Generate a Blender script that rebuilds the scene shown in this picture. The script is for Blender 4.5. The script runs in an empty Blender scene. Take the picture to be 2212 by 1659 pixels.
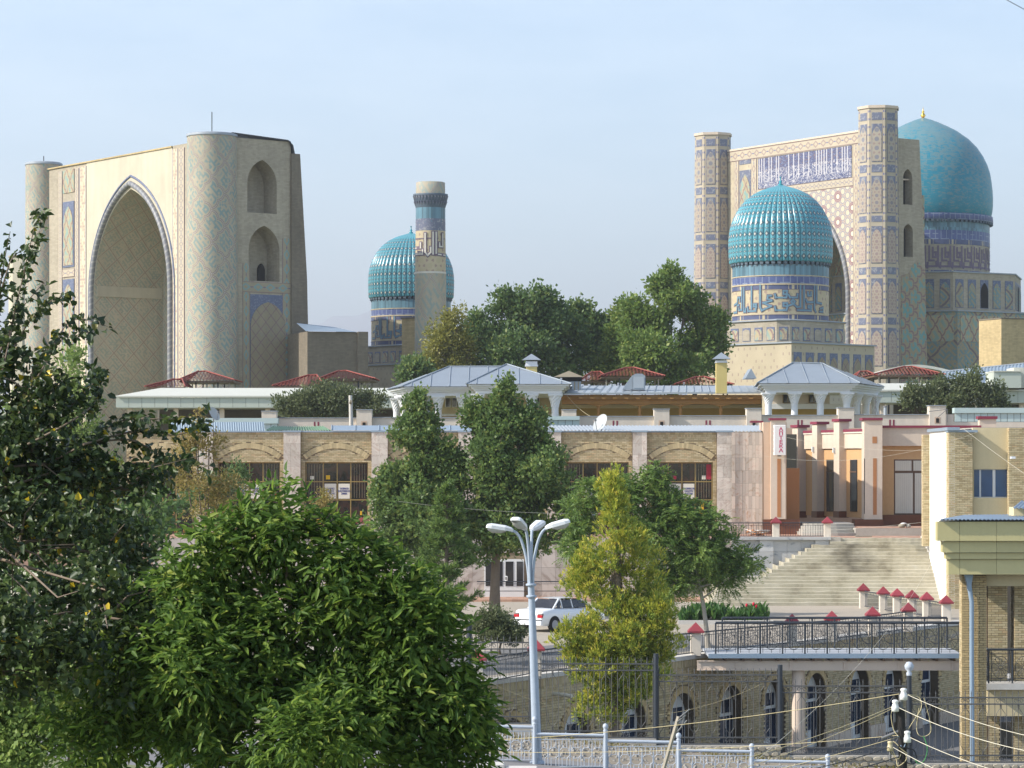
import bpy, math, random
import numpy as np
from mathutils import Vector, Matrix

# ------------------------------------------------------------------ camera, sky, sun, exposure
scene = bpy.context.scene
COL = scene.collection
F, CX, HY, CZ = 6000.0, 1106.0, 1000.0, 8.55      # focal length in photo units (photo 2212 wide), horizon row, eye height
cam_d = bpy.data.cameras.new('camera')
cam = bpy.data.objects.new('camera', cam_d)
COL.objects.link(cam)
cam.location = (0, 0, CZ)
cam.rotation_euler = (math.radians(90), 0, 0)
cam_d.sensor_width = 36.0
cam_d.lens = 36.0 * F / 2212.0
cam_d.shift_y = -(829.5 - HY) / 2212.0
cam_d.clip_start = 0.5
cam_d.clip_end = 20000.0
scene.camera = cam

SUN_EL = math.radians(35)
SUN_AZ = math.radians(14)                        # sun stands to the left, a little on the camera's side
sun_dir = Vector((-math.cos(SUN_EL) * math.cos(SUN_AZ), -math.cos(SUN_EL) * math.sin(SUN_AZ), math.sin(SUN_EL)))
sd = bpy.data.lights.new('sun', 'SUN')
sd.energy = 4.5
sd.angle = math.radians(0.55)
sd.color = (1.0, 0.945, 0.86)
sun = bpy.data.objects.new('sun', sd)
COL.objects.link(sun)
sun.rotation_euler = sun_dir.to_track_quat('Z', 'Y').to_euler()

world = bpy.data.worlds.new('World')
scene.world = world
world.use_nodes = True
wn = world.node_tree
bg = wn.nodes['Background']
sky = wn.nodes.new('ShaderNodeTexSky')
sky.sky_type = 'NISHITA'
sky.sun_disc = False
sky.sun_elevation = SUN_EL
sky.sun_rotation = math.atan2(sun_dir.x, sun_dir.y)
sky.altitude = 700
sky.air_density = 1.0
sky.dust_density = 0.8
sky.ozone_density = 1.2
# faint veils of high cloud in the sky
tc = wn.nodes.new('ShaderNodeTexCoord')
mp = wn.nodes.new('ShaderNodeMapping')
mp.inputs['Scale'].default_value = (3.0, 3.0, 11.0)
nz = wn.nodes.new('ShaderNodeTexNoise')
nz.inputs['Scale'].default_value = 4.0
nz.inputs['Detail'].default_value = 7
nz.inputs['Roughness'].default_value = 0.6
cr = wn.nodes.new('ShaderNodeValToRGB')
cr.color_ramp.elements[0].position = 0.38
cr.color_ramp.elements[0].color = (0.05, 0.05, 0.05, 1)
cr.color_ramp.elements[1].position = 0.82
cr.color_ramp.elements[1].color = (0.19, 0.19, 0.19, 1)
mx = wn.nodes.new('ShaderNodeMix')
mx.data_type = 'RGBA'
wn.links.new(tc.outputs['Generated'], mp.inputs['Vector'])
wn.links.new(mp.outputs['Vector'], nz.inputs['Vector'])
wn.links.new(nz.outputs['Fac'], cr.inputs['Fac'])
wn.links.new(cr.outputs['Color'], mx.inputs['Factor'])
wn.links.new(sky.outputs['Color'], mx.inputs['A'])
mx.inputs['B'].default_value = (8.4, 8.9, 9.2, 1)
wn.links.new(mx.outputs['Result'], bg.inputs['Color'])
bg.inputs['Strength'].default_value = 0.15

scene.view_settings.view_transform = 'Standard'
scene.view_settings.look = 'None'
scene.view_settings.exposure = 0.66
scene.view_settings.gamma = 1.0
scene.view_settings.use_curve_mapping = False
scene.render.engine = 'CYCLES'
scene.cycles.max_bounces = 6
scene.cycles.diffuse_bounces = 3
scene.cycles.glossy_bounces = 2
scene.cycles.transmission_bounces = 3
scene.cycles.transparent_max_bounces = 6
scene.cycles.volume_bounces = 0
scene.cycles.use_denoising = True

# ------------------------------------------------------------------ helpers
rnd = random.Random(7)
R = math.radians


def P(px, py, D):
    return Vector(((px - CX) / F * D, D, CZ + (HY - py) * D / F))


def XP(px, D):
    return (px - CX) / F * D


def ZP(py, D):
    return CZ + (HY - py) * D / F


class MB:
    """collects faces with metre-sized UVs; build() links them as one mesh object"""

    def __init__(s):
        s.v, s.f, s.uv, s.sm = [], [], [], []

    def face(s, pts, uvs=None, smooth=False):
        pts = [Vector(p) for p in pts]
        if uvs is None:
            n = Vector((0, 0, 0))
            for i in range(len(pts)):
                a, b = pts[i], pts[(i + 1) % len(pts)]
                n += Vector(((a.y - b.y) * (a.z + b.z), (a.z - b.z) * (a.x + b.x), (a.x - b.x) * (a.y + b.y)))
            if n.length > 1e-12:
                n.normalize()
            if abs(n.z) < 0.75:
                t = Vector((-n.y, n.x, 0))
                t.normalize()
                w = n.cross(t)
                if w.z < 0:
                    w = -w
                uvs = [(p.dot(t), p.dot(w)) for p in pts]
            else:
                uvs = [(p.x, p.y) for p in pts]
        i = len(s.v)
        s.v += [tuple(p) for p in pts]
        s.f.append(tuple(range(i, i + len(pts))))
        s.uv += list(uvs)
        s.sm.append(smooth)
        return s

    def grid(s, rows, uvs=None, closed=False, smooth=True, flip=False):
        """rows: list of equal-length lists of points"""
        i0 = len(s.v)
        m, n = len(rows), len(rows[0])
        for r in rows:
            s.v += [tuple(p) for p in r]
        for a in range(m - 1):
            for b in range(n if closed else n - 1):
                c = (b + 1) % n
                q = [(a, b), (a, c), (a + 1, c), (a + 1, b)]
                if flip:
                    q.reverse()
                s.f.append(tuple(i0 + x * n + y for x, y in q))
                if uvs is None:
                    s.uv += [(y, x) for x, y in q]
                else:
                    for x, y in q:
                        if closed and y == 0 and c == 0:
                            u0 = uvs[x][n - 1]
                            u1 = uvs[x][n - 2]
                            s.uv.append((u0[0] + (u0[0] - u1[0]), u0[1]))
                        else:
                            s.uv.append(uvs[x][y])
                s.sm.append(smooth)
        return s

    def box(s, x0, y0, z0, x1, y1, z1, M=None):
        c = [(x0, y0, z0), (x1, y0, z0), (x1, y1, z0), (x0, y1, z0), (x0, y0, z1), (x1, y0, z1), (x1, y1, z1), (x0, y1, z1)]
        if M is not None:
            c = [M @ Vector(p) for p in c]
        for q in ((0, 1, 5, 4), (1, 2, 6, 5), (2, 3, 7, 6), (3, 0, 4, 7), (4, 5, 6, 7), (3, 2, 1, 0)):
            s.face([c[k] for k in q])
        return s

    def bbox(s, x0, y0, z0, x1, y1, z1, b=0.02):
        """box with chamfered vertical and top edges"""
        lo = [(x0 + b, y0), (x1 - b, y0), (x1, y0 + b), (x1, y1 - b), (x1 - b, y1), (x0 + b, y1), (x0, y1 - b), (x0, y0 + b)]
        cx, cy = (x0 + x1) / 2, (y0 + y1) / 2
        ins = [(cx + (x - cx) * (1 - 2 * b / max(x1 - x0, 1e-6)), cy + (y - cy) * (1 - 2 * b / max(y1 - y0, 1e-6))) for x, y in lo]
        n = 8
        for i in range(n):
            j = (i + 1) % n
            s.face([(*lo[i], z0), (*lo[j], z0), (*lo[j], z1 - b), (*lo[i], z1 - b)])
            s.face([(*lo[i], z1 - b), (*lo[j], z1 - b), (*ins[j], z1), (*ins[i], z1)])
        s.face([(*p, z1) for p in ins])
        s.face([(*p, z0) for p in reversed(lo)])
        return s

    def slab(s, poly, z0, z1):
        """poly in plan, counter-clockwise"""
        n = len(poly)
        for i in range(n):
            a, b = poly[i], poly[(i + 1) % n]
            s.face([(*a, z0), (*b, z0), (*b, z1), (*a, z1)])
        s.face([(*p, z1) for p in poly])
        s.face([(*p, z0) for p in reversed(poly)])
        return s

    def plate(s, poly, y0, y1):
        """poly in (x,z), seen from -y counter-clockwise; thickness y0..y1"""
        n = len(poly)
        s.face([(x, y0, z) for x, z in poly])
        s.face([(x, y1, z) for x, z in reversed(poly)])
        for i in range(n):
            a, b = poly[i], poly[(i + 1) % n]
            s.face([(a[0], y0, a[1]), (a[0], y1, a[1]), (b[0], y1, b[1]), (b[0], y0, b[1])])
        return s

    def tube(s, pts, r, n=6, cap=True, smooth=True):
        pts = [Vector(p) for p in pts]
        m = len(pts)
        rs = r if isinstance(r, (list, tuple)) else [r] * m
        rows, uvs = [], []
        L = 0.0
        up = None
        for i in range(m):
            d = (pts[min(i + 1, m - 1)] - pts[max(i - 1, 0)])
            if d.length < 1e-9:
                d = Vector((0, 0, 1))
            d.normalize()
            if up is None:
                up = Vector((0, 0, 1)) if abs(d.z) < 0.9 else Vector((1, 0, 0))
            a = d.cross(up)
            if a.length < 1e-6:
                a = d.orthogonal()
            a.normalize()
            b = a.cross(d)
            up = b
            if i:
                L += (pts[i] - pts[i - 1]).length
            rows.append([pts[i] + (a * math.cos(2 * math.pi * k / n) + b * math.sin(2 * math.pi * k / n)) * rs[i] for k in range(n)])
            uvs.append([(k / n, L) for k in range(n)])
        s.grid(rows, uvs, closed=True, smooth=smooth, flip=True)
        if cap:
            s.face(list(rows[0]))
            s.face(list(reversed(rows[-1])))
        return s

    def lathe(s, prof, n=24, cx=0, cy=0, smooth=True, capt=True, capb=False, ur=None, a0=0.0):
        """prof: (r,z) from bottom to top"""
        rows, uvs = [], []
        R0 = ur or max(r for r, z in prof)
        L = 0
        for i, (r, z) in enumerate(prof):
            if i:
                L += math.hypot(r - prof[i - 1][0], z - prof[i - 1][1])
            rows.append([(cx + r * math.cos(a0 + 2 * math.pi * k / n), cy + r * math.sin(a0 + 2 * math.pi * k / n), z) for k in range(n)])
            uvs.append([(2 * math.pi * k / n * R0, prof[0][1] + L) for k in range(n)])
        s.grid(rows, uvs, closed=True, smooth=smooth)
        if capt and prof[-1][0] > 1e-4:
            s.face(list(rows[-1]))
        if capb:
            s.face(list(reversed(rows[0])))
        return s

    def mesh(s, name):
        me = bpy.data.meshes.new(name)
        me.from_pydata(s.v, [], s.f)
        ul = me.uv_layers.new(name='UVMap')
        ul.data.foreach_set('uv', np.array(s.uv, dtype=np.float32).ravel())
        me.polygons.foreach_set('use_smooth', s.sm)
        me.update()
        return me

    def build(s, name, mat, parent=None, loc=None, rotz=None):
        me = s.mesh(name)
        me.materials.append(mat)
        return put(name, me, parent, loc, rotz)


def put(name, me, parent=None, loc=None, rotz=None):
    o = bpy.data.objects.new(name, me)
    COL.objects.link(o)
    if parent is not None:
        o.parent = parent
    if loc is not None:
        o.location = loc
    if rotz is not None:
        o.rotation_euler = (0, 0, rotz)
    return o


def tag(o, label=None, cat=None, group=None, kind=None):
    if label:
        o['label'] = label
    if cat:
        o['category'] = cat
    if group:
        o['group'] = group
    if kind:
        o['kind'] = kind
    return o


def thing(name, label, cat, loc=(0, 0, 0), rotz=0.0, group=None):
    o = bpy.data.objects.new(name, None)
    o.empty_display_size = 0.3
    COL.objects.link(o)
    o.location = loc
    o.rotation_euler = (0, 0, rotz)
    return tag(o, label, cat, group)


def copy_tree(o, parent=None):
    c = o.copy()
    COL.objects.link(c)
    c.parent = parent
    for ch in list(o.children):
        copy_tree(ch, c)
    return c


def arch_pts(x0, x1, zs, za, n=10):
    """pointed arch outline from (x0,zs) over the apex to (x1,zs)"""
    w = (x1 - x0) / 2
    mid = (x0 + x1) / 2
    h = za - zs
    if abs(h / w - 1) < 0.06:                                   # round
        return [(mid - w * math.cos(math.pi * i / (2 * n)), zs + h * math.sin(math.pi * i / (2 * n))) for i in range(2 * n + 1)]
    if h > 1.06 * w:                                            # steep: two-centred
        c = (h * h - w * w) / (2 * w)
        aE = math.acos(c / (w + c))
        L = [(mid + c - (w + c) * math.cos(aE * i / n), zs + (w + c) * math.sin(aE * i / n)) for i in range(n + 1)]
        return L + [(2 * mid - x, z) for x, z in reversed(L[:-1])]
    r = min(0.92 * w, 0.8 * h)
    d = math.hypot(w - r, h)
    th = math.atan2(h, w - r) + math.acos(min(1.0, r / d))     # tangent point from the apex
    L = [(x0 + r + r * math.cos(math.pi + (th - math.pi) * i / (n - 1)), zs + r * math.sin(math.pi - (math.pi - th) * i / (n - 1))) for i in range(n)]
    L.append((mid, za))
    return L + [(2 * mid - x, z) for x, z in reversed(L[:-1])]


def arch_panel(x0, x1, z0, zs, za, n=8):
    """closed outline (ccw seen from -y) of an arched panel"""
    return [(x0, z0), (x1, z0)] + list(reversed(arch_pts(x0, x1, zs, za, n)))


def wall_arch(mb, x0, x1, z0, z1, ax0, ax1, az0, zs, za, y, depth, n=10, reveal=True):
    """front face at y of a wall x0..x1,z0..z1 with an arched opening; reveal goes back to y+depth"""
    mb.face([(x0, y, z0), (ax0, y, z0), (ax0, y, z1), (x0, y, z1)])
    mb.face([(ax1, y, z0), (x1, y, z0), (x1, y, z1), (ax1, y, z1)])
    if az0 > z0 + 1e-4:
        mb.face([(ax0, y, z0), (ax1, y, z0), (ax1, y, az0), (ax0, y, az0)])
    A = arch_pts(ax0, ax1, zs, za, n)
    for i in range(len(A) - 1):
        (xa, zA), (xb, zB) = A[i], A[i + 1]
        mb.face([(xa, y, zA), (xb, y, zB), (xb, y, z1), (xa, y, z1)])
    if reveal:
        out = [(ax0, az0)] + A + [(ax1, az0)]
        L = 0
        for i in range(len(out) - 1):
            (xa, zA), (xb, zB) = out[i], out[i + 1]
            l = math.hypot(xb - xa, zB - zA)
            mb.face([(xb, y, zB), (xa, y, zA), (xa, y + depth, zA), (xb, y + depth, zB)],
                    [(0, az0 + L + l), (0, az0 + L), (depth, az0 + L), (depth, az0 + L + l)])
            L += l
        if az0 > z0 + 1e-4:
            mb.face([(ax0, y, az0), (ax1, y, az0), (ax1, y + depth, az0), (ax0, y + depth, az0)])
    return A


class Frame:
    """a vertical facade between a near and a far point (photo column, distance); x runs along it, 0 at the near point"""

    def __init__(s, pn, Dn, pf, Df):
        s.N, Fp = Vector((XP(pn, Dn), Dn)), Vector((XP(pf, Df), Df))
        s.L = (s.N - Fp).length
        s.e = (s.N - Fp) / s.L
        s.ang = math.atan2(s.e.y, s.e.x)
        s.i = Vector((-s.e.y, s.e.x))

    def x(s, px):
        k = (px - CX) / F
        return (k * s.N.y - s.N.x) / (s.e.x - k * s.e.y)

    def z(s, px, py):
        return CZ + (HY - py) * (s.N.y + s.e.y * s.x(px)) / F

    def side(s, x0):
        """frame of the flank at x0, running inwards"""
        f = Frame.__new__(Frame)
        f.N = s.N + s.e * x0
        f.e = s.i.copy()
        f.ang = s.ang + math.pi / 2
        f.L = 0
        return f


# ------------------------------------------------------------------ node language for materials
class S:
    def __init__(s, g, k):
        s.g, s.k = g, k

    def op(a, o, b=None, c=None):
        n = a.g.nt.nodes.new('ShaderNodeMath')
        n.operation = o
        for i, x in enumerate((a, b, c)):
            if x is None:
                continue
            if isinstance(x, S):
                a.g.nt.links.new(x.k, n.inputs[i])
            else:
                n.inputs[i].default_value = x
        return S(a.g, n.outputs[0])

    def __add__(a, b): return a.op('ADD', b)
    def __radd__(a, b): return a.op('ADD', b)
    def __sub__(a, b): return a.op('SUBTRACT', b)
    def __rsub__(a, b): return (a * -1.0) + b
    def __mul__(a, b): return a.op('MULTIPLY', b)
    def __rmul__(a, b): return a.op('MULTIPLY', b)
    def __truediv__(a, b): return a.op('DIVIDE', b)
    def fr(a): return a.op('FRACT')
    def fl(a): return a.op('FLOOR')
    def ab(a): return a.op('ABSOLUTE')
    def lt(a, b): return a.op('LESS_THAN', b)
    def gt(a, b): return a.op('GREATER_THAN', b)
    def mx(a, b): return a.op('MAXIMUM', b)
    def mn(a, b): return a.op('MINIMUM', b)
    def cos(a): return a.op('COSINE')
    def cen(a): return (a.fr() - 0.5).ab()          # 0 at cell centre, 0.5 at cell edge
    def rng(a, lo, hi): return a.gt(lo) * a.lt(hi)


class G:
    def __init__(g, name, rough=0.8, spec=0.3):
        g.m = bpy.data.materials.new(name)
        g.m.use_nodes = True
        g.nt = g.m.node_tree
        g.b = g.nt.nodes['Principled BSDF']
        g.b.inputs['Roughness'].default_value = rough
        g.b.inputs['Specular IOR Level'].default_value = spec
        g.tc = g.nt.nodes.new('ShaderNodeTexCoord')

    def uv(g):
        n = g.nt.nodes.new('ShaderNodeSeparateXYZ')
        g.nt.links.new(g.tc.outputs['UV'], n.inputs[0])
        return S(g, n.outputs[0]), S(g, n.outputs[1])

    def ob(g):
        n = g.nt.nodes.new('ShaderNodeSeparateXYZ')
        g.nt.links.new(g.tc.outputs['Object'], n.inputs[0])
        return [S(g, n.outputs[i]) for i in range(3)]

    def vec(g, x, y, z=0.0):
        n = g.nt.nodes.new('ShaderNodeCombineXYZ')
        for i, k in enumerate((x, y, z)):
            if isinstance(k, S):
                g.nt.links.new(k.k, n.inputs[i])
            else:
                n.inputs[i].default_value = k
        return n.outputs[0]

    def white(g, x, y):
        n = g.nt.nodes.new('ShaderNodeTexWhiteNoise')
        n.noise_dimensions = '2D'
        g.nt.links.new(g.vec(x, y), n.inputs['Vector'])
        return S(g, n.outputs['Value'])

    def noise(g, scale, detail=3, rough=0.55, vec=None, coord='Object', stretch=None, dist=0.0):
        n = g.nt.nodes.new('ShaderNodeTexNoise')
        n.inputs['Scale'].default_value = scale
        n.inputs['Detail'].default_value = detail
        n.inputs['Roughness'].default_value = rough
        n.inputs['Distortion'].default_value = dist
        v = vec if vec is not None else g.tc.outputs[coord]
        if stretch:
            mpn = g.nt.nodes.new('ShaderNodeMapping')
            mpn.inputs['Scale'].default_value = stretch
            g.nt.links.new(v, mpn.inputs['Vector'])
            v = mpn.outputs[0]
        g.nt.links.new(v, n.inputs['Vector'])
        return S(g, n.outputs['Fac'])

    def attr(g, name):
        n = g.nt.nodes.new('ShaderNodeAttribute')
        n.attribute_name = name
        return S(g, n.outputs['Fac'])

    def objrand(g):
        n = g.nt.nodes.new('ShaderNodeObjectInfo')
        return S(g, n.outputs['Random'])

    def mix(g, fac, a, b, blend='MIX'):
        n = g.nt.nodes.new('ShaderNodeMix')
        n.data_type = 'RGBA'
        n.blend_type = blend
        if isinstance(fac, S):
            g.nt.links.new(fac.k, n.inputs[0])
        else:
            n.inputs[0].default_value = fac
        for i, x in ((6, a), (7, b)):
            if isinstance(x, tuple):
                n.inputs[i].default_value = (*x[:3], 1)
            else:
                g.nt.links.new(x, n.inputs[i])
        return n.outputs[2]

    def ramp(g, fac, stops):
        n = g.nt.nodes.new('ShaderNodeValToRGB')
        e = n.color_ramp.elements
        while len(e) < len(stops):
            e.new(0.5)
        for k, (p, c) in enumerate(stops):
            e[k].position = p
            e[k].color = (*c, 1)
        g.nt.links.new(fac.k, n.inputs[0])
        return n.outputs[0]

    def shade(g, col, fac, lo=0.75, hi=1.15):
        """multiply colour by a value running lo..hi with fac (0..1)"""
        v = fac * (hi - lo) + lo
        n = g.nt.nodes.new('ShaderNodeVectorMath')
        n.operation = 'SCALE'
        if isinstance(col, tuple):
            n.inputs[0].default_value = col[:3]
        else:
            g.nt.links.new(col, n.inputs[0])
        g.nt.links.new(v.k, n.inputs['Scale'])
        return n.outputs[0]

    def out(g, col):
        if isinstance(col, tuple):
            g.b.inputs['Base Color'].default_value = (*col[:3], 1)
        else:
            g.nt.links.new(col, g.b.inputs['Base Color'])
        return g

    def bump(g, h, strength=0.3, dist=0.02):
        n = g.nt.nodes.new('ShaderNodeBump')
        n.inputs['Strength'].default_value = strength
        n.inputs['Distance'].default_value = dist
        g.nt.links.new(h.k, n.inputs['Height'])
        g.nt.links.new(n.outputs[0], g.b.inputs['Normal'])
        return g


M = {}


def plain(name, col, rough=0.75, var=0.16, scale=1.5, fine=14.0, bump=0.15, spec=0.3, metal=0.0, streak=0.0, objv=0.0):
    g = G(name, rough, spec)
    n1 = g.noise(scale, 4)
    n2 = g.noise(fine, 3)
    c = g.shade(col, n1 * 0.6 + n2 * 0.4, 1 - var * 1.6, 1 + var * 1.6)
    if streak:
        n3 = g.noise(1.0, 4, stretch=(2.2, 2.2, 0.16))
        c = g.shade(c, n3, 1 - streak, 1 + streak)
    if objv:
        c = g.shade(c, g.objrand(), 1 - objv, 1 + objv)
    g.out(c)
    g.b.inputs['Metallic'].default_value = metal
    if bump:
        g.bump(n2, bump, 0.01)
    M[name] = g.m
    return g.m
# ------------------------------------------------------------------ materials
BR = (0.385, 0.335, 0.255)
TQ = (0.22, 0.35, 0.32)
NV = (0.09, 0.11, 0.26)
MV = (0.22, 0.13, 0.15)
CRM = (0.60, 0.51, 0.34)


def m_coursed(name, col, course=0.16, var=0.18, mort=0.75, rough=0.9, streak=0.10):
    """far brick masonry: courses too fine to build, with stains"""
    g = G(name, rough, 0.2)
    u, v = g.uv()
    row = (v / course).fl()
    j = (v / course).cen().gt(0.42)
    k = g.white(((u / (course * 2.6)) + row * 0.5).fl(), row)
    n1 = g.noise(0.25, 5)
    n2 = g.noise(1.6, 4, stretch=(1.6, 1.6, 0.25))
    c = g.shade(col, k, 1 - var, 1 + var)
    c = g.shade(c, n1, 0.72, 1.28)
    c = g.shade(c, n2, 1 - streak * 2, 1 + streak * 2)
    c = g.shade(c, j, 1.0, mort)
    g.out(c)
    M[name] = g.m
    return g


m_coursed('mosque_brick', BR, 0.15, 0.09, 0.88)
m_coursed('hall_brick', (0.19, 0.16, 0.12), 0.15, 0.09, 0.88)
m_coursed('tower_brick', (0.48, 0.37, 0.20), 0.16, 0.10, 0.85)


def m_bannai(name, base, pu, pv, n=6, lw=0.045, thr=0.42, step=0.07, turq=TQ, line=MV, core=(0.58, 0.54, 0.46), lines=True, dull=1.0, lfac=0.7):
    g = G(name, 0.7, 0.3)
    u, v = g.uv()
    x, y = u / pu, v / pv
    a, b = x + y, x - y
    # stepped lattice
    a2 = a + ((b * 2.0).cen() - 0.25) * step * 4.0 * ((b * 6.0).cen().gt(0.25) * 0.6 + 0.4)
    b2 = b + ((a * 2.0).cen() - 0.25) * step * 4.0 * ((a * 6.0).cen().gt(0.25) * 0.6 + 0.4)
    la = a2.cen().gt(0.5 - lw)
    lb = b2.cen().gt(0.5 - lw)
    ca = a2.cen().gt(0.5 - lw * 0.4)
    cb = b2.cen().gt(0.5 - lw * 0.4)
    near = a2.cen().mx(b2.cen()).gt(0.5 - lw * 2.4)
    # square script strokes between the lines
    A, B = (a * (2 * n)).fl(), (b * (2 * n)).fl()
    w = g.white(A, B)
    ea = (A * 0.5).fr().lt(0.25)
    eb = (B * 0.5).fr().lt(0.25)
    st = (ea * w.gt(thr - 0.18)).mx(eb * w.gt(thr + 0.13)) * (1.0 - near)
    n1 = g.noise(0.35, 4)
    n2 = g.noise(3.0, 3)
    n3 = g.noise(0.9, 5, 0.65, stretch=(1.0, 1.0, 0.14))
    c = g.shade(base, n1 * 0.6 + n2 * 0.4, 0.76 * dull, 1.22 * dull)
    c = g.mix(st * (g.noise(0.5, 3) * 0.8 + 0.4), c, turq)
    if lines:
        c = g.mix(la.mx(lb) * lfac, c, line)
        c = g.mix(ca.mx(cb) * 0.6, c, core)
    c = g.mix(g.noise(0.45, 5, 0.7).gt(0.60) * 0.45, c, base)
    c = g.shade(c, n3, 0.78, 1.2)
    g.out(c)
    M[name] = g.m
    return g


LN = (0.15, 0.10, 0.12)
TD = (0.20, 0.29, 0.28)
m_bannai('bannai', (0.42, 0.365, 0.27), 2.6, 3.1, lw=0.05, line=LN, n=5, turq=TD)
m_bannai('bannai_far', (0.42, 0.365, 0.27), 2.1, 2.9, lw=0.05, line=LN, n=5, turq=TD)
m_bannai('bannai_inner', (0.46, 0.40, 0.295), 2.3, 2.4, n=5, lw=0.035, step=0.0, turq=(0.30, 0.33, 0.27), core=(0.30, 0.22, 0.2), line=(0.26, 0.2, 0.17), lfac=0.5)
m_bannai('bannai_minaret', (0.42, 0.365, 0.27), 3.2, 4.9, n=5, lw=0.03, step=0.03, line=LN, lfac=0.5, turq=(0.28, 0.33, 0.29))
m_bannai('zigzag_tiles', (0.33, 0.28, 0.18), 2.2, 2.7, n=3, lw=0.06, step=0.12, turq=(0.13, 0.30, 0.30), core=MV, thr=0.3)
m_bannai('diamond_tiles', (0.34, 0.29, 0.19), 4.2, 4.4, n=7, lw=0.035, step=0.03, turq=(0.15, 0.26, 0.28), core=MV, line=(0.10, 0.09, 0.13))
m_bannai('panel_diamond', (0.42, 0.35, 0.22), 1.5, 2.6, n=2, lw=0.06, step=0.06, core=MV, thr=0.35)
m_bannai('panel_lozenge', (0.31, 0.26, 0.17), 1.15, 1.3, n=2, lw=0.05, step=0.0, turq=(0.28, 0.25, 0.18), core=MV, thr=0.6)


def m_girih():
    g = G('girih', 0.6, 0.35)
    u, v = g.uv()

    def hexf(p):
        k = 2 * math.pi / p
        return (u * k).cos() + (u * (-0.5 * k) + v * (0.866 * k)).cos() + (u * (0.5 * k) + v * (0.866 * k)).cos()
    h1, h2 = hexf(0.78), hexf(2.34)
    c = g.shade((0.54, 0.475, 0.345), g.noise(2.0), 0.85, 1.15)
    c = g.mix(h1.rng(-1.0, 0.2) * 0.8, c, (0.21, 0.20, 0.26))
    c = g.mix(h1.lt(-1.15) * 0.6, c, (0.30, 0.18, 0.19))
    ring = h2.rng(1.3, 2.6)
    c = g.mix(ring * (h1.gt(-0.6) * 0.45 + 0.45), c, (0.25, 0.10, 0.12))
    c = g.mix(h2.gt(2.75), c, (0.70, 0.63, 0.48))
    g.out(c)
    M['girih'] = g.m


m_girih()


def m_lattice(name, gcol, dcol, p, lo=-0.2):
    g = G(name, 0.6, 0.35)
    u, v = g.uv()
    k = 2 * math.pi / p
    h = (u * k).cos() + (u * (-0.5 * k) + v * (0.866 * k)).cos() + (u * (0.5 * k) + v * (0.866 * k)).cos()
    c = g.shade(gcol, g.noise(0.9, 4), 0.82, 1.18)
    c = g.mix(h.gt(1.0) * 0.6, c, dcol)
    c = g.mix(h.lt(-1.2) * 0.55, c, (0.26, 0.15, 0.16))
    g.out(c)
    M[name] = g.m


m_lattice('lattice_tiles', (0.38, 0.32, 0.25), (0.14, 0.14, 0.20), 0.62)
m_lattice('lattice_mauve', (0.40, 0.33, 0.26), (0.24, 0.16, 0.18), 0.55)
m_lattice('lattice_stars', (0.38, 0.33, 0.26), (0.12, 0.14, 0.22), 0.80)


def m_blue(name, col=(0.145, 0.155, 0.215), amt=0.55, white=(0.40, 0.40, 0.38), sc=9.0):
    g = G(name, 0.45, 0.4)
    n = g.noise(sc, 3, 0.7, coord='UV', dist=1.2)
    c = g.shade(col, g.noise(1.2, 3), 0.8, 1.2)
    c = g.mix(n.gt(0.57) * amt, c, white)
    c = g.mix(n.lt(0.36) * 0.5, c, (0.10, 0.25, 0.30))
    g.out(c)
    M[name] = g.m


m_blue('blue_tiles', sc=2.6)
m_blue('blue_spandrel', (0.11, 0.13, 0.21), 0.4, (0.38, 0.38, 0.40), sc=5)


def m_teal_band():
    g = G('teal_band', 0.4, 0.4)
    u, v = g.uv()
    w = g.white((u / 0.16).fl(), (v * 0.35).fl())
    c = g.shade((0.105, 0.20, 0.25), w, 0.65, 1.4)
    c = g.shade(c, g.noise(0.8), 0.8, 1.2)
    g.out(c)
    M['teal_band'] = g.m
    g = G('fret_band', 0.45, 0.4)
    u, v = g.uv()
    a = (u / 0.62).cen()
    b = (v / 0.55).cen()
    ln = a.gt(0.44).mx(b.gt(0.42) * g.white((u / 0.31).fl(), (v / 0.27).fl()).gt(0.35))
    c = g.shade((0.085, 0.11, 0.24), g.noise(0.9), 0.75, 1.25)
    c = g.mix(ln * 0.55, c, (0.34, 0.38, 0.44))
    g.out(c)
    M['fret_band'] = g.m
    g = G('cartouche_band', 0.5, 0.4)
    u, v = g.uv()
    f = (u / 2.6).fr()
    gap = (f - 0.5).ab()
    b = v.cen()
    c = g.shade((0.085, 0.10, 0.18), g.noise(2.2), 0.75, 1.3)
    c = g.mix(gap.gt(0.455), c, (0.48, 0.40, 0.26))
    c = g.mix(gap.rng(0.34, 0.36), c, (0.48, 0.40, 0.26))
    g.out(c)
    M['cartouche_band'] = g.m


m_teal_band()


def m_chain(name, base, dia, p=0.8, col2=NV):
    """border strip; u runs 0..1 across it, v in metres along it"""
    g = G(name, 0.65, 0.3)
    u, v = g.uv()
    d = ((v / p).fr() - 0.5).ab() * 2.0 + (u - 0.5).ab() * 2.2
    d2 = ((v / p + 0.5).fr() - 0.5).ab() * 2.0 + (u - 0.5).ab() * 4.5
    c = g.shade(base, g.noise(0.8, 4), 0.84, 1.16)
    c = g.mix(d.rng(0.45, 0.8) * 0.8, c, dia)
    c = g.mix(d2.lt(0.34) * 0.8, c, col2)
    e = (u - 0.5).ab().gt(0.44)
    c = g.mix(e * 0.7, c, MV)
    g.out(c)
    M[name] = g.m


m_chain('chain_border', (0.47, 0.405, 0.295), (0.30, 0.21, 0.20), 1.25)
m_chain('chain_small', (0.47, 0.405, 0.295), (0.27, 0.22, 0.23), 0.7)
m_chain('flower_border', (0.34, 0.29, 0.20), (0.17, 0.33, 0.34), 1.4, (0.16, 0.12, 0.2))


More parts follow.
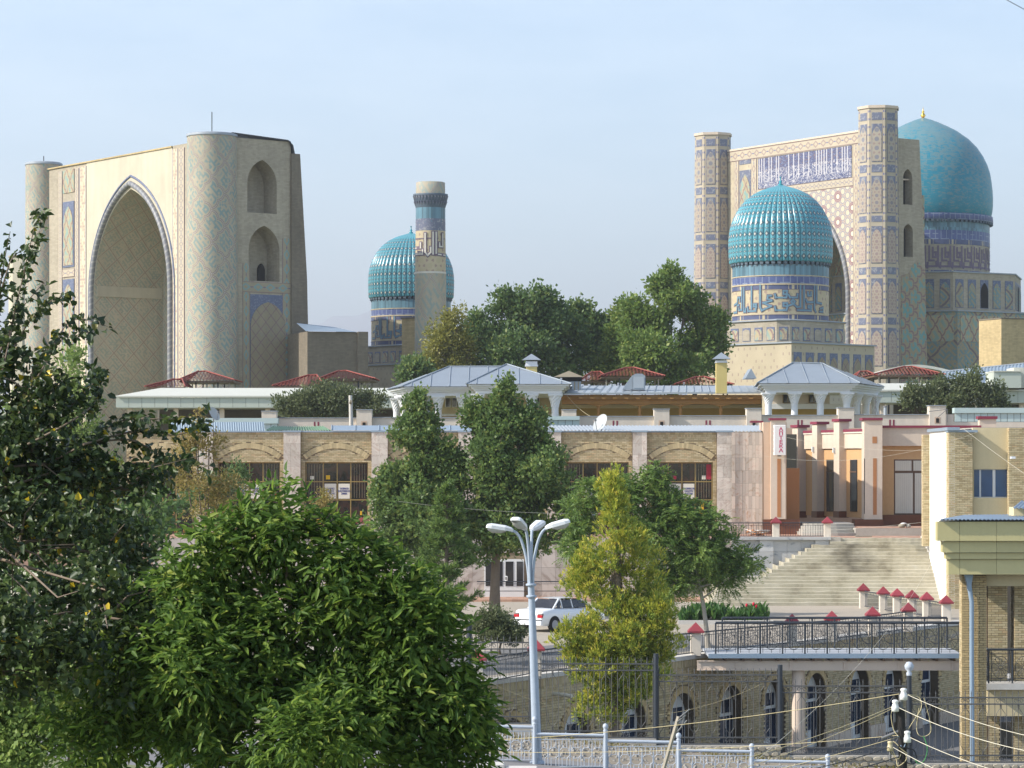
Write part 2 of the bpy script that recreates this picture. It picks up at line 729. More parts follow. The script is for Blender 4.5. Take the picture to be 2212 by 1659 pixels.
def m_script_border():
    g = G('script_border', 0.65, 0.3)
    u, v = g.uv()
    w = g.white((u * 6.0).fl(), (v / 0.34).fl())
    e = (u - 0.5).ab()
    st = ((u * 6.0).cen().lt(0.26) * w.gt(0.4)).mx((v / 0.34).cen().lt(0.2) * w.gt(0.55)) * e.lt(0.4)
    c = g.shade((0.60, 0.52, 0.36), g.noise(0.8, 4), 0.84, 1.16)
    c = g.mix(st * 0.75, c, (0.33, 0.23, 0.20))
    c = g.mix(e.gt(0.43) * 0.8, c, (0.16, 0.16, 0.30))
    g.out(c)
    M['script_border'] = g.m


m_script_border()


def m_inscription():
    """great inscription band: white strokes and letters on navy, u,v in metres"""
    g = G('inscription', 0.5, 0.4)
    u, v = g.uv()
    cell = (u / 0.42).fl()
    w = g.white(cell, cell * 0.37 + 3.1)
    h = w * 3.1 + 0.4
    stroke = (u / 0.42).cen().lt(0.17) * w.gt(0.42) * v.gt(0.8) * v.lt(3.9)
    n = g.noise(1.15, 3, 0.65, coord='UV', dist=2.2)
    n2 = g.noise(5.0, 3, 0.7, coord='UV', dist=1.0)
    low = v.lt(2.4)
    letters = (n - 0.5).ab().lt(0.026) * low
    c = g.shade((0.075, 0.085, 0.17), n2, 0.6, 1.4)
    c = g.mix(n2.gt(0.56) * 0.5, c, (0.33, 0.36, 0.45))
    c = g.mix(n2.lt(0.40) * v.gt(2.0) * 0.6, c, (0.42, 0.25, 0.12))
    c = g.mix(stroke.mx(letters) * 0.85, c, (0.58, 0.55, 0.54))
    g.out(c)
    M['inscription'] = g.m


m_inscription()


def m_rib():
    """turquoise ribs with rows of dark-edged lozenges; u -1..1 across the rib, v metres"""
    g = G('rib_tiles', 0.26, 0.5)
    u, v = g.uv()
    p = 0.98
    au = u.ab()
    d = ((v / p).fr() - 0.5).ab() * 2.0 * 1.7 + au * 1.15
    d2 = ((v / p + 0.5).fr() - 0.5).ab() * 2.0 * 3.2 + au * 0.9
    lowz = v.lt(7.2)
    n = g.noise(1.3, 4)
    c = g.shade((0.095, 0.31, 0.37), n, 0.7, 1.3)
    c = g.mix((v * 0.09).mn(1.0) * 0.35, c, (0.08, 0.31, 0.32))
    c = g.mix(d.lt(1.05) * lowz * 0.75, c, (0.05, 0.05, 0.07))
    c = g.mix(d.lt(0.42) * lowz, c, (0.52, 0.50, 0.42))
    c = g.mix(d2.rng(0.36, 0.8) * lowz * 0.8, c, (0.06, 0.06, 0.08))
    c = g.mix(d2.lt(0.3) * lowz * 0.8, c, (0.40, 0.42, 0.38))
    g.out(c)
    M['rib_tiles'] = g.m
    g = G('dome_tiles', 0.42, 0.4)
    u, v = g.uv()
    n1 = g.noise(0.2, 5, 0.6)
    n2 = g.noise(1.9, 5, 0.7, stretch=(1, 1, 4.0))
    course = g.white((u * 2.5).fl(), (v / 0.3).fl())
    c = g.shade((0.022, 0.22, 0.30), n1, 0.8, 1.2)
    c = g.shade(c, course, 0.95, 1.05)
    x, y, z = g.ob()
    hgt = (z - 21.0) * 0.09
    worn = (n2 * 0.72 + course * 0.08 + hgt * 0.12).gt(0.61) * z.gt(17.5)
    c = g.mix(worn * 0.38, c, (0.30, 0.24, 0.17))
    c = g.mix((n2.lt(0.40)) * 0.2, c, (0.02, 0.15, 0.24))
    g.out(c)
    M['dome_tiles'] = g.m
    g = G('rope_tiles', 0.45, 0.4)
    u, v = g.uv()
    s = (v * 1.6 + u * 1.0).fr()
    c = g.shade((0.19, 0.19, 0.205), g.noise(0.8, 3), 0.8, 1.2)
    c = g.mix(s.lt(0.30), c, (0.29, 0.285, 0.27))
    g.out(c)
    M['rope_tiles'] = g.m


m_rib()


def m_dots():
    g = G('dot_brick', 0.85, 0.25)
    u, v = g.uv()
    r = (v / 0.55).fl()
    a = (u / 0.7 + r * 0.5).cen()
    b = (v / 0.55).cen()
    dot = (a * 0.7).lt(0.06) * (b * 0.55).lt(0.12) * g.white((u / 0.7 + r * 0.5).fl(), r).gt(0.25)
    c = g.shade((0.48, 0.41, 0.29), g.noise(0.5, 5), 0.8, 1.2)
    c = g.mix(dot * 0.7, c, (0.28, 0.20, 0.18))
    g.out(c)
    M['dot_brick'] = g.m


m_dots()
g = G('plaster', 0.9, 0.2)
n1, n2, n3 = g.noise(0.16, 5, 0.6), g.noise(2.2, 5, 0.7), g.noise(0.8, 4, stretch=(1.5, 1.5, 0.2))
c = g.shade((0.54, 0.485, 0.37), n1, 0.74, 1.24)
c = g.shade(c, n3, 0.82, 1.14)
c = g.mix(n2.gt(0.62) * 0.35, c, (0.72, 0.66, 0.55))
g.out(c)
g.bump(n2, 0.3, 0.05)
M['plaster'] = g.m
m_lattice('kufic_ground', (0.50, 0.415, 0.27), (0.46, 0.39, 0.24), 0.9)

plain('kufic_blue', (0.14, 0.25, 0.32), 0.4, 0.2)
plain('kufic_edge', (0.17, 0.13, 0.17), 0.6)
plain('kufic_white', (0.62, 0.58, 0.50), 0.5)
plain('gold', (0.75, 0.48, 0.10), 0.25, 0.05, metal=1.0, bump=0)
plain('finial_tile', (0.04, 0.30, 0.36), 0.25)
plain('lead', (0.30, 0.33, 0.36), 0.55, 0.15)
plain('dark_metal', (0.03, 0.03, 0.035), 0.5, 0.1)
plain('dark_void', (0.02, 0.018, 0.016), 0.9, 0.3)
plain('muqarnas', (0.10, 0.13, 0.16), 0.6, 0.3, scale=3)

# town
plain('brick_yellow', (0.47, 0.375, 0.21), 0.85, 0.12, 2.0, objv=0.2)
plain('brick_tan', (0.47, 0.345, 0.17), 0.85, 0.12, 2.0, objv=0.13)
plain('mortar_dark', (0.13, 0.095, 0.06), 0.95, 0.15)
plain('mortar_pale', (0.25, 0.19, 0.12), 0.95, 0.15)
g = G('brick_face', 0.85, 0.25)
oi = g.nt.nodes.new('ShaderNodeAttribute')
oi.attribute_name = 'tint'
c = g.ramp(S(g, oi.outputs['Fac']), [(0.0, (0.37, 0.29, 0.155)), (0.45, (0.49, 0.40, 0.235)), (0.8, (0.55, 0.455, 0.28)), (1.0, (0.50, 0.36, 0.20))])
c = g.shade(c, g.noise(0.5, 4, stretch=(1, 1, 0.4)), 0.80, 1.2)
g.out(c)
M['brick_face'] = g.m
g = G('marble', 0.45, 0.4)
n1 = g.noise(0.9, 5, 0.65, dist=1.4)
r_ = g.objrand()
c = g.ramp(n1, [(0.30, (0.42, 0.34, 0.27)), (0.46, (0.60, 0.53, 0.45)), (0.60, (0.62, 0.55, 0.47)), (0.72, (0.50, 0.36, 0.27))])
c = g.mix((n1 - 0.5).ab().lt(0.012) * 0.5, c, (0.38, 0.24, 0.18))
c = g.shade(c, r_, 0.80, 1.12)
g.out(c)
M['marble'] = g.m
g = G('marble_rust', 0.45, 0.4)
n1 = g.noise(1.1, 5, 0.65, dist=1.8)
c = g.ramp(n1, [(0.30, (0.45, 0.29, 0.18)), (0.45, (0.60, 0.50, 0.40)), (0.58, (0.62, 0.50, 0.40)), (0.70, (0.48, 0.28, 0.17))])
c = g.shade(c, g.objrand(), 0.78, 1.15)
g.out(c)
M['marble_rust'] = g.m
g = G('marble_grey', 0.5, 0.4)
n1 = g.noise(0.8, 6, 0.6, dist=2.2)
c = g.ramp(n1, [(0.34, (0.20, 0.22, 0.25)), (0.44, (0.47, 0.47, 0.46)), (0.62, (0.52, 0.51, 0.49)), (0.72, (0.33, 0.34, 0.35))])
c = g.shade(c, g.objrand(), 0.85, 1.1)
g.out(c)
M['marble_grey'] = g.m
g = G('marble_veined', 0.5, 0.4)
n1 = g.noise(0.55, 6, 0.6, dist=2.6)
c = g.ramp(n1, [(0.36, (0.32, 0.26, 0.22)), (0.47, (0.48, 0.42, 0.37)), (0.60, (0.50, 0.44, 0.40)), (0.68, (0.28, 0.24, 0.22))])
c = g.shade(c, g.objrand(), 0.82, 1.12)
g.out(c)
M['marble_veined'] = g.m
plain('frame_gold', (0.30, 0.21, 0.07), 0.45, 0.1)
plain('frame_white', (0.68, 0.68, 0.66), 0.5, 0.06, bump=0)
plain('frame_brown', (0.13, 0.075, 0.045), 0.5)
g = G('glass_dark', 0.06, 0.6)
c = g.shade((0.020, 0.019, 0.020), g.noise(1.5, 3), 0.4, 2.0)
g.out(c)
M['glass_dark'] = g.m
g = G('glass_blue', 0.10, 0.6)
u_, v_, w_ = g.ob()
c = g.shade((0.018, 0.06, 0.15), g.noise(1.2, 2), 0.6, 1.6)
g.out(c)
M['glass_blue'] = g.m
g = G('glass_navy', 0.1, 0.6)
g.out(g.shade((0.011, 0.024, 0.052), g.noise(1.2, 2), 0.5, 1.7))
M['glass_navy'] = g.m
g = G('glass_shop', 0.08, 0.5)
n1 = g.noise(2.2, 3, stretch=(1, 1, 0.7))
c = g.ramp(n1, [(0.35, (0.006, 0.006, 0.006)), (0.5, (0.016, 0.012, 0.011)), (0.6, (0.045, 0.02, 0.016)), (0.72, (0.02, 0.02, 0.022))])
g.out(c)
M['glass_shop'] = g.m
plain('goods_yellow', (0.60, 0.36, 0.02), 0.8)
plain('goods_red', (0.35, 0.03, 0.05), 0.8)
plain('poster', (0.66, 0.62, 0.52), 0.7, 0.06, bump=0)
plain('ink_blue', (0.04, 0.05, 0.22), 0.8, 0.05, bump=0)
plain('ink_red', (0.50, 0.02, 0.10), 0.6, 0.05, bump=0)
plain('sign_white', (0.74, 0.70, 0.66), 0.5, 0.04, bump=0)
plain('salmon', (0.58, 0.42, 0.30), 0.85, 0.12, 0.5, 6, 0.1, streak=0.06)
plain('peach', (0.62, 0.51, 0.40), 0.85, 0.12, 0.5, 6, 0.1, streak=0.14)
plain('peach_pale', (0.64, 0.56, 0.46), 0.85, 0.12, 0.5, 6, 0.1, streak=0.15)
plain('apricot', (0.57, 0.35, 0.17), 0.85, 0.10, 0.5, 6, 0.1, streak=0.06)
plain('rust_wall', (0.42, 0.19, 0.08), 0.85, 0.12, 0.5)
plain('maroon', (0.22, 0.035, 0.06), 0.6, 0.12)
plain('dark_granite', (0.17, 0.065, 0.035), 0.4, 0.25, 2.0, 20)
plain('mustard', (0.38, 0.25, 0.06), 0.85, 0.1)
plain('cream_wall', (0.60, 0.50, 0.30), 0.85, 0.10, 0.5, streak=0.13)
plain('white_wash', (0.78, 0.75, 0.70), 0.8, 0.06, 0.6, streak=0.09)
plain('white_paint', (0.72, 0.72, 0.73), 0.7, 0.05, 0.8)
plain('concrete', (0.40, 0.37, 0.32), 0.9, 0.22, 0.7, 9, 0.25)
plain('concrete_pale', (0.55, 0.52, 0.47), 0.9, 0.16, 0.7, 9, 0.2)
g = G('step_stone', 0.9, 0.2)
n1, n2, n3 = g.noise(0.55, 5, 0.65), g.noise(5, 4, 0.7), g.noise(0.22, 3, 0.5, coord='Object')
c = g.ramp(n1, [(0.25, (0.22, 0.19, 0.13)), (0.45, (0.43, 0.39, 0.29)), (0.62, (0.50, 0.46, 0.36)), (0.8, (0.57, 0.54, 0.46))])
c = g.shade(c, n2, 0.82, 1.16)
x_, y_, z_ = g.ob()
sx_ = ((x_ - 0.55) * 0.75 + (g.noise(0.9, 4) - 0.5) * 2.2).ab()
stn = (1.0 - sx_).mx(0.0).mn(1.0) * z_.rng(1.55, 2.95)
c = g.mix(stn * 0.75, c, (0.10, 0.085, 0.06))
g.out(c)
g.bump(n2, 0.4, 0.02)
M['step_stone'] = g.m
plain('step_stain', (0.13, 0.11, 0.08), 0.9, 0.2)
plain('asphalt', (0.16, 0.155, 0.15), 0.95, 0.18, 0.35, 22, 0.3)
plain('asphalt_near', (0.20, 0.19, 0.185), 0.95, 0.15, 0.35, 22, 0.3)
plain('dust_road', (0.36, 0.31, 0.245), 0.95, 0.16, 0.3, 14, 0.25)
g = G('pavers', 0.9, 0.2)
u_, v_, w_ = g.ob()
k_ = g.white((u_ / 0.3).fl(), (v_ / 0.3).fl())
c = g.shade((0.44, 0.26, 0.18), k_, 0.8, 1.15)
c = g.mix((u_ / 0.3).cen().gt(0.46).mx((v_ / 0.3).cen().gt(0.46)) * 0.5, c, (0.30, 0.22, 0.17))
c = g.shade(c, g.noise(0.5, 4), 0.8, 1.2)
g.out(c)
M['pavers'] = g.m
plain('earth', (0.25, 0.21, 0.155), 0.95, 0.25, 0.4, 8, 0.4)
plain('grass_earth', (0.16, 0.17, 0.08), 0.95, 0.3, 0.5, 6, 0.4)
plain('pebble', (0.26, 0.245, 0.22), 0.9, 0.2, 1.0, 8, 0.2)
plain('rubble', (0.33, 0.29, 0.22), 0.92, 0.2, 1.0, 8, 0.4, objv=0.22)
plain('zinc', (0.31, 0.345, 0.375), 0.5, 0.10, 0.8, 6, 0.1, spec=0.5, metal=0.35, streak=0.05)
plain('zinc_blue', (0.28, 0.345, 0.405), 0.5, 0.10, 0.8, 6, 0.1, metal=0.25)
plain('zinc_pale', (0.40, 0.43, 0.45), 0.5, 0.10, 0.8, 6, 0.1, metal=0.3)
plain('green_tile', (0.13, 0.24, 0.13), 0.5, 0.25, 2.0)
plain('roof_red', (0.27, 0.07, 0.05), 0.55, 0.2, 1.2, 9, 0.1)
plain('panel_mint', (0.46, 0.49, 0.42), 0.5, 0.05, 0.5, 8, 0.0, objv=0.03)
plain('panel_cream', (0.56, 0.55, 0.47), 0.5, 0.05, 0.5, 8, 0.0, objv=0.03)
plain('panel_aqua', (0.45, 0.55, 0.53), 0.45, 0.05, 0.5, 8, 0.0, objv=0.03)
plain('panel_olive', (0.50, 0.44, 0.215), 0.42, 0.07, 0.5, 8, 0.0, objv=0.05, spec=0.4, streak=0.07)
plain('seam_dark', (0.07, 0.065, 0.05), 0.8)
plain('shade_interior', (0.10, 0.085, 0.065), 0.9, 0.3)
plain('wood', (0.40, 0.20, 0.055), 0.6, 0.2, 1.5, 12, 0.2)
plain('wood_grey', (0.33, 0.29, 0.23), 0.85, 0.2, 1.5, 12, 0.3)
plain('chimney_yellow', (0.58, 0.46, 0.18), 0.85, 0.08)
plain('rust_tin', (0.30, 0.25, 0.17), 0.6, 0.2, metal=0.3)
plain('iron_dark', (0.035, 0.042, 0.052), 0.5, 0.1, bump=0)
plain('iron_grey', (0.16, 0.16, 0.16), 0.55, 0.15, bump=0)
plain('iron_fence', (0.085, 0.085, 0.085), 0.55, 0.15, bump=0)
plain('pipe_blue', (0.27, 0.35, 0.43), 0.45, 0.08, metal=0.2, bump=0)
plain('lamp_paint', (0.34, 0.39, 0.45), 0.55, 0.16, 3.0, bump=0, streak=0.1)
plain('rail_paint', (0.42, 0.46, 0.51), 0.5, 0.12, bump=0)
plain('lamp_head', (0.66, 0.67, 0.68), 0.45, 0.12, 3.0, bump=0)
plain('lamp_glass', (0.42, 0.42, 0.38), 0.25, 0.1, bump=0)
plain('cap_red', (0.25, 0.04, 0.05), 0.55, 0.22, 3.0, bump=0.1, objv=0.2)
plain('post_cream', (0.64, 0.56, 0.46), 0.8, 0.12, 1.0, streak=0.14)
plain('girder', (0.66, 0.53, 0.42), 0.6, 0.06, bump=0.05)
plain('bridge_deck', (0.40, 0.42, 0.45), 0.8, 0.1)
plain('insulator', (0.72, 0.71, 0.68), 0.2, 0.06, bump=0, spec=0.6)
plain('insulator_brown', (0.50, 0.42, 0.25), 0.3, 0.15, bump=0, spec=0.5)
plain('wire_tan', (0.50, 0.42, 0.24), 0.6, 0.1, bump=0)
plain('wire_black', (0.03, 0.03, 0.035), 0.6, 0.1, bump=0)
plain('wire_green', (0.06, 0.30, 0.08), 0.5, 0.1, bump=0)
plain('wire_pale', (0.62, 0.57, 0.45), 0.6, 0.1, bump=0)
plain('pole_black', (0.02, 0.018, 0.017), 0.7, 0.3)
plain('dish_grey', (0.42, 0.43, 0.42), 0.6, 0.1, bump=0)
plain('blinds', (0.60, 0.55, 0.47), 0.7, 0.06, bump=0)
g = G('car_white', 0.25, 0.5)
g.out((0.78, 0.79, 0.80))
g.b.inputs['Coat Weight'].default_value = 0.6
M['car_white'] = g.m
plain('tyre', (0.02, 0.02, 0.02), 0.8, 0.1, bump=0)
plain('hub_grey', (0.35, 0.35, 0.36), 0.4, 0.1, bump=0)
plain('lamp_red', (0.42, 0.012, 0.02), 0.2, 0.1, bump=0)
plain('lamp_smoke', (0.22, 0.16, 0.15), 0.2, 0.1, bump=0)
plain('bark', (0.17, 0.13, 0.095), 0.9, 0.25, 3.0, 20, 0.5)
plain('bark_pale', (0.38, 0.34, 0.28), 0.9, 0.25, 3.0, 20, 0.5)
plain('petal_red', (0.55, 0.015, 0.04), 0.6, 0.2, bump=0)
plain('hill_dust', (0.33, 0.33, 0.34), 0.95, 0.2, 0.002, 0.02, 0)


def m_leaf(name, stops, rough=0.5, trans=0.35, spec=0.35):
    """per-leaf tint runs from 0 to 1; leaves let some light through"""
    g = G(name, rough, spec)
    t = g.attr('tint')
    c = g.ramp(t, stops)
    c = g.shade(c, g.noise(6.0, 2), 0.85, 1.15)
    g.out(c)
    tr = g.nt.nodes.new('ShaderNodeBsdfTranslucent')
    br = g.shade(c, t, 1.2, 1.5)
    g.nt.links.new(br, tr.inputs['Color'])
    mxs = g.nt.nodes.new('ShaderNodeMixShader')
    mxs.inputs[0].default_value = trans
    o = g.nt.nodes['Material Output']
    g.nt.links.new(g.b.outputs[0], mxs.inputs[1])
    g.nt.links.new(tr.outputs[0], mxs.inputs[2])
    g.nt.links.new(mxs.outputs[0], o.inputs['Surface'])
    M[name] = g.m


m_leaf('leaf_ash', [(0.0, (0.055, 0.107, 0.021)), (0.5, (0.099, 0.172, 0.030)), (0.85, (0.178, 0.256, 0.041)), (1.0, (0.288, 0.318, 0.066))], 0.55, 0.4, 0.22)
m_leaf('leaf_pear', [(0.0, (0.025, 0.044, 0.019)), (0.55, (0.050, 0.080, 0.025)), (0.9, (0.090, 0.122, 0.031)), (0.96, (0.181, 0.165, 0.042)), (0.98, (0.557, 0.383, 0.028)), (1.0, (0.557, 0.411, 0.028))], 0.4, 0.25)
m_leaf('leaf_plane', [(0.0, (0.068, 0.121, 0.034)), (0.6, (0.127, 0.196, 0.050)), (1.0, (0.274, 0.291, 0.067))])
m_leaf('leaf_park', [(0.0, (0.052, 0.099, 0.037)), (0.6, (0.105, 0.171, 0.049)), (1.0, (0.223, 0.254, 0.066))])
m_leaf('leaf_park_light', [(0.0, (0.091, 0.150, 0.034)), (0.6, (0.150, 0.224, 0.047)), (1.0, (0.303, 0.336, 0.076))])
m_leaf('leaf_park_yellow', [(0.0, (0.150, 0.150, 0.030)), (0.6, (0.240, 0.233, 0.048)), (1.0, (0.360, 0.316, 0.074))])
m_leaf('leaf_thuja', [(0.0, (0.085, 0.167, 0.029)), (0.4, (0.270, 0.319, 0.044)), (0.75, (0.491, 0.466, 0.058)), (1.0, (0.637, 0.466, 0.109))])
m_leaf('leaf_pine', [(0.0, (0.061, 0.109, 0.041)), (0.6, (0.147, 0.229, 0.058)), (1.0, (0.294, 0.357, 0.082))])
m_leaf('leaf_acacia', [(0.0, (0.086, 0.142, 0.037)), (0.6, (0.157, 0.246, 0.053)), (1.0, (0.286, 0.338, 0.066))])
m_leaf('leaf_grey', [(0.0, (0.067, 0.092, 0.037)), (0.6, (0.122, 0.146, 0.060)), (1.0, (0.208, 0.220, 0.098))])
m_leaf('leaf_dry', [(0.0, (0.127, 0.127, 0.025)), (0.5, (0.253, 0.202, 0.057)), (1.0, (0.405, 0.291, 0.114))])
m_leaf('leaf_canna', [(0.0, (0.032, 0.086, 0.018)), (0.6, (0.053, 0.133, 0.028)), (1.0, (0.106, 0.190, 0.037))])
m_leaf('leaf_poplar', [(0.0, (0.108, 0.174, 0.044)), (0.6, (0.198, 0.275, 0.068)), (1.0, (0.340, 0.391, 0.120))])
# ------------------------------------------------------------------ the setting: terrain, streets, terrace
def st(name, mb, mat):
    return tag(mb.build(name, M[mat]), kind='structure')


def near_z(x):
    return 1.0 - 0.09 * (min(max(x, -12.0), 17.0) - 0.5)


mb = MB()
mb.face([(-5000, 168, 3.0), (5000, 168, 3.0), (5000, 14500, 3.0), (-5000, 14500, 3.0)])
st('ground', mb, 'grass_earth')
rows = []
r0 = random.Random(3)
for j, D in enumerate((8200, 9200, 10400, 11600, 13500)):
    row = []
    for i in range(101):
        x = -4800 + i * 96
        h = 70 * math.sin(i * 0.27 + 2.2) + 34 * math.sin(i * 0.83 + 2.0) + 16 * math.sin(i * 2.1) + r0.uniform(-7, 7)
        amp = (0.0, 0.45, 1.0, 0.8, 0.0)[j]
        row.append((x, D, 2.0 + max(0, (455 + h * 1.4)) * amp))
    rows.append(row)
st('hills', MB().grid(rows, flip=False), 'hill_dust')

# hillside below the camera, grown over
rows = []
prof = [(-60, 6.9), (0, 6.7), (6, 6.4), (12, 5.4), (18, 4.4), (26, 3.2), (36, 2.0), (50, 1.2), (60, 1.0)]
for D, z in prof:
    rows.append([(x, D, z + 0.2 * math.sin(x * 0.9 + D) + (near_z(x) - 1.0) * min(1, max(0, D / 60))) for x in range(-60, 61, 4)])
rows.append([(x, 62.0, near_z(x)) for x in range(-60, 61, 4)])
st('hillside', MB().grid(rows), 'grass_earth')

mb = MB()
xs = list(range(-60, 61, 3))
for a, b in zip(xs, xs[1:]):
    mb.face([(a, 62, near_z(a)), (b, 62, near_z(b)), (b, 71.2, near_z(b)), (a, 71.2, near_z(a))])
st('near_street', mb, 'asphalt_near')
mb = MB()
for a, b in zip(xs, xs[1:]):
    mb.face([(a, 71.2, near_z(a) - 0.02), (b, 71.2, near_z(b) - 0.02), (b, 76.6, near_z(b) + 0.05), (a, 76.6, near_z(a) + 0.05)])
    mb.face([(a, 76.6, near_z(a) + 0.05), (b, 76.6, near_z(b) + 0.05), (b, 76.6, -4), (a, 76.6, -4)])
st('verge', mb, 'earth')
PIT = -3.15
mb = MB()
mb.face([(-16, 76.6, PIT), (60, 76.6, PIT), (60, 150, PIT), (-16, 150, PIT)])
st('sunken_yard', mb, 'asphalt')
WX, WD, WS = 6.92, 104.6, 1.62          # line of the retaining wall with the shops


def wall_D(x):
    return WD + WS * (x - WX)


mb = MB()
mb.slab([(-80, 76.6), (-10.4, 76.6), (21.5, wall_D(21.5)), (60, wall_D(21.5)), (60, 145), (-80, 145)], 0.6, 1.3)
st('upper_street', mb, 'dust_road')
mb = MB()
o1, o2 = 2.6, 13.0
mb.face([(-9.0, wall_D(-9.0) + o1, 1.304), (8, wall_D(8) + o1, 1.304), (8, wall_D(8) + o2, 1.304), (-9.0, wall_D(-9) + o2 + 4, 1.304)])
st('road', mb, 'asphalt')
mb = MB()
mb.slab([(-80, 145), (12, 145), (12, 148), (-80, 148)], 1.0, 1.42)
st('pavement', mb, 'pavers')
TZ = 4.55
mb = MB()
mb.slab([(-80, 148.2), (XP(1790, 148), 148.2), (XP(1790, 148), 148.42), (45, 148.42), (45, 169), (-80, 169)], 3.0, TZ)
st('terrace', mb, 'pavers')

# ------------------------------------------------------------------ mosque: shared pieces
MZ = 3.0


def strokes(mb, paths, rad, w, cx=0.0, cy=0.0, off=0.02):
    """flat strokes wrapped on a cylinder; paths of (angle, z)"""
    for pth in paths:
        for (a0, z0), (a1, z1) in zip(pth, pth[1:]):
            x0, x1 = a0 * rad, a1 * rad
            dx, dz = x1 - x0, z1 - z0
            l = math.hypot(dx, dz)
            if l < 1e-6:
                continue
            dx, dz = dx / l, dz / l
            x0, z0, x1, z1 = x0 - dx * w / 2, z0 - dz * w / 2, x1 + dx * w / 2, z1 + dz * w / 2
            k = max(1, int(abs(x1 - x0) / 0.6))
            nx, nz_ = -dz * w / 2, dx * w / 2
            for i in range(k):
                t0, t1 = i / k, (i + 1) / k
                q = []
                for t, sgn in ((t0, -1), (t1, -1), (t1, 1), (t0, 1)):
                    xx = x0 + (x1 - x0) * t + nx * sgn
                    zz = z0 + (z1 - z0) * t + nz_ * sgn
                    a = xx / rad
                    q.append((cx + (rad + off) * math.cos(a), cy + (rad + off) * math.sin(a), zz))
                mb.face(q)
    return mb


def ring(parent, name, mat, r0, z0, r1, z1, n=48, smooth=True):
    return MB().lathe([(r0, z0), (r1, z1)], n, capt=False, ur=r0).build(name, M[mat], parent)


def dome_ribs(parent, s, zb):
    """52 ribs, each its own part; s = metres per photo unit of the near dome, zb = height of rib foot"""
    prof = [(106, -3), (108.6, 0), (109.8, 20), (110.2, 41), (109.4, 58), (106.4, 78), (99.5, 97), (89.5, 116), (75.5, 134), (57.5, 148.5), (41, 157), (27, 162), (13, 166), (4, 169)]
    n = 52
    half = math.pi / n
    rows, uvs = [], []
    L = 0
    fine = []
    for i in range(len(prof) - 1):
        for k in range(2):
            t = k / 2
            fine.append((prof[i][0] + (prof[i + 1][0] - prof[i][0]) * t, prof[i][1] + (prof[i + 1][1] - prof[i][1]) * t))
    fine.append(prof[-1])
    for i, (r, h) in enumerate(fine):
        r *= s
        h *= s
        if i:
            L += math.hypot(r - pr, h - ph)
        pr, ph = r, h
        row, uu = [], []
        for k in range(9):
            t = -1 + k / 4
            a = half * t
            bulge = r * half * 0.62 * math.sqrt(max(0, 1 - t * t))
            rr = r * 0.985 + bulge
            row.append((rr * math.cos(a), rr * math.sin(a), zb + h))
            uu.append((t, L))
        rows.append(row)
        uvs.append(uu)
    mb = MB()
    mb.grid(rows, uvs)
    # rounded foot
    mb.face([rows[0][k] for k in reversed(range(9))])
    me = mb.mesh('rib')
    me.materials.append(M['rib_tiles'])
    for k in range(n):
        put('rib', me, parent, rotz=2 * math.pi * k / n)
    # small corbels below the rib feet
    cb = MB()
    for k in range(n):
        a = 2 * math.pi * k / n
        Mx = Matrix.Rotation(a, 4, 'Z')
        cb.box(102 * s, -half * 104 * s * 0.62, zb - 8 * s, 107.5 * s, half * 104 * s * 0.62, zb - 2.5 * s, Mx)
        cb.box(101 * s, -half * 104 * s * 0.35, zb - 12 * s, 105 * s, half * 104 * s * 0.35, zb - 8 * s, Mx)
    tag(cb.build('corbels', M['muqarnas'], parent), kind='stuff')
    fn = MB().lathe([(4.0 * s, zb + 167 * s), (5.5 * s, zb + 170 * s), (2.0 * s, zb + 173 * s), (3.4 * s, zb + 176 * s), (1.2 * s, zb + 179 * s), (1.0 * s, zb + 184 * s), (0.1, zb + 187 * s)], 12)
    fn.build('finial', M['finial_tile'], parent)


def drum(parent, s, zb, nb=48):
    """bands of the drum below the ribs, from the corbels down to the base"""
    r = 104 * s
    y = lambda p: zb - p * s
    ring(parent, 'teal_band', 'teal_band', r, y(32), r, y(9))
    ring(parent, 'moulding', 'kufic_ground', r + 0.05, y(34), r + 0.05, y(32))
    ring(parent, 'fret_band', 'fret_band', r, y(50), r, y(34))
    ring(parent, 'moulding', 'kufic_ground', r + 0.06, y(53), r + 0.06, y(50))
    ring(parent, 'cartouche_band', 'cartouche_band', r + 0.02, y(62), r + 0.02, y(53))
    ring(parent, 'moulding', 'kufic_edge', r + 0.05, y(63), r + 0.05, y(62))
    ring(parent, 'script_ground', 'kufic_ground', r, y(116), r, y(63))
    ring(parent, 'moulding', 'kufic_edge', r + 0.05, y(117), r + 0.05, y(116))
    ring(parent, 'cartouche_band', 'cartouche_band', r + 0.02, y(126), r + 0.02, y(117))
    ring(parent, 'moulding', 'mosque_brick', r + 0.10, y(136), r + 0.05, y(126))


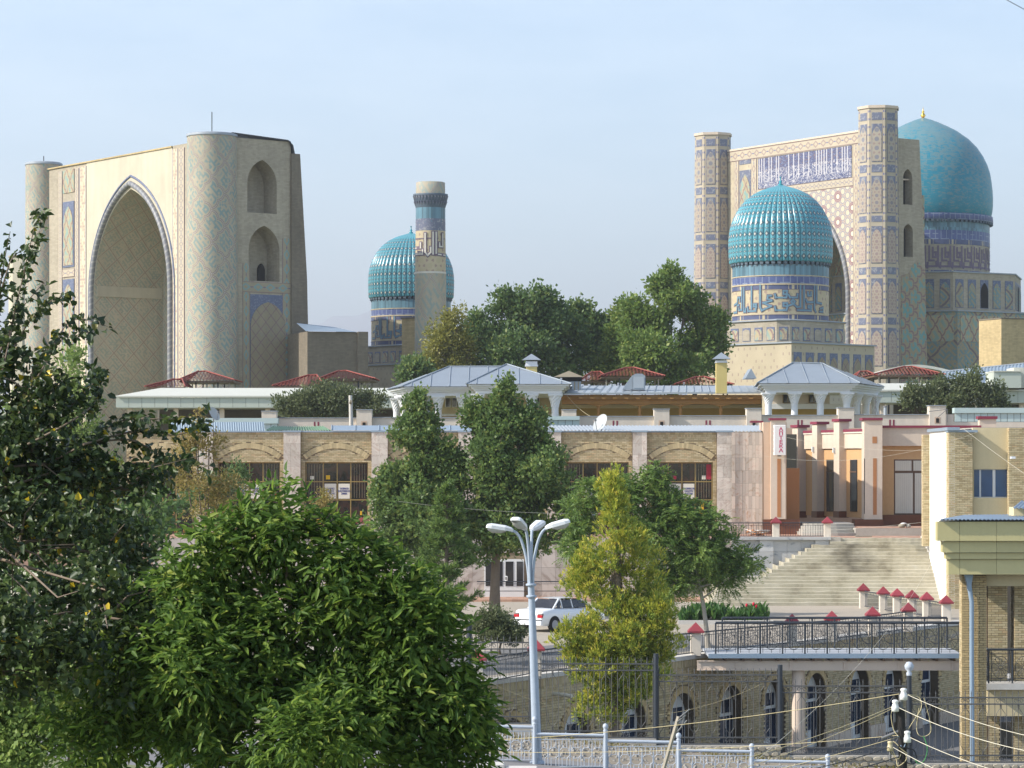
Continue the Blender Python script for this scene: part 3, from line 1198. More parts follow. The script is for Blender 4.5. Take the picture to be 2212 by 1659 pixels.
KUF = [[(380, 360), (380, 735), (330, 740), (330, 700)], [(415, 360), (415, 770), (440, 770), (446, 720)], [(545, 350), (545, 725)],
       [(480, 700), (485, 765), (612, 765), (622, 690), (580, 690), (580, 650), (625, 650), (625, 700)],
       [(690, 330), (690, 700), (718, 762), (875, 690), (740, 630), (885, 600)], [(880, 590), (812, 565), (820, 512), (872, 512)],
       [(938, 700), (950, 760), (1130, 760), (1150, 690), (1080, 690), (1080, 640), (1142, 640), (1150, 690), (1240, 655), (1210, 610), (1240, 580), (1272, 612), (1250, 655), (1310, 708), (1362, 700), (1365, 340)],
       [(938, 490), (950, 545), (1130, 545), (1142, 430), (1080, 430), (1080, 490), (1135, 490)], [(1165, 500), (1190, 545), (1310, 545), (1316, 490)],
       [(1425, 350), (1425, 722)], [(1600, 340), (1600, 725), (1622, 775)], [(1320, 758), (1540, 760), (1548, 680), (1495, 680), (1495, 712), (1545, 716)],
       [(1460, 580), (1480, 620), (1592, 615)], [(1490, 450), (1492, 508), (1540, 504), (1542, 450)], [(1640, 340), (1640, 620), (1720, 632)],
       [(1690, 770), (1745, 770), (1747, 700), (1700, 722)], [(250, 640), (300, 610), (310, 520), (345, 520), (345, 580)], [(240, 770), (290, 770), (300, 650), (330, 650)]]


def kufic_on_drum(parent, s, zb, face_ang, R0):
    """face_ang: direction from dome axis to the camera"""
    paths = []
    for p in KUF:
        q = []
        for x, y in p:
            off = (x - 1031) * 0.125 / 104
            a = face_ang + math.asin(max(-0.98, min(0.98, off)))
            py = (1050 + y * 0.226) / 1.808
            q.append((a, zb - (py - 568.6) * s))
        paths.append(q)
    strokes(MB(), paths, R0, 0.26, off=0.03).build('script_edge', M['kufic_edge'], parent)
    strokes(MB(), paths, R0, 0.15, off=0.06).build('script', M['kufic_blue'], parent)


def chamfer_box(hx, hy, c):
    return [(-hx + c, -hy), (hx - c, -hy), (hx, -hy + c), (hx, hy - c), (hx - c, hy), (-hx + c, hy), (-hx, hy - c), (-hx, -hy + c)]


def facet_panels(parent, poly, z0, z1, faces, npan, mats, arched=True):
    """arched tile panels standing proud on the faces of a prism"""
    for f in faces:
        a, b = Vector(poly[f]), Vector(poly[(f + 1) % len(poly)])
        L = (b - a).length
        d = (b - a) / L
        ang = math.atan2(d.y, d.x)
        n = npan if L > 3 else 1
        pw = L / n
        for k in range(n):
            x0, x1 = k * pw + pw * 0.17, (k + 1) * pw - pw * 0.17
            H = z1 - z0
            bm = MB()
            bm.plate([(x0, z0), (x1, z0), (x1, z1), (x0, z1)], -0.03, 0.05)
            bk = bm.build('spandrel_panel', M['blue_spandrel'], parent, (a.x, a.y, 0), ang)
            am = MB()
            am.plate(arch_panel(x0 + 0.06, x1 - 0.06, z0 + 0.06, z1 - H * 0.34, z1 - H * 0.10, 6), -0.06, -0.031)
            am.build('arched_panel', M[mats[k % len(mats)]], parent, (a.x, a.y, 0), ang)


# ------------------------------------------------------------------ side mosque with ribbed dome (right, near)
DM = 245.0
S1 = DM / F
zb = ZP(568.6, DM)


def side_mosque(label, px, D, yaw, tiers):
    X = XP(px, D)
    root = thing('domed_mosque', label, 'mosque', (X, D, 0), 0, 'domed side mosques of the courtyard')
    dome_ribs(root, S1, zb)
    drum(root, S1, zb)
    cam_ang = math.atan2(-D, -X)
    kufic_on_drum(root, S1, zb, cam_ang, 104 * S1)
    # upper tier, chamfered square
    rot = Matrix.Rotation(yaw, 2)

    def rp(poly):
        return [tuple(rot @ Vector(p)) for p in poly]
    z1 = zb - 129 * S1
    z2 = zb - 181 * S1
    p1 = rp(chamfer_box(4.35, 4.35, 0.8))
    mb = MB()
    mb.slab(p1, z2, z1)
    mb.build('upper_tier', M['mosque_brick'], root)
    rf = MB()
    pr = rp(chamfer_box(4.5, 4.5, 0.85))
    c0 = (0, 0, z1 + 0.55)
    for i in range(8):
        a, b = pr[i], pr[(i + 1) % 8]
        rf.face([(*a, z1 + 0.02), (*b, z1 + 0.02), c0])
        rf.face([(*a, z1 - 0.06), (*b, z1 - 0.06), (*b, z1 + 0.02), (*a, z1 + 0.02)])
    rf.build('tier_roof', M['lead'], root)
    facet_panels(root, p1, z2 + 0.35, z1 - 0.6, (0, 1, 2, 7, 6), 5, ['panel_diamond', 'panel_diamond', 'mosque_brick', 'panel_diamond', 'panel_diamond'])
    p2 = rp([(-5.4, -6.2), (5.4, -6.2), (5.4, 6.2), (-5.4, 6.2)])
    mb = MB()
    for i in range(4):
        a, b = p2[i], p2[(i + 1) % 4]
        mb.face([(*a, MZ), (*b, MZ), (*b, z2), (*a, z2)])
    mb.face([(*p, z2) for p in p2])
    mb.build('lower_tier', M['dot_brick'], root)
    cop = MB()
    cop.slab(rp([(-5.55, -6.35), (5.55, -6.35), (5.55, 6.35), (-5.55, 6.35)]), z2 + 0.003, z2 + 0.12)
    cop.build('coping', M['lead'], root)
    return root, p2, z2


ms, p2, z2 = side_mosque('ribbed turquoise dome on a patterned drum, standing before the tall right portal', 1686, DM, R(42), 2)
facet_panels(ms, p2, z2 - 4.2, z2 - 0.75, (0,), 7, ['panel_lozenge'])
ms.location.z = 0.0
ml, p2, z2 = side_mosque('ribbed turquoise dome half hidden behind the slim round minaret', 888, DM * 110 / 91, R(38), 2)

# ------------------------------------------------------------------ slim round minaret
D = 276.0
X = XP(930, D)
k = D / F
root = thing('minaret', 'slim round brick minaret with a blue-black gallery, left of the park trees', 'minaret', (X, D, 0), 0)
zt = lambda y: ZP(y, D)
rm = 31.5 * k
ring(root, 'lower_shaft', 'bannai_minaret', 36.5 * k, MZ, 33.5 * k, zt(592), 40)
ring(root, 'moulding', 'kufic_white', 33.9 * k, zt(592), 33.7 * k, zt(588), 40)
ring(root, 'script_shaft', 'kufic_ground', 33.3 * k, zt(588), 32.2 * k, zt(500), 40)
ring(root, 'inscription_band', 'blue_tiles', 32.3 * k, zt(500), 32.2 * k, zt(474), 40)
ring(root, 'teal_band', 'teal_band', 32.1 * k, zt(474), 32.0 * k, zt(449), 40)
gal = MB().lathe([(32.0 * k, zt(450)), (33.0 * k, zt(446)), (35.0 * k, zt(432)), (37.2 * k, zt(424)), (37.8 * k, zt(420)), (31.5 * k, zt(419.5))], 40, capt=False)
gal.build('gallery', M['muqarnas'], root)
corb = MB()
for i in range(32):
    for zz0, zz1, ra, rb_ in ((446, 436, 33, 36.6), (436, 424, 35, 38.4)):
        Mx = Matrix.Rotation(2 * math.pi * (i + (0.5 if ra > 34 else 0)) / 32, 4, 'Z')
        hw = 2.1 * k
        corb.face([Mx @ Vector(p) for p in ((rb_ * k, -hw, zt(zz1)), (rb_ * k, hw, zt(zz1)), (ra * k, 0, zt(zz0)))])
        corb.face([Mx @ Vector(p) for p in ((rb_ * k, -hw, zt(zz1)), (ra * k, 0, zt(zz0)), (ra * k - 0.1, -hw, zt(zz1)))])
        corb.face([Mx @ Vector(p) for p in ((rb_ * k, hw, zt(zz1)), (ra * k - 0.1, hw, zt(zz1)), (ra * k, 0, zt(zz0)))])
tag(corb.build('gallery_corbels', M['blue_tiles'], root), kind='stuff')
top = MB().lathe([(31.6 * k, zt(419.5)), (31.3 * k, zt(395)), (29.5 * k, zt(394))], 40)
top.build('lantern_stub', M['bannai_minaret'], root)
fa = math.atan2(-D, -X)
MK = [[(240, 480), (240, 640), (262, 668), (286, 640), (286, 600)], [(306, 470), (306, 655), (405, 662)], [(332, 470), (332, 648)], [(386, 480), (386, 590), (360, 590), (360, 560)],
      [(160, 600), (202, 600), (202, 560)], [(160, 655), (218, 655), (218, 622)], [(180, 640), (180, 655)], [(198, 640), (198, 655)], [(160, 520), (235, 522)], [(250, 520), (300, 520)], [(340, 520), (400, 520)]]
pths = [[(fa + math.asin(max(-.97, min(.97, (x - 285) / 132))), zt((700 + .452 * y) / 1.808)) for x, y in p] for p in MK]
strokes(MB(), pths[:8], 33.2 * k, 0.34, off=0.03).build('script_edge', M['kufic_edge'], root)
strokes(MB(), pths[:8], 33.2 * k, 0.15, off=0.06).build('script', M['kufic_white'], root)
strokes(MB(), pths[8:], 33.2 * k, 0.12, off=0.03).build('script_edge', M['kufic_edge'], root)

# ------------------------------------------------------------------ wall stub left of the minaret, shaded hall, far-left tower stub
D = 284
root = thing('wall_stub', 'tall narrow brick wall end between ribbed dome and slim minaret', 'wall', (XP(868, D), D, 0), R(-28))
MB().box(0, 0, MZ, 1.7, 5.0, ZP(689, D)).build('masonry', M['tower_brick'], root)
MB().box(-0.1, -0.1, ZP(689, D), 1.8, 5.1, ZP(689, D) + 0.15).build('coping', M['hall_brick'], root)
D = 262
root = thing('brick_hall', 'low shaded brick hall with a blue-grey metal roof beside the left gateway', 'building', (XP(664, D), D, 0), R(20))
w = 5.75
zt_ = ZP(716, D)
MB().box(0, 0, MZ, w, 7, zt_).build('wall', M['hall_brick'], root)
MB().box(w - 0.85, -0.3, MZ, w + 0.15, -0.003, zt_ + 0.05).build('corner_pier', M['hall_brick'], root)
rf = MB()
rf.face([(-0.2, -0.2, zt_ + 0.02), (w - 0.9, -0.2, zt_ + 0.02), (w - 2.2, 3.2, zt_ + 0.62), (-0.2, 3.2, zt_ + 0.95)])
rf.face([(w - 0.9, -0.2, zt_ + 0.02), (w - 0.9, 6.5, zt_ + 0.02), (w - 2.2, 3.2, zt_ + 0.62)])
rf.build('metal_roof', M['zinc_blue'], root)
D = 318
root = thing('tower_stub', 'pale tower stub peeping out left of the leftmost round corner tower', 'tower', (XP(48, D), D, 0), R(10))
MB().lathe([(1.7, MZ), (1.5, ZP(556, D))], 8, smooth=False).build('shaft', M['plaster'], root)
MB().lathe([(1.62, ZP(556, D)), (1.62, ZP(553, D))], 8, smooth=False, capb=True).build('rim', M['mosque_brick'], root)

# ------------------------------------------------------------------ entrance gateway (left)
gf = Frame(448, 265.0, 87, 265.0 * 1.104)
GA = gf.ang
gate = thing('mosque_gateway', 'tall ruined brick gateway with pointed arch between two round tiled towers', 'gateway', (gf.N.x, gf.N.y, 0), GA)
gx = gf.x
ZT = gf.z(385, 316)
AX0, AX1 = gx(203), gx(366)
AZS, AZA = gf.z(200, 640), gf.z(277, 409)
PX0, PX1 = gx(187), gx(372)
mb = MB()
wall_arch(mb, PX0, PX1, MZ, ZT, AX0, AX1, MZ, AZS, AZA, 0.0, 9.0, 18, reveal=False)
mb.build('plaster_front', M['plaster'], gate)
mb = MB()
out = [(AX0, MZ)] + arch_pts(AX0, AX1, AZS, AZA, 18) + [(AX1, MZ)]
L = 0
for (xa, za), (xb, zb_) in zip(out, out[1:]):
    l = math.hypot(xb - xa, zb_ - za)
    mb.face([(xb, 0, zb_), (xa, 0, za), (xa, 8.0, za), (xb, 8.0, zb_)], [(0, L + l), (0, L), (8.0, L), (8.0, L + l)])
    L += l
mb.build('vault', M['bannai_inner'], gate)
mb = MB()
AM = (AX0 + AX1) / 2
wall_arch(mb, AX0, AX1, MZ, AZA, AM - 3.6, AM + 3.6, MZ, 12, 17.5, 8.0, 0.8, 10)
mb.build('niche_wall', M['bannai_inner'], gate)
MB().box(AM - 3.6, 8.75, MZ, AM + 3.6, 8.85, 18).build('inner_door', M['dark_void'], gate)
MB().box(AX0 + 0.003, 0.3, gf.z(205, 640), AX0 + 0.12, 7.9, gf.z(205, 617)).build('plaster_band', M['plaster'], gate)
# twisted moulding round the arch
mo = [(AX0 - 0.35, MZ)] + [(x, z) for x, z in arch_pts(AX0 - 0.35, AX1 + 0.35, AZS, AZA + 0.55, 18)] + [(AX1 + 0.35, MZ)]
MB().tube([(x, -0.12, z) for x, z in mo], 0.28, 10).build('rope_moulding', M['rope_tiles'], gate)
mo2 = [(AX0 - 1.05, MZ)] + [(x, z) for x, z in arch_pts(AX0 - 1.05, AX1 + 1.05, AZS, AZA + 1.3, 18)] + [(AX1 + 1.05, MZ)]
MB().tube([(x, 0.0, z) for x, z in mo2], 0.13, 6).build('tile_edge', M['blue_spandrel'], gate)
# side strips of the front
MB().box(gx(100), 0.05, MZ, PX0, 1.5, ZT).build('side_front', M['mosque_brick'], gate)
MB().box(PX1, 0.05, MZ, 0.5, 1.5, ZT + 0.15).build('side_front', M['mosque_brick'], gate)


def strip(parent, name, mat, x0, x1, z0, z1, y, horiz=False, **kw):
    """flat tile border with UV 0..1 across and metres along"""
    b = MB()
    if horiz:
        uv = [(0, x0), (0, x1), (1, x1), (1, x0)]
    else:
        uv = [(0, z0), (1, z0), (1, z1), (0, z1)]
    b.face([(x0, y, z0), (x1, y, z0), (x1, y, z1), (x0, y, z1)], uv)
    for q in (((x0, z0), (x0, z1)), ((x0, z1), (x1, z1)), ((x1, z1), (x1, z0)), ((x1, z0), (x0, z0))):
        (xa, za), (xb, zb_) = q
        b.face([(xa, y, za), (xb, y, zb_), (xb, y + 0.06, zb_), (xa, y + 0.06, za)], [(0.5, 0)] * 4)
    return b.build(name, M[mat], parent, **kw)


strip(gate, 'script_border', 'script_border', gx(372.5), gx(384), MZ, ZT - 0.2, -0.02)
strip(gate, 'chain_border', 'chain_small', gx(385), gx(398), MZ, ZT - 0.2, -0.02)
strip(gate, 'script_border', 'script_border', gx(172), gx(186), MZ, ZT - 0.3, -0.02)
strip(gate, 'chain_border', 'chain_small', gx(162), gx(170), MZ, ZT - 0.4, -0.02)
strip(gate, 'chain_border', 'chain_small', gx(126), gx(134), MZ, ZT - 0.4, -0.02)
strip(gate, 'chain_border', 'chain_border', gx(135), gx(161), gf.z(150, 598), gf.z(150, 581), -0.03, True)
QA, QB = gx(136), gx(160)
for (z0, z1, arched) in ((gf.z(150, 416), gf.z(150, 366), False), (gf.z(150, 577), gf.z(150, 435), True), (gf.z(150, 780), gf.z(150, 603), True)):
    if arched:
        b = MB()
        b.plate([(QA, z0), (QB, z0), (QB, z1), (QA, z1)], -0.03, 0.1)
        b.build('spandrel_panel', M['blue_spandrel'], gate)
        b = MB()
        b.plate(arch_panel(QA + 0.2, QB - 0.2, z0 + 0.2, z1 - 2.3, z1 - 0.5), -0.07, -0.031)
        b.build('arched_panel', M['panel_diamond'], gate)
    else:
        b = MB()
        b.plate([(QA, z0), (QB, z0), (QB, z1), (QA, z1)], -0.03, 0.1)
        b.build('tile_panel', M['panel_diamond'], gate)
cop = MB()
cop.box(gx(100), -0.12, ZT + 0.003, PX1, 1.6, ZT + 0.14)
cop.build('coping', M['tower_brick'], gate)
# round towers
tw = MB()
HT = ZP(290, 263)
tw.lathe([(2.78, MZ), (2.68, 9), (2.50, 22), (2.40, 34), (2.36, HT)], 48, ur=2.48)
t1 = tw.build('round_tower', M['bannai'], gate, (0, 0.5, 0))
MB().lathe([(2.43, HT), (2.45, HT + 0.22), (2.2, HT + 0.3), (0.1, HT + 0.38)], 40).build('tower_cap', M['lead'], t1)
MB().tube([(0, 0, HT), (0, 0, HT + 2.4)], 0.05, 6).build('lightning_rod', M['dark_metal'], t1)
tw = MB()
HF = ZP(357, 292.5)
tw.lathe([(2.2, MZ), (2.1, 9), (1.96, 22), (1.9, HF)], 48, ur=2.0)
t2 = tw.build('round_tower', M['bannai_far'], gate, (-gf.L, 0.4, 0))
MB().lathe([(1.96, HF), (1.98, HF + 0.2), (1.8, HF + 0.3), (0.1, HF + 0.35)], 40).build('tower_cap', M['lead'], t2)
MB().tube([(0, 0, HF), (0, 0, HF + 1.0)], 0.05, 6).build('lightning_rod', M['dark_metal'], t2)
# flank facing right: x' = depth, built turned by 90 degrees
FX = 1.2
ff = gf.side(FX)
fx, fz = ff.x, ff.z
fl = dict(loc=(FX, 0, 0), rotz=R(90))
F0, F1 = fx(490), fx(628)
TF = fz(560, 301)
zm, zl = fz(560, 474), fz(560, 632)
mb = MB()
wall_arch(mb, F0, F1, zm, TF, fx(534), fx(598), fz(560, 460), fz(560, 398), fz(560, 345), 0.0, 2.4)
wall_arch(mb, F0, F1, zl, zm, fx(537), fx(604), fz(560, 607), fz(560, 540), fz(560, 487), 0.0, 2.4)
mb.face([(F0, 0, MZ), (F1, 0, MZ), (F1, 0, zl), (F0, 0, zl)])
mb.build('flank_wall', M['mosque_brick'], gate, **fl)
for q in ((534, 598, 462, 343), (537, 604, 609, 485)):
    b = MB()
    b.box(fx(q[0]) - 0.1, 2.38, fz(560, q[2]), fx(q[1]) + 0.1, 2.7, fz(560, q[3]))
    b.build('niche_back', M['mosque_brick'], gate, **fl)
b = MB()
b.plate(arch_panel(fx(583), fx(597), fz(560, 606), fz(560, 580), fz(560, 565), 5), 2.1, 2.37)
b.build('niche_doorway', M['dark_void'], gate, **fl)
MB().box(fx(535), 0.4, fz(560, 459), fx(535) + 0.14, 2.2, fz(560, 424)).build('niche_doorway', M['dark_void'], gate, **fl)
b = MB()
b.plate([(fx(540), MZ), (fx(617), MZ), (fx(617), fz(560, 636)), (fx(540), fz(560, 636))], -0.03, -0.003)
b.build('spandrel_panel', M['blue_spandrel'], gate, **fl)
b = MB()
b.plate(arch_panel(fx(541), fx(616), MZ, fz(560, 705), fz(560, 652)), -0.07, -0.031)
b.build('arched_panel', M['panel_lozenge'], gate, **fl)
strip(gate, 'flower_border', 'flower_border', fx(524), fx(539), MZ, fz(560, 570), -0.035, **fl)
strip(gate, 'flower_border', 'flower_border', fx(610), fx(628), MZ, fz(560, 512), -0.038, **fl)
strip(gate, 'flower_border', 'flower_border', fx(524), fx(628), fz(560, 632), fz(560, 609), -0.041, True, **fl)
b = MB()
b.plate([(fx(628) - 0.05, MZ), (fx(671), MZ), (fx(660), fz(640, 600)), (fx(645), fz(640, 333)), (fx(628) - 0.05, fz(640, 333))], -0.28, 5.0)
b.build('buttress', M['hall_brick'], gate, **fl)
b = MB()
b.plate([(fx(626), TF), (fx(500), TF + 0.35), (fx(500), TF + 0.45), (fx(620), TF + 0.15), (fx(631), TF - 0.3), (fx(636), TF - 1.4), (fx(632), TF - 1.4)][::-1], -0.2, 3.0)
b.build('roof_edge', M['dark_metal'], gate, **fl)
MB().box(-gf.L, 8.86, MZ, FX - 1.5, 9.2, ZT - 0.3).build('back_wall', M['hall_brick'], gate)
rf = MB()
rf.face([(-gf.L, 1.5, ZT - 0.4), (FX, 1.5, ZT - 0.1), (FX, 8.3, ZT), (-gf.L, 8.86, ZT - 0.4)])
rf.build('roof', M['lead'], gate)

# ------------------------------------------------------------------ main mosque (right): portal, octagonal towers, great dome
mf = Frame(1897, 285.0, 1540, 285.0 * 1.081)
MA = mf.ang
main = thing('great_mosque', 'great tiled mosque portal with two octagonal towers and a smooth turquoise dome', 'mosque', (mf.N.x, mf.N.y, 0), MA)
mx_ = mf.x
FY = 0.6
mb = MB()
MX0, MX1 = mx_(1634), mx_(1824)
MZS, MZA = mf.z(1822, 640), mf.z(1730, 432)
TM = mf.z(1850, 284)
WA, WB = -mf.L + 1.0, -0.8
IA, IB = mx_(1626), mx_(1834)
wall_arch(mb, WA, WB, MZ, TM, MX0, MX1, MZ, MZS, MZA, FY, 10.0, 16, reveal=False)
mb.build('front_wall', M['dot_brick'], main)
g2 = MB()
wall_arch(g2, IA, IB, MZ, mf.z(1834, 401), MX0, MX1, MZ, MZS, MZA, FY - 0.05, 0.1, 16, reveal=False)
g2.build('girih_panel', M['girih'], main)
mb = MB()
out = [(MX0, MZ)] + arch_pts(MX0, MX1, MZS, MZA, 16) + [(MX1, MZ)]
L = 0
for (xa, za), (xb, zb_) in zip(out, out[1:]):
    l = math.hypot(xb - xa, zb_ - za)
    mb.face([(xb, FY - 0.05, zb_), (xa, FY - 0.05, za), (xa, FY + 10, za), (xb, FY + 10, zb_)], [(0, L + l), (0, L), (10, L), (10, L + l)])
    L += l
mb.build('vault', M['bannai_far'], main)
MB().box(MX0, FY + 10, MZ, MX1, FY + 10.5, MZA + 0.5).build('niche_wall', M['panel_diamond'], main)
mo = [(MX0, MZ)] + arch_pts(MX0, MX1, MZS, MZA, 16) + [(MX1, MZ)]
MB().tube([(x, FY - 0.1, z) for x, z in mo], 0.28, 8).build('arch_moulding', M['rope_tiles'], main)
b = MB()
i0, i1, iz0, iz1 = IA + 0.25, IB - 0.2, mf.z(1730, 395), mf.z(1730, 328)
b.face([(i0, FY - 0.07, iz0), (i1, FY - 0.07, iz0), (i1, FY - 0.07, iz1), (i0, FY - 0.07, iz1)], [(0, 0), (i1 - i0, 0), (i1 - i0, 3.85), (0, 3.85)])
b.build('inscription_panel', M['inscription'], main)
strip(main, 'chain_border', 'chain_border', WA, WB, TM - 1.15, TM - 0.05, FY - 0.06, True)
strip(main, 'chain_border', 'chain_small', IA, IB, mf.z(1834, 400), iz0 - 0.05, FY - 0.065, True)
strip(main, 'chain_border', 'chain_small', IA, IB, iz1 + 0.05, TM - 1.17, FY - 0.055, True)
strip(main, 'chain_border', 'chain_border', mx_(1614), mx_(1625.5), MZ, TM - 1.2, FY - 0.06)
strip(main, 'chain_border', 'chain_border', mx_(1834.5), mx_(1846), MZ, TM - 1.2, FY - 0.06)
strip(main, 'chain_border', 'chain_border', mx_(1577), mx_(1587), MZ, TM - 1.2, FY - 0.06)
for x0, x1 in ((mx_(1588.5), mx_(1613)), (mx_(1848), mx_(1860))):
    for z0, z1, ar in ((mf.z(1600, 354), mf.z(1600, 337), 0), (mf.z(1600, 490), mf.z(1600, 367), 1), (mf.z(1600, 512), mf.z(1600, 496), 0), (mf.z(1600, 650), mf.z(1600, 520), 1)):
        b = MB()
        b.plate([(x0, z0), (x1, z0), (x1, z1), (x0, z1)], FY - 0.04, FY + 0.05)
        b.build('spandrel_panel', M['blue_tiles'], main)
        if ar:
            b = MB()
            b.plate(arch_panel(x0 + 0.15, x1 - 0.15, z0 + 0.2, z1 - 2.3, z1 - 0.5), FY - 0.08, FY - 0.041)
            b.build('arched_panel', M['panel_diamond'], main)
MB().box(WA, FY - 0.1, TM + 0.003, WB, FY + 1.5, TM + 0.2).build('coping', M['peach'], main)


def oct_tower(label_part, x, y, rb, rt, zt_):
    n = 8
    a0 = math.pi / 8
    tw = MB()
    rows = []
    for rr, z in ((rb, MZ), (rt, zt_)):
        rows.append([(rr * math.cos(a0 + 2 * math.pi * k / n), rr * math.sin(a0 + 2 * math.pi * k / n), z) for k in range(n)])
    for k in range(n):
        j = (k + 1) % n
        w0, w1 = (Vector(rows[0][j]) - Vector(rows[0][k])).length, 0
        tw.face([rows[0][k], rows[0][j], rows[1][j], rows[1][k]], [(0, MZ), (1, MZ), (1, zt_), (0, zt_)])
    tw.face(rows[1])
    o = tw.build('octagonal_tower', M['tower_frame'], main, (x, y, 0))
    MB().lathe([(rt + 0.12, zt_ - 0.1), (rt + 0.14, zt_ + 0.18), (rt - 0.3, zt_ + 0.2)], 8, smooth=False, a0=a0).build('tower_rim', M['peach'], o)
    tiers = [(247.5, 264, 0), (272, 354, 1), (359.5, 376, 0), (384, 464, 1), (469.6, 482.7, 0), (492, 572, 1), (580, 595, 0), (604, 680.6, 1), (688, 703, 0), (710, 793, 1)]
    am = ['lattice_stars', 'lattice_tiles', 'lattice_mauve', 'lattice_mauve', 'lattice_mauve']

    def rad(z):
        return rb + (rt - rb) * (z - MZ) / (zt_ - MZ)
    for k in range(n):
        am_ang = a0 + 2 * math.pi * (k + 0.5) / n
        nx, ny = math.cos(am_ang), math.sin(am_ang)
        tx, ty = -ny, nx
        # only faces turned outwards from the portal carry panels
        wn_ = Vector((nx * math.cos(MA) - ny * math.sin(MA), nx * math.sin(MA) + ny * math.cos(MA)))
        if wn_.y > 0.35:
            continue
        ai = 0
        for y0, y1, ar in tiers:
            zA, zB = ZP(y1, 285), ZP(y0, 285)
            hw = rad(zA) * math.sin(math.pi / 8) * 0.64

            def pt(u, z, off):
                ap = rad(z) * math.cos(math.pi / 8) + off
                return (nx * ap + tx * u, ny * ap + ty * u, z)
            for poly, off0, off1, mat, nm in [([(-hw, zA), (hw, zA), (hw, zB), (-hw, zB)], 0.0, 0.03, 'blue_tiles', 'blue_panel')] + \
                    ([(arch_panel(-hw + 0.05, hw - 0.05, zA + 0.08, zB - 1.25, zB - 0.28, 5), 0.031, 0.06, am[ai % 5], 'arched_panel')] if ar else []):
                b = MB()
                m = len(poly)
                b.face([pt(u, z, off1) for u, z in poly], [(u, z) for u, z in poly])
                for i in range(m):
                    p_, q_ = poly[i], poly[(i + 1) % m]
                    b.face([pt(*p_, off0), pt(*q_, off0), pt(*q_, off1), pt(*p_, off1)])
                b.build(nm, M[mat], o)
            ai += ar
    return o


g = G('tower_frame', 0.65, 0.3)
u, v = g.uv()
c = g.shade((0.43, 0.37, 0.275), g.noise(0.7, 4), 0.82, 1.18)
e = (u - 0.5).ab()
dots = (v / 0.8).cen().lt(0.13) * e.rng(0.40, 0.475)
c = g.mix(dots * 0.85, c, NV)
c = g.mix(e.rng(0.365, 0.385) * 0.6, c, MV)
c = g.mix(e.rng(0.48, 0.5) * 0.4, c, (0.62, 0.52, 0.33))
g.out(c)
M['tower_frame'] = g.m
TT = ZP(236, 285)
oct_tower('far', -mf.L, 0.0, 2.35, 2.05, TT)
oct_tower('near', 0.0, 0.0, 2.5, 2.1, TT)
MFX = 0.6
mq = mf.side(MFX)
fl = dict(loc=(MFX, 0, 0), rotz=R(90))
qx, qz = mq.x, mq.z
F0, F1, F2, F3 = qx(1930), qx(1986), qx(1998), qx(2010)
zt1, zt2, zt3 = qz(1960, 300), qz(1960, 455), qz(1960, 565)
mb = MB()
wall_arch(mb, F0, F1, zt2, zt1, qx(1951), qx(1971), qz(1960, 442), qz(1960, 385), qz(1960, 365), 0.0, 1.2)
wall_arch(mb, F0, F1, zt3, zt2, qx(1952), qx(1972), qz(1960, 555), qz(1960, 500), qz(1960, 484), 0.0, 1.2)
mb.face([(F1, 0, zt3), (F2, 0, zt3), (F1, 0, zt1)])
mb.face([(F0, 0, MZ), (F3, 0, MZ), (F2, 0, zt3), (F0, 0, zt3)])
mb.face([(F3, 0, MZ), (F3, 5, MZ), (F2, 5, zt3), (F2, 0, zt3)])
mb.face([(F2, 0, zt3), (F2, 5, zt3), (F1, 5, zt1), (F1, 0, zt1)])
mb.face([(F0, 0, zt1), (F1, 0, zt1), (F1, 5, zt1), (F0, 5, zt1)])
mb.build('flank_wall', M['mosque_brick'], main, **fl)
for y0, y1 in ((444, 363), (557, 482)):
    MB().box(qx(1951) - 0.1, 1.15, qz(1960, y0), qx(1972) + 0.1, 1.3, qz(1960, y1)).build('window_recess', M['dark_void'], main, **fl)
MB().box(qx(1951), 0.5, qz(1960, 388), qx(1971), 0.7, qz(1960, 385)).build('window_bar', M['peach'], main, **fl)
b = MB()
zz1 = qz(1960, 590)
b.face([(qx(1946), -0.03, MZ), (F3 - 0.1, -0.03, MZ), (F2 + 0.02, -0.03, zz1 + 0.3), (qx(1985), -0.03, zz1 + 1.2), (qx(1974), -0.03, zz1 + 1.1), (qx(1962), -0.03, zz1), (qx(1946), -0.03, zz1 - 0.3)])
b.build('zigzag_panel', M['zigzag_tiles'], main, **fl)

# great dome on its drum (placed in the mosque's frame)
Dd = 310.0
kd = Dd / F
dc = Vector((XP(1994, Dd), Dd, 0))
Rm = Matrix.Rotation(-MA, 3, 'Z')
dl = Rm @ (dc - Vector((mf.N.x, mf.N.y, 0)))
zd = lambda y: ZP(y, Dd)
pr = [(145, 472), (147.5, 462), (149, 449), (149, 430), (148.2, 415), (146, 397), (143, 378), (137, 359.5), (128, 341), (115.5, 322), (97.5, 303.5), (72, 285), (52, 274.5), (34, 266), (18, 259.5), (3, 255)]
dome = MB().lathe([(r * kd, zd(y)) for r, y in pr], 72, capt=False).build('dome', M['dome_tiles'], main, dl)
MB().lathe([(3 * kd, zd(256)), (3 * kd, zd(254)), (5.6 * kd, zd(249)), (3.2 * kd, zd(246)), (1.8 * kd, zd(244)), (3.2 * kd, zd(242)), (1.4 * kd, zd(239)), (0.8 * kd, zd(236)), (0.1 * kd, zd(230))], 14).build('finial', M['gold'], dome)
dr = MB().lathe([(148 * kd, zd(486)), (149.5 * kd, zd(484)), (148.5 * kd, zd(472))], 72, capt=False).build('cornice', M['fret_band'], main, dl)
cb = MB()
for i in range(84):
    Mx = Matrix.Rotation(2 * math.pi * i / 84, 4, 'Z')
    cb.box(142 * kd, -2.6 * kd, zd(490), 149 * kd, 2.6 * kd, zd(485), Mx)
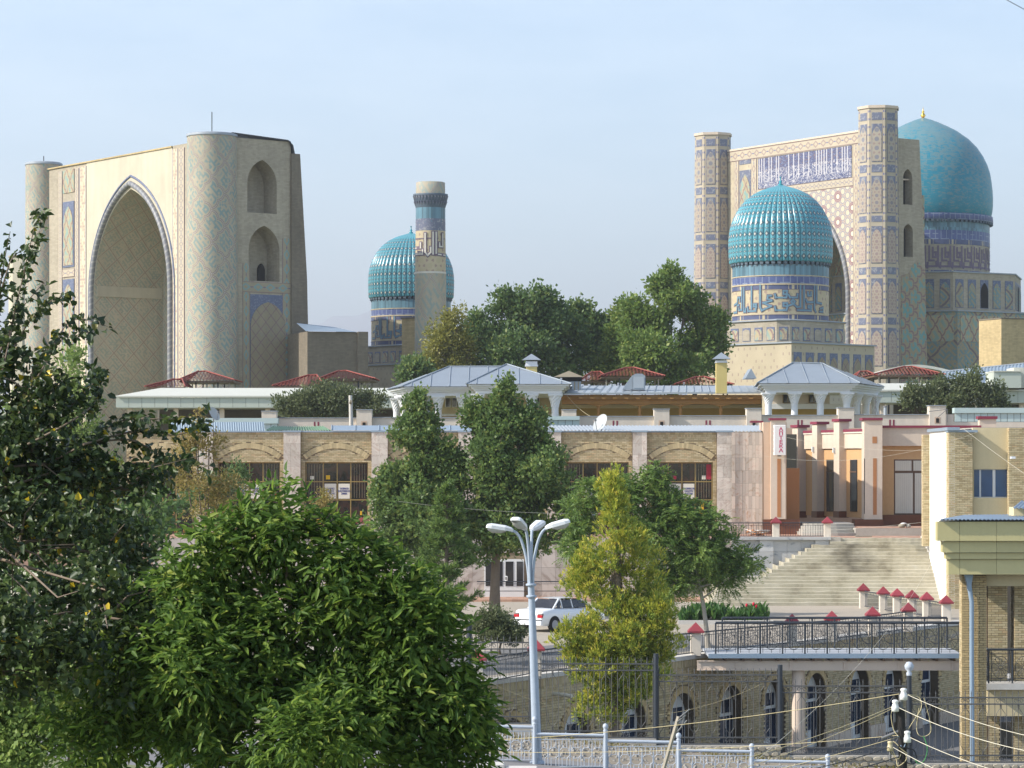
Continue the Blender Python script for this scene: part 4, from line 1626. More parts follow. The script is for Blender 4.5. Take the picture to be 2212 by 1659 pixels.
tag(cb.build('corbels', M['muqarnas'], main, dl), kind='stuff')
for nm, mat, y0, y1, rr in (('teal_band', 'teal_band', 508, 486, 142), ('fret_band', 'fret_band', 528, 508, 142.3), ('cartouche_band', 'cartouche_band', 538, 528, 142.6),
                            ('script_ground', 'mosque_brick', 593, 538, 142), ('cartouche_band', 'cartouche_band', 604, 593, 142.6)):
    MB().lathe([(rr * kd, zd(y0)), (rr * kd, zd(y1))], 64, capt=False, ur=rr * kd).build(nm, M[mat], main, dl)
fa = math.atan2(-dc.y, -dc.x) - MA
rr = 142 * kd
paths = []
a = fa - 1.5
i = 0
zz = lambda t: zd(590) + (zd(541) - zd(590)) * t
while a < fa + 1.5:
    w = 0.075
    paths.append([(a, zz(0.95)), (a, zz(0.12)), (a + w * 0.4, zz(0.05)), (a + w * 0.5, zz(0.25))])
    paths.append([(a + w * 0.8, zz(0.95 - 0.1 * (i % 2))), (a + w * 0.8, zz(0.35)), (a + w * 1.7, zz(0.35))])
    paths.append([(a + w * 1.5, zz(0.9)), (a + w * 1.5, zz(0.5)), (a + w * 2.1, zz(0.5)), (a + w * 2.1, zz(0.7)), (a + w * 1.75, zz(0.7))])
    paths.append([(a + w * 0.8, zz(0.1)), (a + w * 2.2, zz(0.1)), (a + w * 2.2, zz(0.3))])
    a += w * 2.55
    i += 1
strokes(MB(), paths, rr, 0.22, off=0.04).build('script', M['kufic_edge'], main, dl)
# octagonal body in two tiers
yaw8 = R(8)
for nm, r8, z0, z1, mats, cm in (('upper_octagon', 11.3, zd(686), zd(603), ['panel_diamond', 'diamond_tiles'], 5), ('lower_octagon', 12.9, MZ, zd(686), ['diamond_tiles'], 1)):
    poly = [(r8 * math.cos(yaw8 + math.pi / 4 * i), r8 * math.sin(yaw8 + math.pi / 4 * i)) for i in range(8)]
    b = MB()
    b.slab(poly, z0, z1)
    b.build(nm, M['diamond_tiles'] if nm == 'lower_octagon' else M['mosque_brick'], main, dl, -MA)
    b = MB()
    b.slab([(x * 1.012, y * 1.012) for x, y in poly], z1 + 0.003, z1 + 0.14)
    b.build('coping', M['lead'], main, dl, -MA)
    if nm == 'upper_octagon':
        e = thing
        for f in (4, 5, 6, 7):
            a_, b_ = Vector(poly[f]), Vector(poly[(f + 1) % 8])
            Lf = (b_ - a_).length
            dd = (b_ - a_) / Lf
            ang = math.atan2(dd.y, dd.x)
            for kk in range(5):
                pw = Lf / 5
                x0, x1 = kk * pw + 0.3, (kk + 1) * pw - 0.3
                q = Rm @ Vector((a_.x, a_.y, 0))
                base = (dl.x + q.x, dl.y + q.y, 0)
                bb = MB()
                bb.plate([(x0, z0 + 0.5), (x1, z0 + 0.5), (x1, z1 - 0.7), (x0, z1 - 0.7)], -0.03, 0.05)
                bb.build('spandrel_panel', M['blue_spandrel'], main, base, ang - MA)
                bb = MB()
                bb.plate(arch_panel(x0 + 0.06, x1 - 0.06, z0 + 0.56, z1 - 2.0, z1 - 1.0, 6), -0.06, -0.031)
                bb.build('arched_panel', M['dark_void' if (kk == 2) else 'diamond_tiles'], main, base, ang - MA)
    else:
        for f in (4, 5, 6, 7):
            a_, b_ = Vector(poly[f]), Vector(poly[(f + 1) % 8])
            Lf = (b_ - a_).length
            dd = (b_ - a_) / Lf
            ang = math.atan2(dd.y, dd.x)
            q = Rm @ Vector((a_.x, a_.y, 0))
            base = (dl.x + q.x, dl.y + q.y, 0)
            bb = MB()
            bb.plate([(0.4, z1 - 3.2), (Lf - 0.4, z1 - 3.2), (Lf - 0.4, z1 - 0.4), (0.4, z1 - 0.4)], -0.04, 0.05)
            bb.build('frieze_panel', M['panel_diamond'], main, base, ang - MA)
            bb = MB()
            bb.plate(arch_panel(Lf * 0.40, Lf * 0.56, MZ, zd(765), zd(742), 6), -0.06, 0.05)
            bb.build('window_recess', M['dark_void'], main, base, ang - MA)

# brick tower at the right edge
D = 265.0
root = thing('brick_block', 'plain yellow brick block at the right edge below the great dome', 'building', (XP(2163, D), D, 0), R(24))
zt_ = ZP(689, D)
MB().box(0, 0, MZ, 8, 3.8, zt_).build('wall', M['tower_brick'], root)
MB().box(-0.05, -0.05, zt_ + 0.003, 8.05, 3.85, zt_ + 0.12).build('coping', M['hall_brick'], root)
# ------------------------------------------------------------------ town helpers
class T:
    """a thing whose parts are written in world coordinates"""

    def __init__(s, name, label, cat, loc, group=None):
        s.o = Vector(loc)
        s.r = thing(name, label, cat, loc, 0, group)

    def add(s, name, mb, mat, par=None, kind=None):
        mb.v = [(x - s.o.x, y - s.o.y, z - s.o.z) for x, y, z in mb.v]
        o = mb.build(name, M[mat], par if par is not None else s.r)
        if kind:
            o['kind'] = kind
        return o

    def box(s, name, mat, x0, y0, z0, x1, y1, z1, par=None):
        return s.add(name, MB().box(min(x0, x1), min(y0, y1), min(z0, z1), max(x0, x1), max(y0, y1), max(z0, z1)), mat, par)

    def pbox(s, name, mat, px0, py0, px1, py1, D, t, par=None):
        """box whose front face fills a photo rectangle at distance D, t deep"""
        return s.box(name, mat, XP(px0, D), D, ZP(py1, D), XP(px1, D), D + t, ZP(py0, D), par)


def set_tint(o, vals):
    at = o.data.attributes.new('tint', 'FLOAT', 'FACE')
    at.data.foreach_set('value', np.array(vals, dtype=np.float32))


def brickwork(mb, tints, x0, x1, z0, z1, y, bw=0.25, bh=0.075, g=0.013, t=0.03, test=None, rng=rnd, org=None):
    """running-bond bricks on a wall facing -y; org fixes the bond"""
    c = bh + g
    n = max(1, round((z1 - z0) / c))
    c = (z1 - z0) / n
    ox = x0 if org is None else org
    for r in range(n):
        za, zb_ = z0 + r * c + g / 2, z0 + (r + 1) * c - g / 2
        sh = (bw + g) / 2 * (r % 2)
        i = math.floor((x0 - ox - sh) / (bw + g))
        while True:
            xa = ox + sh + i * (bw + g)
            xb = xa + bw
            i += 1
            if xa >= x1 - 0.02:
                break
            xa, xb = max(xa, x0), min(xb, x1)
            if xb - xa < 0.03:
                continue
            if test and not test((xa + xb) / 2, (za + zb_) / 2):
                continue
            yo = y - t + rng.uniform(-0.004, 0.004)
            mb.face([(xa, yo, za), (xb, yo, za), (xb, yo, zb_), (xa, yo, zb_)])
            mb.face([(xa, yo, zb_), (xb, yo, zb_), (xb, y, zb_), (xa, y, zb_)])
            mb.face([(xa, y, za), (xb, y, za), (xb, yo, za), (xa, yo, za)])
            mb.face([(xa, y, za), (xa, yo, za), (xa, yo, zb_), (xa, y, zb_)])
            mb.face([(xb, yo, za), (xb, y, za), (xb, y, zb_), (xb, yo, zb_)])
            k = rng.random()
            tints += [k] * 5


def corrugated(mb, p00, p10, p11, p01, n, amp):
    """corrugated sheet over a quad; waves run from edge p00-p10 to p01-p11"""
    p00, p10, p11, p01 = map(Vector, (p00, p10, p11, p01))
    nn = (p10 - p00).cross(p01 - p00)
    nn.normalize()
    if nn.z < 0:
        nn = -nn
    r0_, r1_ = [], []
    for i in range(n * 4 + 1):
        t = i / (n * 4)
        o = nn * (amp * math.sin(t * n * 2 * math.pi))
        r0_.append(p00.lerp(p10, t) + o)
        r1_.append(p01.lerp(p11, t) + o)
    mb.grid([r0_, r1_], None)
    return mb


def text_part(txt, size, mat, loc, parent, align='CENTER', bold=0.0, rot=(math.radians(90), 0, 0), sx=1.0):
    cu = bpy.data.curves.new('lettering', 'FONT')
    cu.body = txt
    cu.size = size
    cu.align_x = align
    cu.align_y = 'CENTER'
    cu.extrude = 0.004
    cu.offset = bold * 0.5
    cu.space_line = 0.95
    cu.resolution_u = 2
    tmp = bpy.data.objects.new('tmp', cu)
    COL.objects.link(tmp)
    dg = bpy.context.evaluated_depsgraph_get()
    me = bpy.data.meshes.new_from_object(tmp.evaluated_get(dg))
    bpy.data.objects.remove(tmp)
    me.materials.clear()
    me.materials.append(M[mat])
    o = put('lettering', me, parent, loc)
    o.rotation_euler = rot
    o.scale = (sx, 1, 1)
    return o


# ------------------------------------------------------------------ bazaar halls with panelled eaves
def hall(label, pl, pr, D, yc0, yc1, yp1, pw, left_end=True):
    xl, xr = XP(pl, D), XP(pr, D)
    t = T('market_hall', label, 'market hall', ((xl + xr) / 2, D, 3.0))
    zc0, zc1, zp = ZP(yc0, D + 2.5), ZP(yc1, D), ZP(yp1, D)
    b = MB()
    ins = 3.0 if left_end else 0.0
    b.face([(xl, D - 0.15, zc1), (xr, D - 0.15, zc1), (xr, D + 2.5, zc0), (xl + ins, D + 2.5, zc0)])
    b.face([(xl, D - 0.15, zc1 - 0.12), (xr, D - 0.15, zc1 - 0.12), (xr, D - 0.15, zc1), (xl, D - 0.15, zc1)])
    b.face([(xl, D + 8, zc1), (xl, D - 0.15, zc1), (xl + ins, D + 2.5, zc0), (xl + ins, D + 8, zc0)])
    b.face([(xl + ins, D + 2.5, zc0), (xr, D + 2.5, zc0), (xr, D + 8, zc0 + 0.05), (xl + ins, D + 8, zc0 + 0.05)])
    t.add('roof_coping', b, 'panel_cream')
    n = max(1, round((xr - xl) / pw))
    for i in range(n):
        a, c = xl + (xr - xl) * i / n + 0.012, xl + (xr - xl) * (i + 1) / n - 0.012
        t.box('panel', 'panel_mint', a, D, zp, c, D + 0.06, zc1 - 0.13)
    t.box('eave_core', 'seam_dark', xl + 0.03, D + 0.05, zp + 0.02, xr, D + 0.4, zc1 - 0.14)
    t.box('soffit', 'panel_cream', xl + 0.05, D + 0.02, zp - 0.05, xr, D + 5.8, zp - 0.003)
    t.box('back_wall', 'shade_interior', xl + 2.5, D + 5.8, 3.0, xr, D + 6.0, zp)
    for i in range(int((xr - xl) / 3.4) + 1):
        x = xl + 0.8 + i * 3.4
        t.box('column', 'peach', x, D + 0.5, 3.0, x + 0.35, D + 0.85, zp - 0.055)
        if i % 2:
            t.box('stall_table', 'panel_cream', x + 0.8, D + 1.6, zp - 1.6, x + 2.6, D + 2.4, zp - 1.45)
    return t


hall('long pale-green panelled market hall on the left, below the gateway', 250, 868, 205.0, 838, 855, 880, 0.98)
hall('pale-green panelled market hall on the right, behind the grey-green bush', 1880, 2290, 203.0, 828, 842, 869, 1.48, False)


# ------------------------------------------------------------------ red tiled gazebos
def tile_slope(mb, a, b, c, d, step=0.26):
    """pantiles on a slope: a-b eave, d-c ridge (c may equal d)"""
    a, b, c, d = map(Vector, (a, b, c, d))
    n = max(4, int((b - a).length / step))
    nn = (b - a).cross(d - a)
    nn.normalize()
    if nn.z < 0:
        nn = -nn
    rows = 9
    ed = (b - a) / (b - a).length
    L = (b - a).length
    sd, sc = (d - a).dot(ed), (c - a).dot(ed)
    rise = (d - a) - ed * sd
    for i in range(n):
        for (u0, u1, h0, h1) in ((0, 0.25, 0, 0.055), (0.25, 0.5, 0.055, 0.055), (0.5, 0.75, 0.055, 0), (0.75, 1.0, 0, 0)):
            s0, s1 = (i + u0) / n * L, (i + u1) / n * L

            def top(s):
                if s < sd:
                    return s / max(sd, 1e-6)
                if s > sc:
                    return (L - s) / max(L - sc, 1e-6)
                return 1.0
            t0, t1 = max(0.0, min(1.0, top(s0))), max(0.0, min(1.0, top(s1)))
            for r in range(rows):
                lo, hi = r / rows, (r + 1) / rows
                if lo >= max(t0, t1):
                    break
                q = []
                for s_, t_, h_, dz in ((s0, min(lo, t0), h0, 0.05), (s1, min(lo, t1), h1, 0.05), (s1, min(hi, t1), h1, 0.0), (s0, min(hi, t0), h0, 0.0)):
                    q.append(a + ed * s_ + rise * t_ + nn * (h_ + dz))
                mb.face(q)
    return mb


def gazebo(label, pl, pr, pa, ya, ye, yb, D, dep=6.0, posts=5):
    xl, xr, xa = XP(pl, D), XP(pr, D), XP(pa, D + dep / 2)
    ze, za, z0 = ZP(ye, D), ZP(ya, D + dep / 2), ZP(yb, D) - 3.0
    t = T('tiled_gazebo', label, 'gazebo', ((xl + xr) / 2, D + dep / 2, z0), 'red-roofed gazebos of the bazaar')
    A, B, C, E = (xl, D, ze), (xr, D, ze), (xr, D + dep, ze), (xl, D + dep, ze)
    r1, r2 = (xa - 0.3, D + dep / 2, za), (xa + 0.3, D + dep / 2, za)
    for nm, q in (('front', (A, B, r2, r1)), ('right', (B, C, r2, r2)), ('left', (E, A, r1, r1)), ('back', (C, E, r1, r2))):
        t.add('roof_slope', tile_slope(MB(), *q), 'roof_red')
    for p, q in ((A, r1), (B, r2), (C, r2), (E, r1), (r1, r2)):
        t.add('ridge_tile', MB().tube([Vector(p) + Vector((0, 0, .06)), Vector(q) + Vector((0, 0, .1))], 0.06, 6), 'roof_red')
    b = MB()
    b.box(xl + 0.1, D + 0.1, ze - 0.14, xr - 0.1, D + dep - 0.1, ze - 0.02)
    t.add('eave_board', b, 'frame_brown')
    for i in range(posts):
        x = xl + 0.5 + (xr - xl - 1.0) * i / (posts - 1)
        for y in (D + 0.5, D + dep - 0.5):
            t.box('post', 'iron_dark' if i % 2 else 'wood_grey', x - 0.05, y - 0.05, z0, x + 0.05, y + 0.05, ze - 0.142)
    return t


gazebo('red tiled gazebo roof before the left gateway tower', 384, 507, 437, 804, 822, 838, 216)
gazebo('low red tiled roof left of the gazebo before the gateway', 312, 400, 385, 821, 836, 850, 213, 5, 4)
gazebo('red tiled gazebo roof in front of the shaded brick hall', 688, 811, 740, 803, 819, 838, 216)
gazebo('low red tiled roof left of the gazebo by the brick hall', 588, 702, 676, 812, 834, 850, 213, 5, 4)
gazebo('wide red tiled gazebo roof behind the metal dormer', 1296, 1437, 1362, 796, 813, 832, 214)
gazebo('small red tiled roof right of the tin smoke hood', 1252, 1322, 1288, 805, 822, 838, 218, 5, 4)
gazebo('red tiled roof left of the right-hand yellow chimney', 1458, 1586, 1513, 816, 831, 845, 214, 5, 4)
gazebo('red tiled gazebo roof under the curved white roof edge', 1886, 2043, 1963, 794, 810, 830, 210, 6, 7)
gazebo('small red tiled roof at the end of the right pavilion', 1850, 1902, 1866, 804, 815, 830, 216, 5, 4)

t = T('curved_canopy', 'white arched roof edge rising behind the rightmost red gazebo', 'canopy', (XP(1970, 222), 222, 8))
pts = []
for i in range(17):
    s_ = i / 16
    px = 1886 + (2058 - 1886) * s_
    py = 808 - 19 * math.sin(math.pi * min(1, s_ * 0.97)) * (1 - 0.12 * s_) - 5 * s_
    pts.append((XP(px, 222), ZP(py, 222)))
b = MB()
for (xa, za), (xb, zb_) in zip(pts, pts[1:]):
    b.face([(xa, 222, za - 0.22), (xb, 222, zb_ - 0.22), (xb, 222, zb_), (xa, 222, za)])
    b.face([(xa, 222, za), (xb, 222, zb_), (xb, 230, zb_), (xa, 230, za)], smooth=True)
    b.face([(xa, 230, za - 0.22), (xb, 230, zb_ - 0.22), (xb, 222, zb_ - 0.22), (xa, 222, za - 0.22)])
t.add('vault_sheet', b, 'panel_cream')
for i in (2, 8, 14):
    t.box('support', 'iron_grey', pts[i][0] - 0.08, 224, 3.0, pts[i][0] + 0.08, 224.2, pts[i][1] - 0.2)
t = T('metal_roof', 'long blue-grey corrugated roof sloping up to the right edge', 'roof', (XP(2130, 212), 212, 8))
b = MB()
corrugated(b, (XP(2030, 206.5), 206.5, ZP(831, 206.5)), (XP(2290, 206.5), 206.5, ZP(820, 206.5)), (XP(2290, 222), 222, ZP(778, 222)), (XP(2034, 222), 222, ZP(804, 222)), 34, 0.05)
t.add('sheet', b, 'zinc_blue')
t.add('ridge', MB().tube([(XP(2034, 222), 222, ZP(804, 222) + .03), (XP(2290, 222), 222, ZP(778, 222) + .03)], 0.08, 6), 'zinc_pale')
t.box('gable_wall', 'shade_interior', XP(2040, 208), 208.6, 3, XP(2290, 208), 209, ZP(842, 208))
t = T('roof_box', 'pale grey roof-top box at the right edge above the market hall', 'roof box', (XP(2180, 202), 202, 14))
t.pbox('body', 'panel_mint', 2147, 803, 2206, 838, 202, 3.5)
t.pbox('side_wing', 'panel_cream', 2190, 794, 2290, 838, 202.8, 3.0)
t.box('cap', 'panel_cream', XP(2146, 202), 201.9, ZP(803, 202) + .003, XP(2207, 202), 205.6, ZP(801, 202))


# ------------------------------------------------------------------ white pavilions
def capital_column(t, x, y, ztop, zcap, z0, r=0.23):
    c = MB()
    c.lathe([(r * 1.05, z0), (r, zcap - 0.05), (r, zcap)], 14, cx=x, cy=y, capt=False)
    sh = t.add('column', c, 'white_paint')
    m = MB()
    rows = []
    n = 20
    lv = 7
    for j in range(lv + 1):
        f = j / lv
        rr = r * (1.02 + 0.85 * f ** 1.4)
        z = zcap + (ztop - zcap - 0.12) * f
        rows.append([(x + rr * (1 + 0.10 * ((k + j) % 2)) * math.cos(2 * math.pi * k / n), y + rr * (1 + 0.10 * ((k + j) % 2)) * math.sin(2 * math.pi * k / n), z) for k in range(n)])
    m.grid(rows, None, closed=True, smooth=False)
    m.box(x - r * 2.0, y - r * 2.0, ztop - 0.12, x + r * 2.0, y + r * 2.0, ztop)
    t.add('capital', m, 'white_paint', sh)


def seam_slope(t, a, b, c, d, mat='zinc', step=1.25):
    """one roof slope of sheet metal with standing seams as parts"""
    a, b, c, d = map(Vector, (a, b, c, d))
    m = MB()
    m.face([a, b, c, d] if (c - d).length > 1e-3 else [a, b, c])
    s_ = t.add('roof_slope', m, mat)
    L = (b - a).length
    ed = (b - a) / L
    sd, sc = (d - a).dot(ed), (c - a).dot(ed)
    rise = (d - a) - ed * sd
    n = max(1, int(L / step))
    for i in range(1, n + 1):
        s0 = (i - 0.5) * L / n
        tp = 1.0
        if s0 < sd:
            tp = s0 / max(sd, 1e-6)
        elif s0 > sc:
            tp = (L - s0) / max(L - sc, 1e-6)
        p, q = a + ed * s0, a + ed * s0 + rise * tp
        sm = MB()
        sm.tube([p + Vector((0, 0, .03)), q + Vector((0, 0, .03))], 0.028, 4, smooth=False)
        t.add('seam', sm, mat, s_)


def hip(t, A, B, C, E, r1, r2, mat='zinc', step=1.25):
    seam_slope(t, A, B, r2, r1, mat, step)
    seam_slope(t, B, C, r2, r2, mat, step)
    seam_slope(t, C, E, r1, r2, mat, step)
    seam_slope(t, E, A, r1, r1, mat, step)
    for p, q in ((A, r1), (B, r2), (r1, r2)):
        t.add('ridge_cap', MB().tube([Vector(p) + Vector((0, 0, .03)), Vector(q) + Vector((0, 0, .04))], 0.05, 5), mat)


def entablature(t, poly, zb_, zf, zc):
    """frieze zb..zf and stepped cornice zf..zc round a plan polygon"""
    def off(poly, d):
        cx, cy = sum(p[0] for p in poly) / len(poly), sum(p[1] for p in poly) / len(poly)
        out = []
        for x, y in poly:
            v = Vector((x - cx, y - cy))
            out.append((x + (d if v.x > 0 else -d), y + (d if v.y > 0 else -d)))
        return out
    b = MB()
    b.slab(poly, zb_, zf)
    t.add('frieze', b, 'white_paint')
    h = (zc - zf) / 3
    for j, d in enumerate((0.12, 0.28, 0.46)):
        b = MB()
        b.slab(off(poly, d), zf + j * h + 0.002, zf + (j + 1) * h)
        t.add('cornice', b, 'white_paint')
    return off(poly, 0.62)


ZE = ZP(836, 188)
ZF, ZB = ZE - 0.36, ZP(855, 188)
ZC = ZP(884, 188)
PZ = 6.0
t = T('white_pavilion', 'white pavilion with stepped grey metal roofs behind the leafy tree', 'pavilion', (XP(1000, 190), 190, PZ), 'white pavilions with carved capitals')
A_, Bq, Cq, Eq = (XP(889, 188), 188), (XP(1216, 188), 188), (XP(1216, 195), 195.5), (XP(851, 195), 195.5)
e = entablature(t, [A_, Bq, Cq, Eq], ZB, ZF, ZE)
e = [(x, y, ZE + 0.02) for x, y in e]
hip(t, *e, (XP(969, 192), 192, ZP(792.5, 192)), (XP(1085, 192), 192, ZP(792.5, 192)))
W0, W1, W2, W3 = (XP(1027, 182.5), 182.5), (XP(1214, 182.5), 182.5), (XP(1214, 182.5), 187.5), (XP(1027, 182.5), 187.5)
e = entablature(t, [W0, W1, W2, W3], ZB + 0.01, ZF + 0.01, ZE + 0.01)
e = [(x, y, ZE + 0.03) for x, y in e[:2]] + [(e[2][0], 192.5, ZE + 0.03), (e[3][0], 192.5, ZE + 0.03)]
hip(t, *e, (XP(1093, 188), 188, ZP(788, 188)), (XP(1096, 188), 188, ZP(788, 188)))
for px, D in ((853, 194.5), (869, 191.2), (892, 188.4), (947, 188.3), (1000, 188.3), (1032, 182.9), (1090, 182.9), (1148, 182.9), (1199, 182.9)):
    capital_column(t, XP(px, D) + (0.12 if D > 189 else 0), D, ZB, ZC, PZ)
t.box('back_wall', 'mustard', XP(930, 195), 194.6, PZ, XP(1216, 195), 194.9, ZC - 0.2)
t.box('wall_band', 'cream_wall', XP(930, 195), 194.55, ZC - 0.19, XP(1216, 195), 194.85, ZB)
t.box('moulding', 'white_paint', XP(928, 195), 194.3, ZC - 0.35, XP(1216, 195), 194.54, ZC - 0.2)
for px in (968, 982, 996, 1160):
    f = t.box('window', 'frame_white', XP(px - 6, 195), 194.4, ZP(880, 195), XP(px + 6, 195), 194.52, ZP(859, 195))
    t.box('pane', 'glass_dark', XP(px - 4, 195), 194.35, ZP(879, 195), XP(px + 4, 195), 194.39, ZP(860.5, 195), f)

ZE2 = ZP(829, 184)
ZF2, ZB2, ZC2 = ZE2 - 0.40, ZP(848, 184), ZP(871, 184)
t = T('white_pavilion', 'white pavilion with a single grey hipped roof, right of the timber porch', 'pavilion', (XP(1760, 188), 188, PZ), 'white pavilions with carved capitals')
A_, Bq, Cq, Eq = (XP(1654, 184), 184), (XP(1836, 184), 184), (XP(1897, 192), 192), (XP(1650, 192), 192)
e = entablature(t, [A_, Bq, Cq, Eq], ZB2, ZF2, ZE2)
e = [(x, y, ZE2 + 0.02) for x, y in e]
hip(t, *e, (XP(1713, 188.5), 188.5, ZP(784, 188.5)), (XP(1777, 188.5), 188.5, ZP(786, 188.5)))
for px, D in ((1660, 184.4), (1716, 184.4), (1772, 184.4), (1829, 184.4), (1850, 186.9), (1871, 189.4), (1891, 191.6)):
    capital_column(t, XP(px, D), D, ZB2, ZC2, PZ)
t.box('back_wall', 'mustard', XP(1652, 190), 189.4, PZ, XP(1810, 190), 189.7, ZP(884, 190))
t.box('moulding', 'white_paint', XP(1652, 190), 189.1, ZP(884, 190), XP(1812, 190), 189.38, ZP(873, 190))
t.box('wall_band', 'peach_pale', XP(1652, 190), 189.35, ZP(872.9, 190), XP(1790, 190), 189.65, ZB2)
for px in (1699, 1755):
    f = t.box('window', 'frame_gold', XP(px - 11, 190), 189.2, ZP(871, 190), XP(px + 11, 190), 189.34, ZP(851, 190))
    t.box('pane', 'glass_dark', XP(px - 9.5, 190), 189.14, ZP(870, 190), XP(px - 1, 190), 189.19, ZP(852, 190), f)
    t.box('pane', 'glass_dark', XP(px + 1, 190), 189.14, ZP(870, 190), XP(px + 9.5, 190), 189.19, ZP(852, 190), f)
b = MB()
b.plate([(XP(1608, 192), ZP(818, 192)), (XP(1632, 192), ZP(818, 192)), (XP(1620, 192), ZP(797, 192))], 191, 194)
t.add('dormer', b, 'zinc')

# timber porch between the pavilions
t = T('timber_porch', 'long timber porch with carved beam and flat tin roof between pavilions', 'porch', (XP(1430, 192), 192, PZ))
zf_, zr = ZP(849, 190), ZP(833, 197)
b = MB()
b.face([(XP(1208, 189.6), 189.6, zf_), (XP(1652, 189.6), 189.6, zf_ + 0.08), (XP(1640, 197), 197, zr), (XP(1228, 197), 197, zr)])
b.face([(XP(1208, 189.6), 189.6, zf_ - 0.12), (XP(1652, 189.6), 189.6, zf_ - 0.04), (XP(1652, 189.6), 189.6, zf_ + 0.08), (XP(1208, 189.6), 189.6, zf_)])
t.add('tin_roof', b, 'zinc_pale')
for i in range(1, 26):
    px = 1208 + (1652 - 1208) * i / 26
    t.add('seam', MB().tube([(XP(px, 189.6), 189.6, zf_ + 0.05 + 0.08 * i / 26), (XP(1228 + 412 * i / 26, 197), 197, zr + .03)], 0.025, 4, smooth=False), 'zinc_pale')
t.pbox('beam', 'wood', 1212, 853, 1646, 862, 190.0, 0.4)
t.pbox('carved_fascia', 'wood', 1214, 862.1, 1644, 873, 190.25, 0.3)
for i in range(17):
    px = 1230 + i * 24.5
    b = MB()
    x = XP(px, 190)
    b.plate([(x - 0.14, ZP(862, 190)), (x + 0.14, ZP(862, 190)), (x + 0.16, ZP(858, 190)), (x - 0.16, ZP(858, 190))], 189.7, 189.998)
    t.add('bracket', b, 'wood')
for px in (1293, 1382, 1470, 1557):
    x = XP(px, 190.4)
    c = MB().lathe([(0.10, PZ), (0.14, ZP(897, 190)), (0.10, ZP(893, 190)), (0.13, ZP(885, 190)), (0.09, ZP(880, 190)), (0.16, ZP(877, 190))], 10, cx=x, cy=190.45)
    c.plate([(x - 0.75, ZP(873, 190) - .005), (x - 0.2, ZP(877, 190)), (x + 0.2, ZP(877, 190)), (x + 0.75, ZP(873, 190) - .005)], 190.3, 190.6)
    t.add('turned_column', c, 'wood')
t.box('back_wall', 'mustard', XP(1214, 193), 193.0, PZ, XP(1646, 193), 193.3, ZP(882, 193))
t.box('wall_moulding', 'cream_wall', XP(1214, 193), 192.9, ZP(882, 193) + .003, XP(1646, 193), 193.3, ZP(874, 193))
t.box('dark_lattice', 'frame_brown', XP(1214, 193), 193.0, ZP(874, 193) + .003, XP(1646, 193), 193.3, zf_ - 0.1)


def chimney(label, px, D, w, yt, yb, ycap, ybase):
    x = XP(px, D)
    t = T('chimney', label, 'chimney', (x, D, ZP(ybase, D)), 'yellow chimneys with pointed metal hats')
    k = D / F
    h = w / 2 * k
    t.box('stack', 'chimney_yellow', x - h * 0.86, D - h * 0.86, ZP(ybase, D), x + h * 0.86, D + h * 0.86, ZP(yb, D))
    t.box('collar', 'white_paint', x - h, D - h, ZP(yb, D) + .002, x + h, D + h, ZP((yb + ycap) / 2 + 3, D))
    t.box('collar', 'white_paint', x - h * 0.9, D - h * 0.9, ZP((yb + ycap) / 2 + 3, D) + .002, x + h * 0.9, D + h * 0.9, ZP(ycap + 3, D))
    for sx in (-1, 1):
        for sy in (-1, 1):
            t.box('strut', 'iron_grey', x + sx * h * 0.7 - .02, D + sy * h * 0.7 - .02, ZP(ycap + 3, D), x + sx * h * 0.7 + .02, D + sy * h * 0.7 + .02, ZP(ycap, D) + .05)
    b = MB()
    q = [(x - h * 1.45, D - h * 1.45), (x + h * 1.45, D - h * 1.45), (x + h * 1.45, D + h * 1.45), (x - h * 1.45, D + h * 1.45)]
    for i in range(4):
        b.face([(*q[i], ZP(ycap, D)), (*q[(i + 1) % 4], ZP(ycap, D)), (x, D, ZP(yt, D))])
    b.face([(*p, ZP(ycap, D)) for p in reversed(q)])
    t.add('metal_hat', b, 'zinc')


chimney('yellow chimney with pointed metal hat on the stepped pavilion roof', 1148, 194, 28, 764, 792, 778, 830)
chimney('tall yellow chimney with pointed metal hat left of the right pavilion', 1558, 185, 27, 761, 784, 776, 850)

t = T('smoke_hood', 'rusty tin smoke hood at the left end of the timber porch', 'hood', (XP(1228, 193), 193, ZP(845, 193)))
D = 193
b = MB()
q = [(1196, -0.9), (1260, -0.9), (1260, 1.0), (1196, 1.0)]
for i in range(4):
    a, c = q[i], q[(i + 1) % 4]
    b.face([(XP(a[0], D), D + a[1], ZP(815, D)), (XP(c[0], D), D + c[1], ZP(815, D)), (XP(1229, D), D, ZP(801, D))])
t.add('hood_top', b, 'rust_tin')
t.pbox('body', 'zinc', 1217, 824, 1255, 845, D - 0.5, 1.0)
t.pbox('opening', 'dark_void', 1215, 815.2, 1257, 824, D - 0.4, 0.8)
for px in (1222, 1230, 1240, 1248):
    t.pbox('stave', 'rust_tin', px, 824.5, px + 2.5, 844, D - 0.56, 0.05)
b = MB()
b.face([(XP(1198, D), D - .8, ZP(816, D)), (XP(1214, D), D - .5, ZP(820, D)), (XP(1217, D), D - .5, ZP(843, D)), (XP(1210, D), D - .5, ZP(830, D))])
t.add('side_sheet', b, 'zinc')
t = T('roof_dormer', 'grey sheet-metal dormer wedge on the porch roof', 'dormer', (XP(1370, 191.5), 191.5, ZP(842, 191.5)))
D = 191.2
b = MB()
b.plate([(XP(1366, D), ZP(841.5, D)), (XP(1394, D), ZP(841.5, D)), (XP(1394, D), ZP(812, D)), (XP(1387, D), ZP(807, D)), (XP(1374, D), ZP(807, D)), (XP(1366, D), ZP(811, D))], D, D + 1.0)
t.add('box', b, 'zinc')
b = MB()
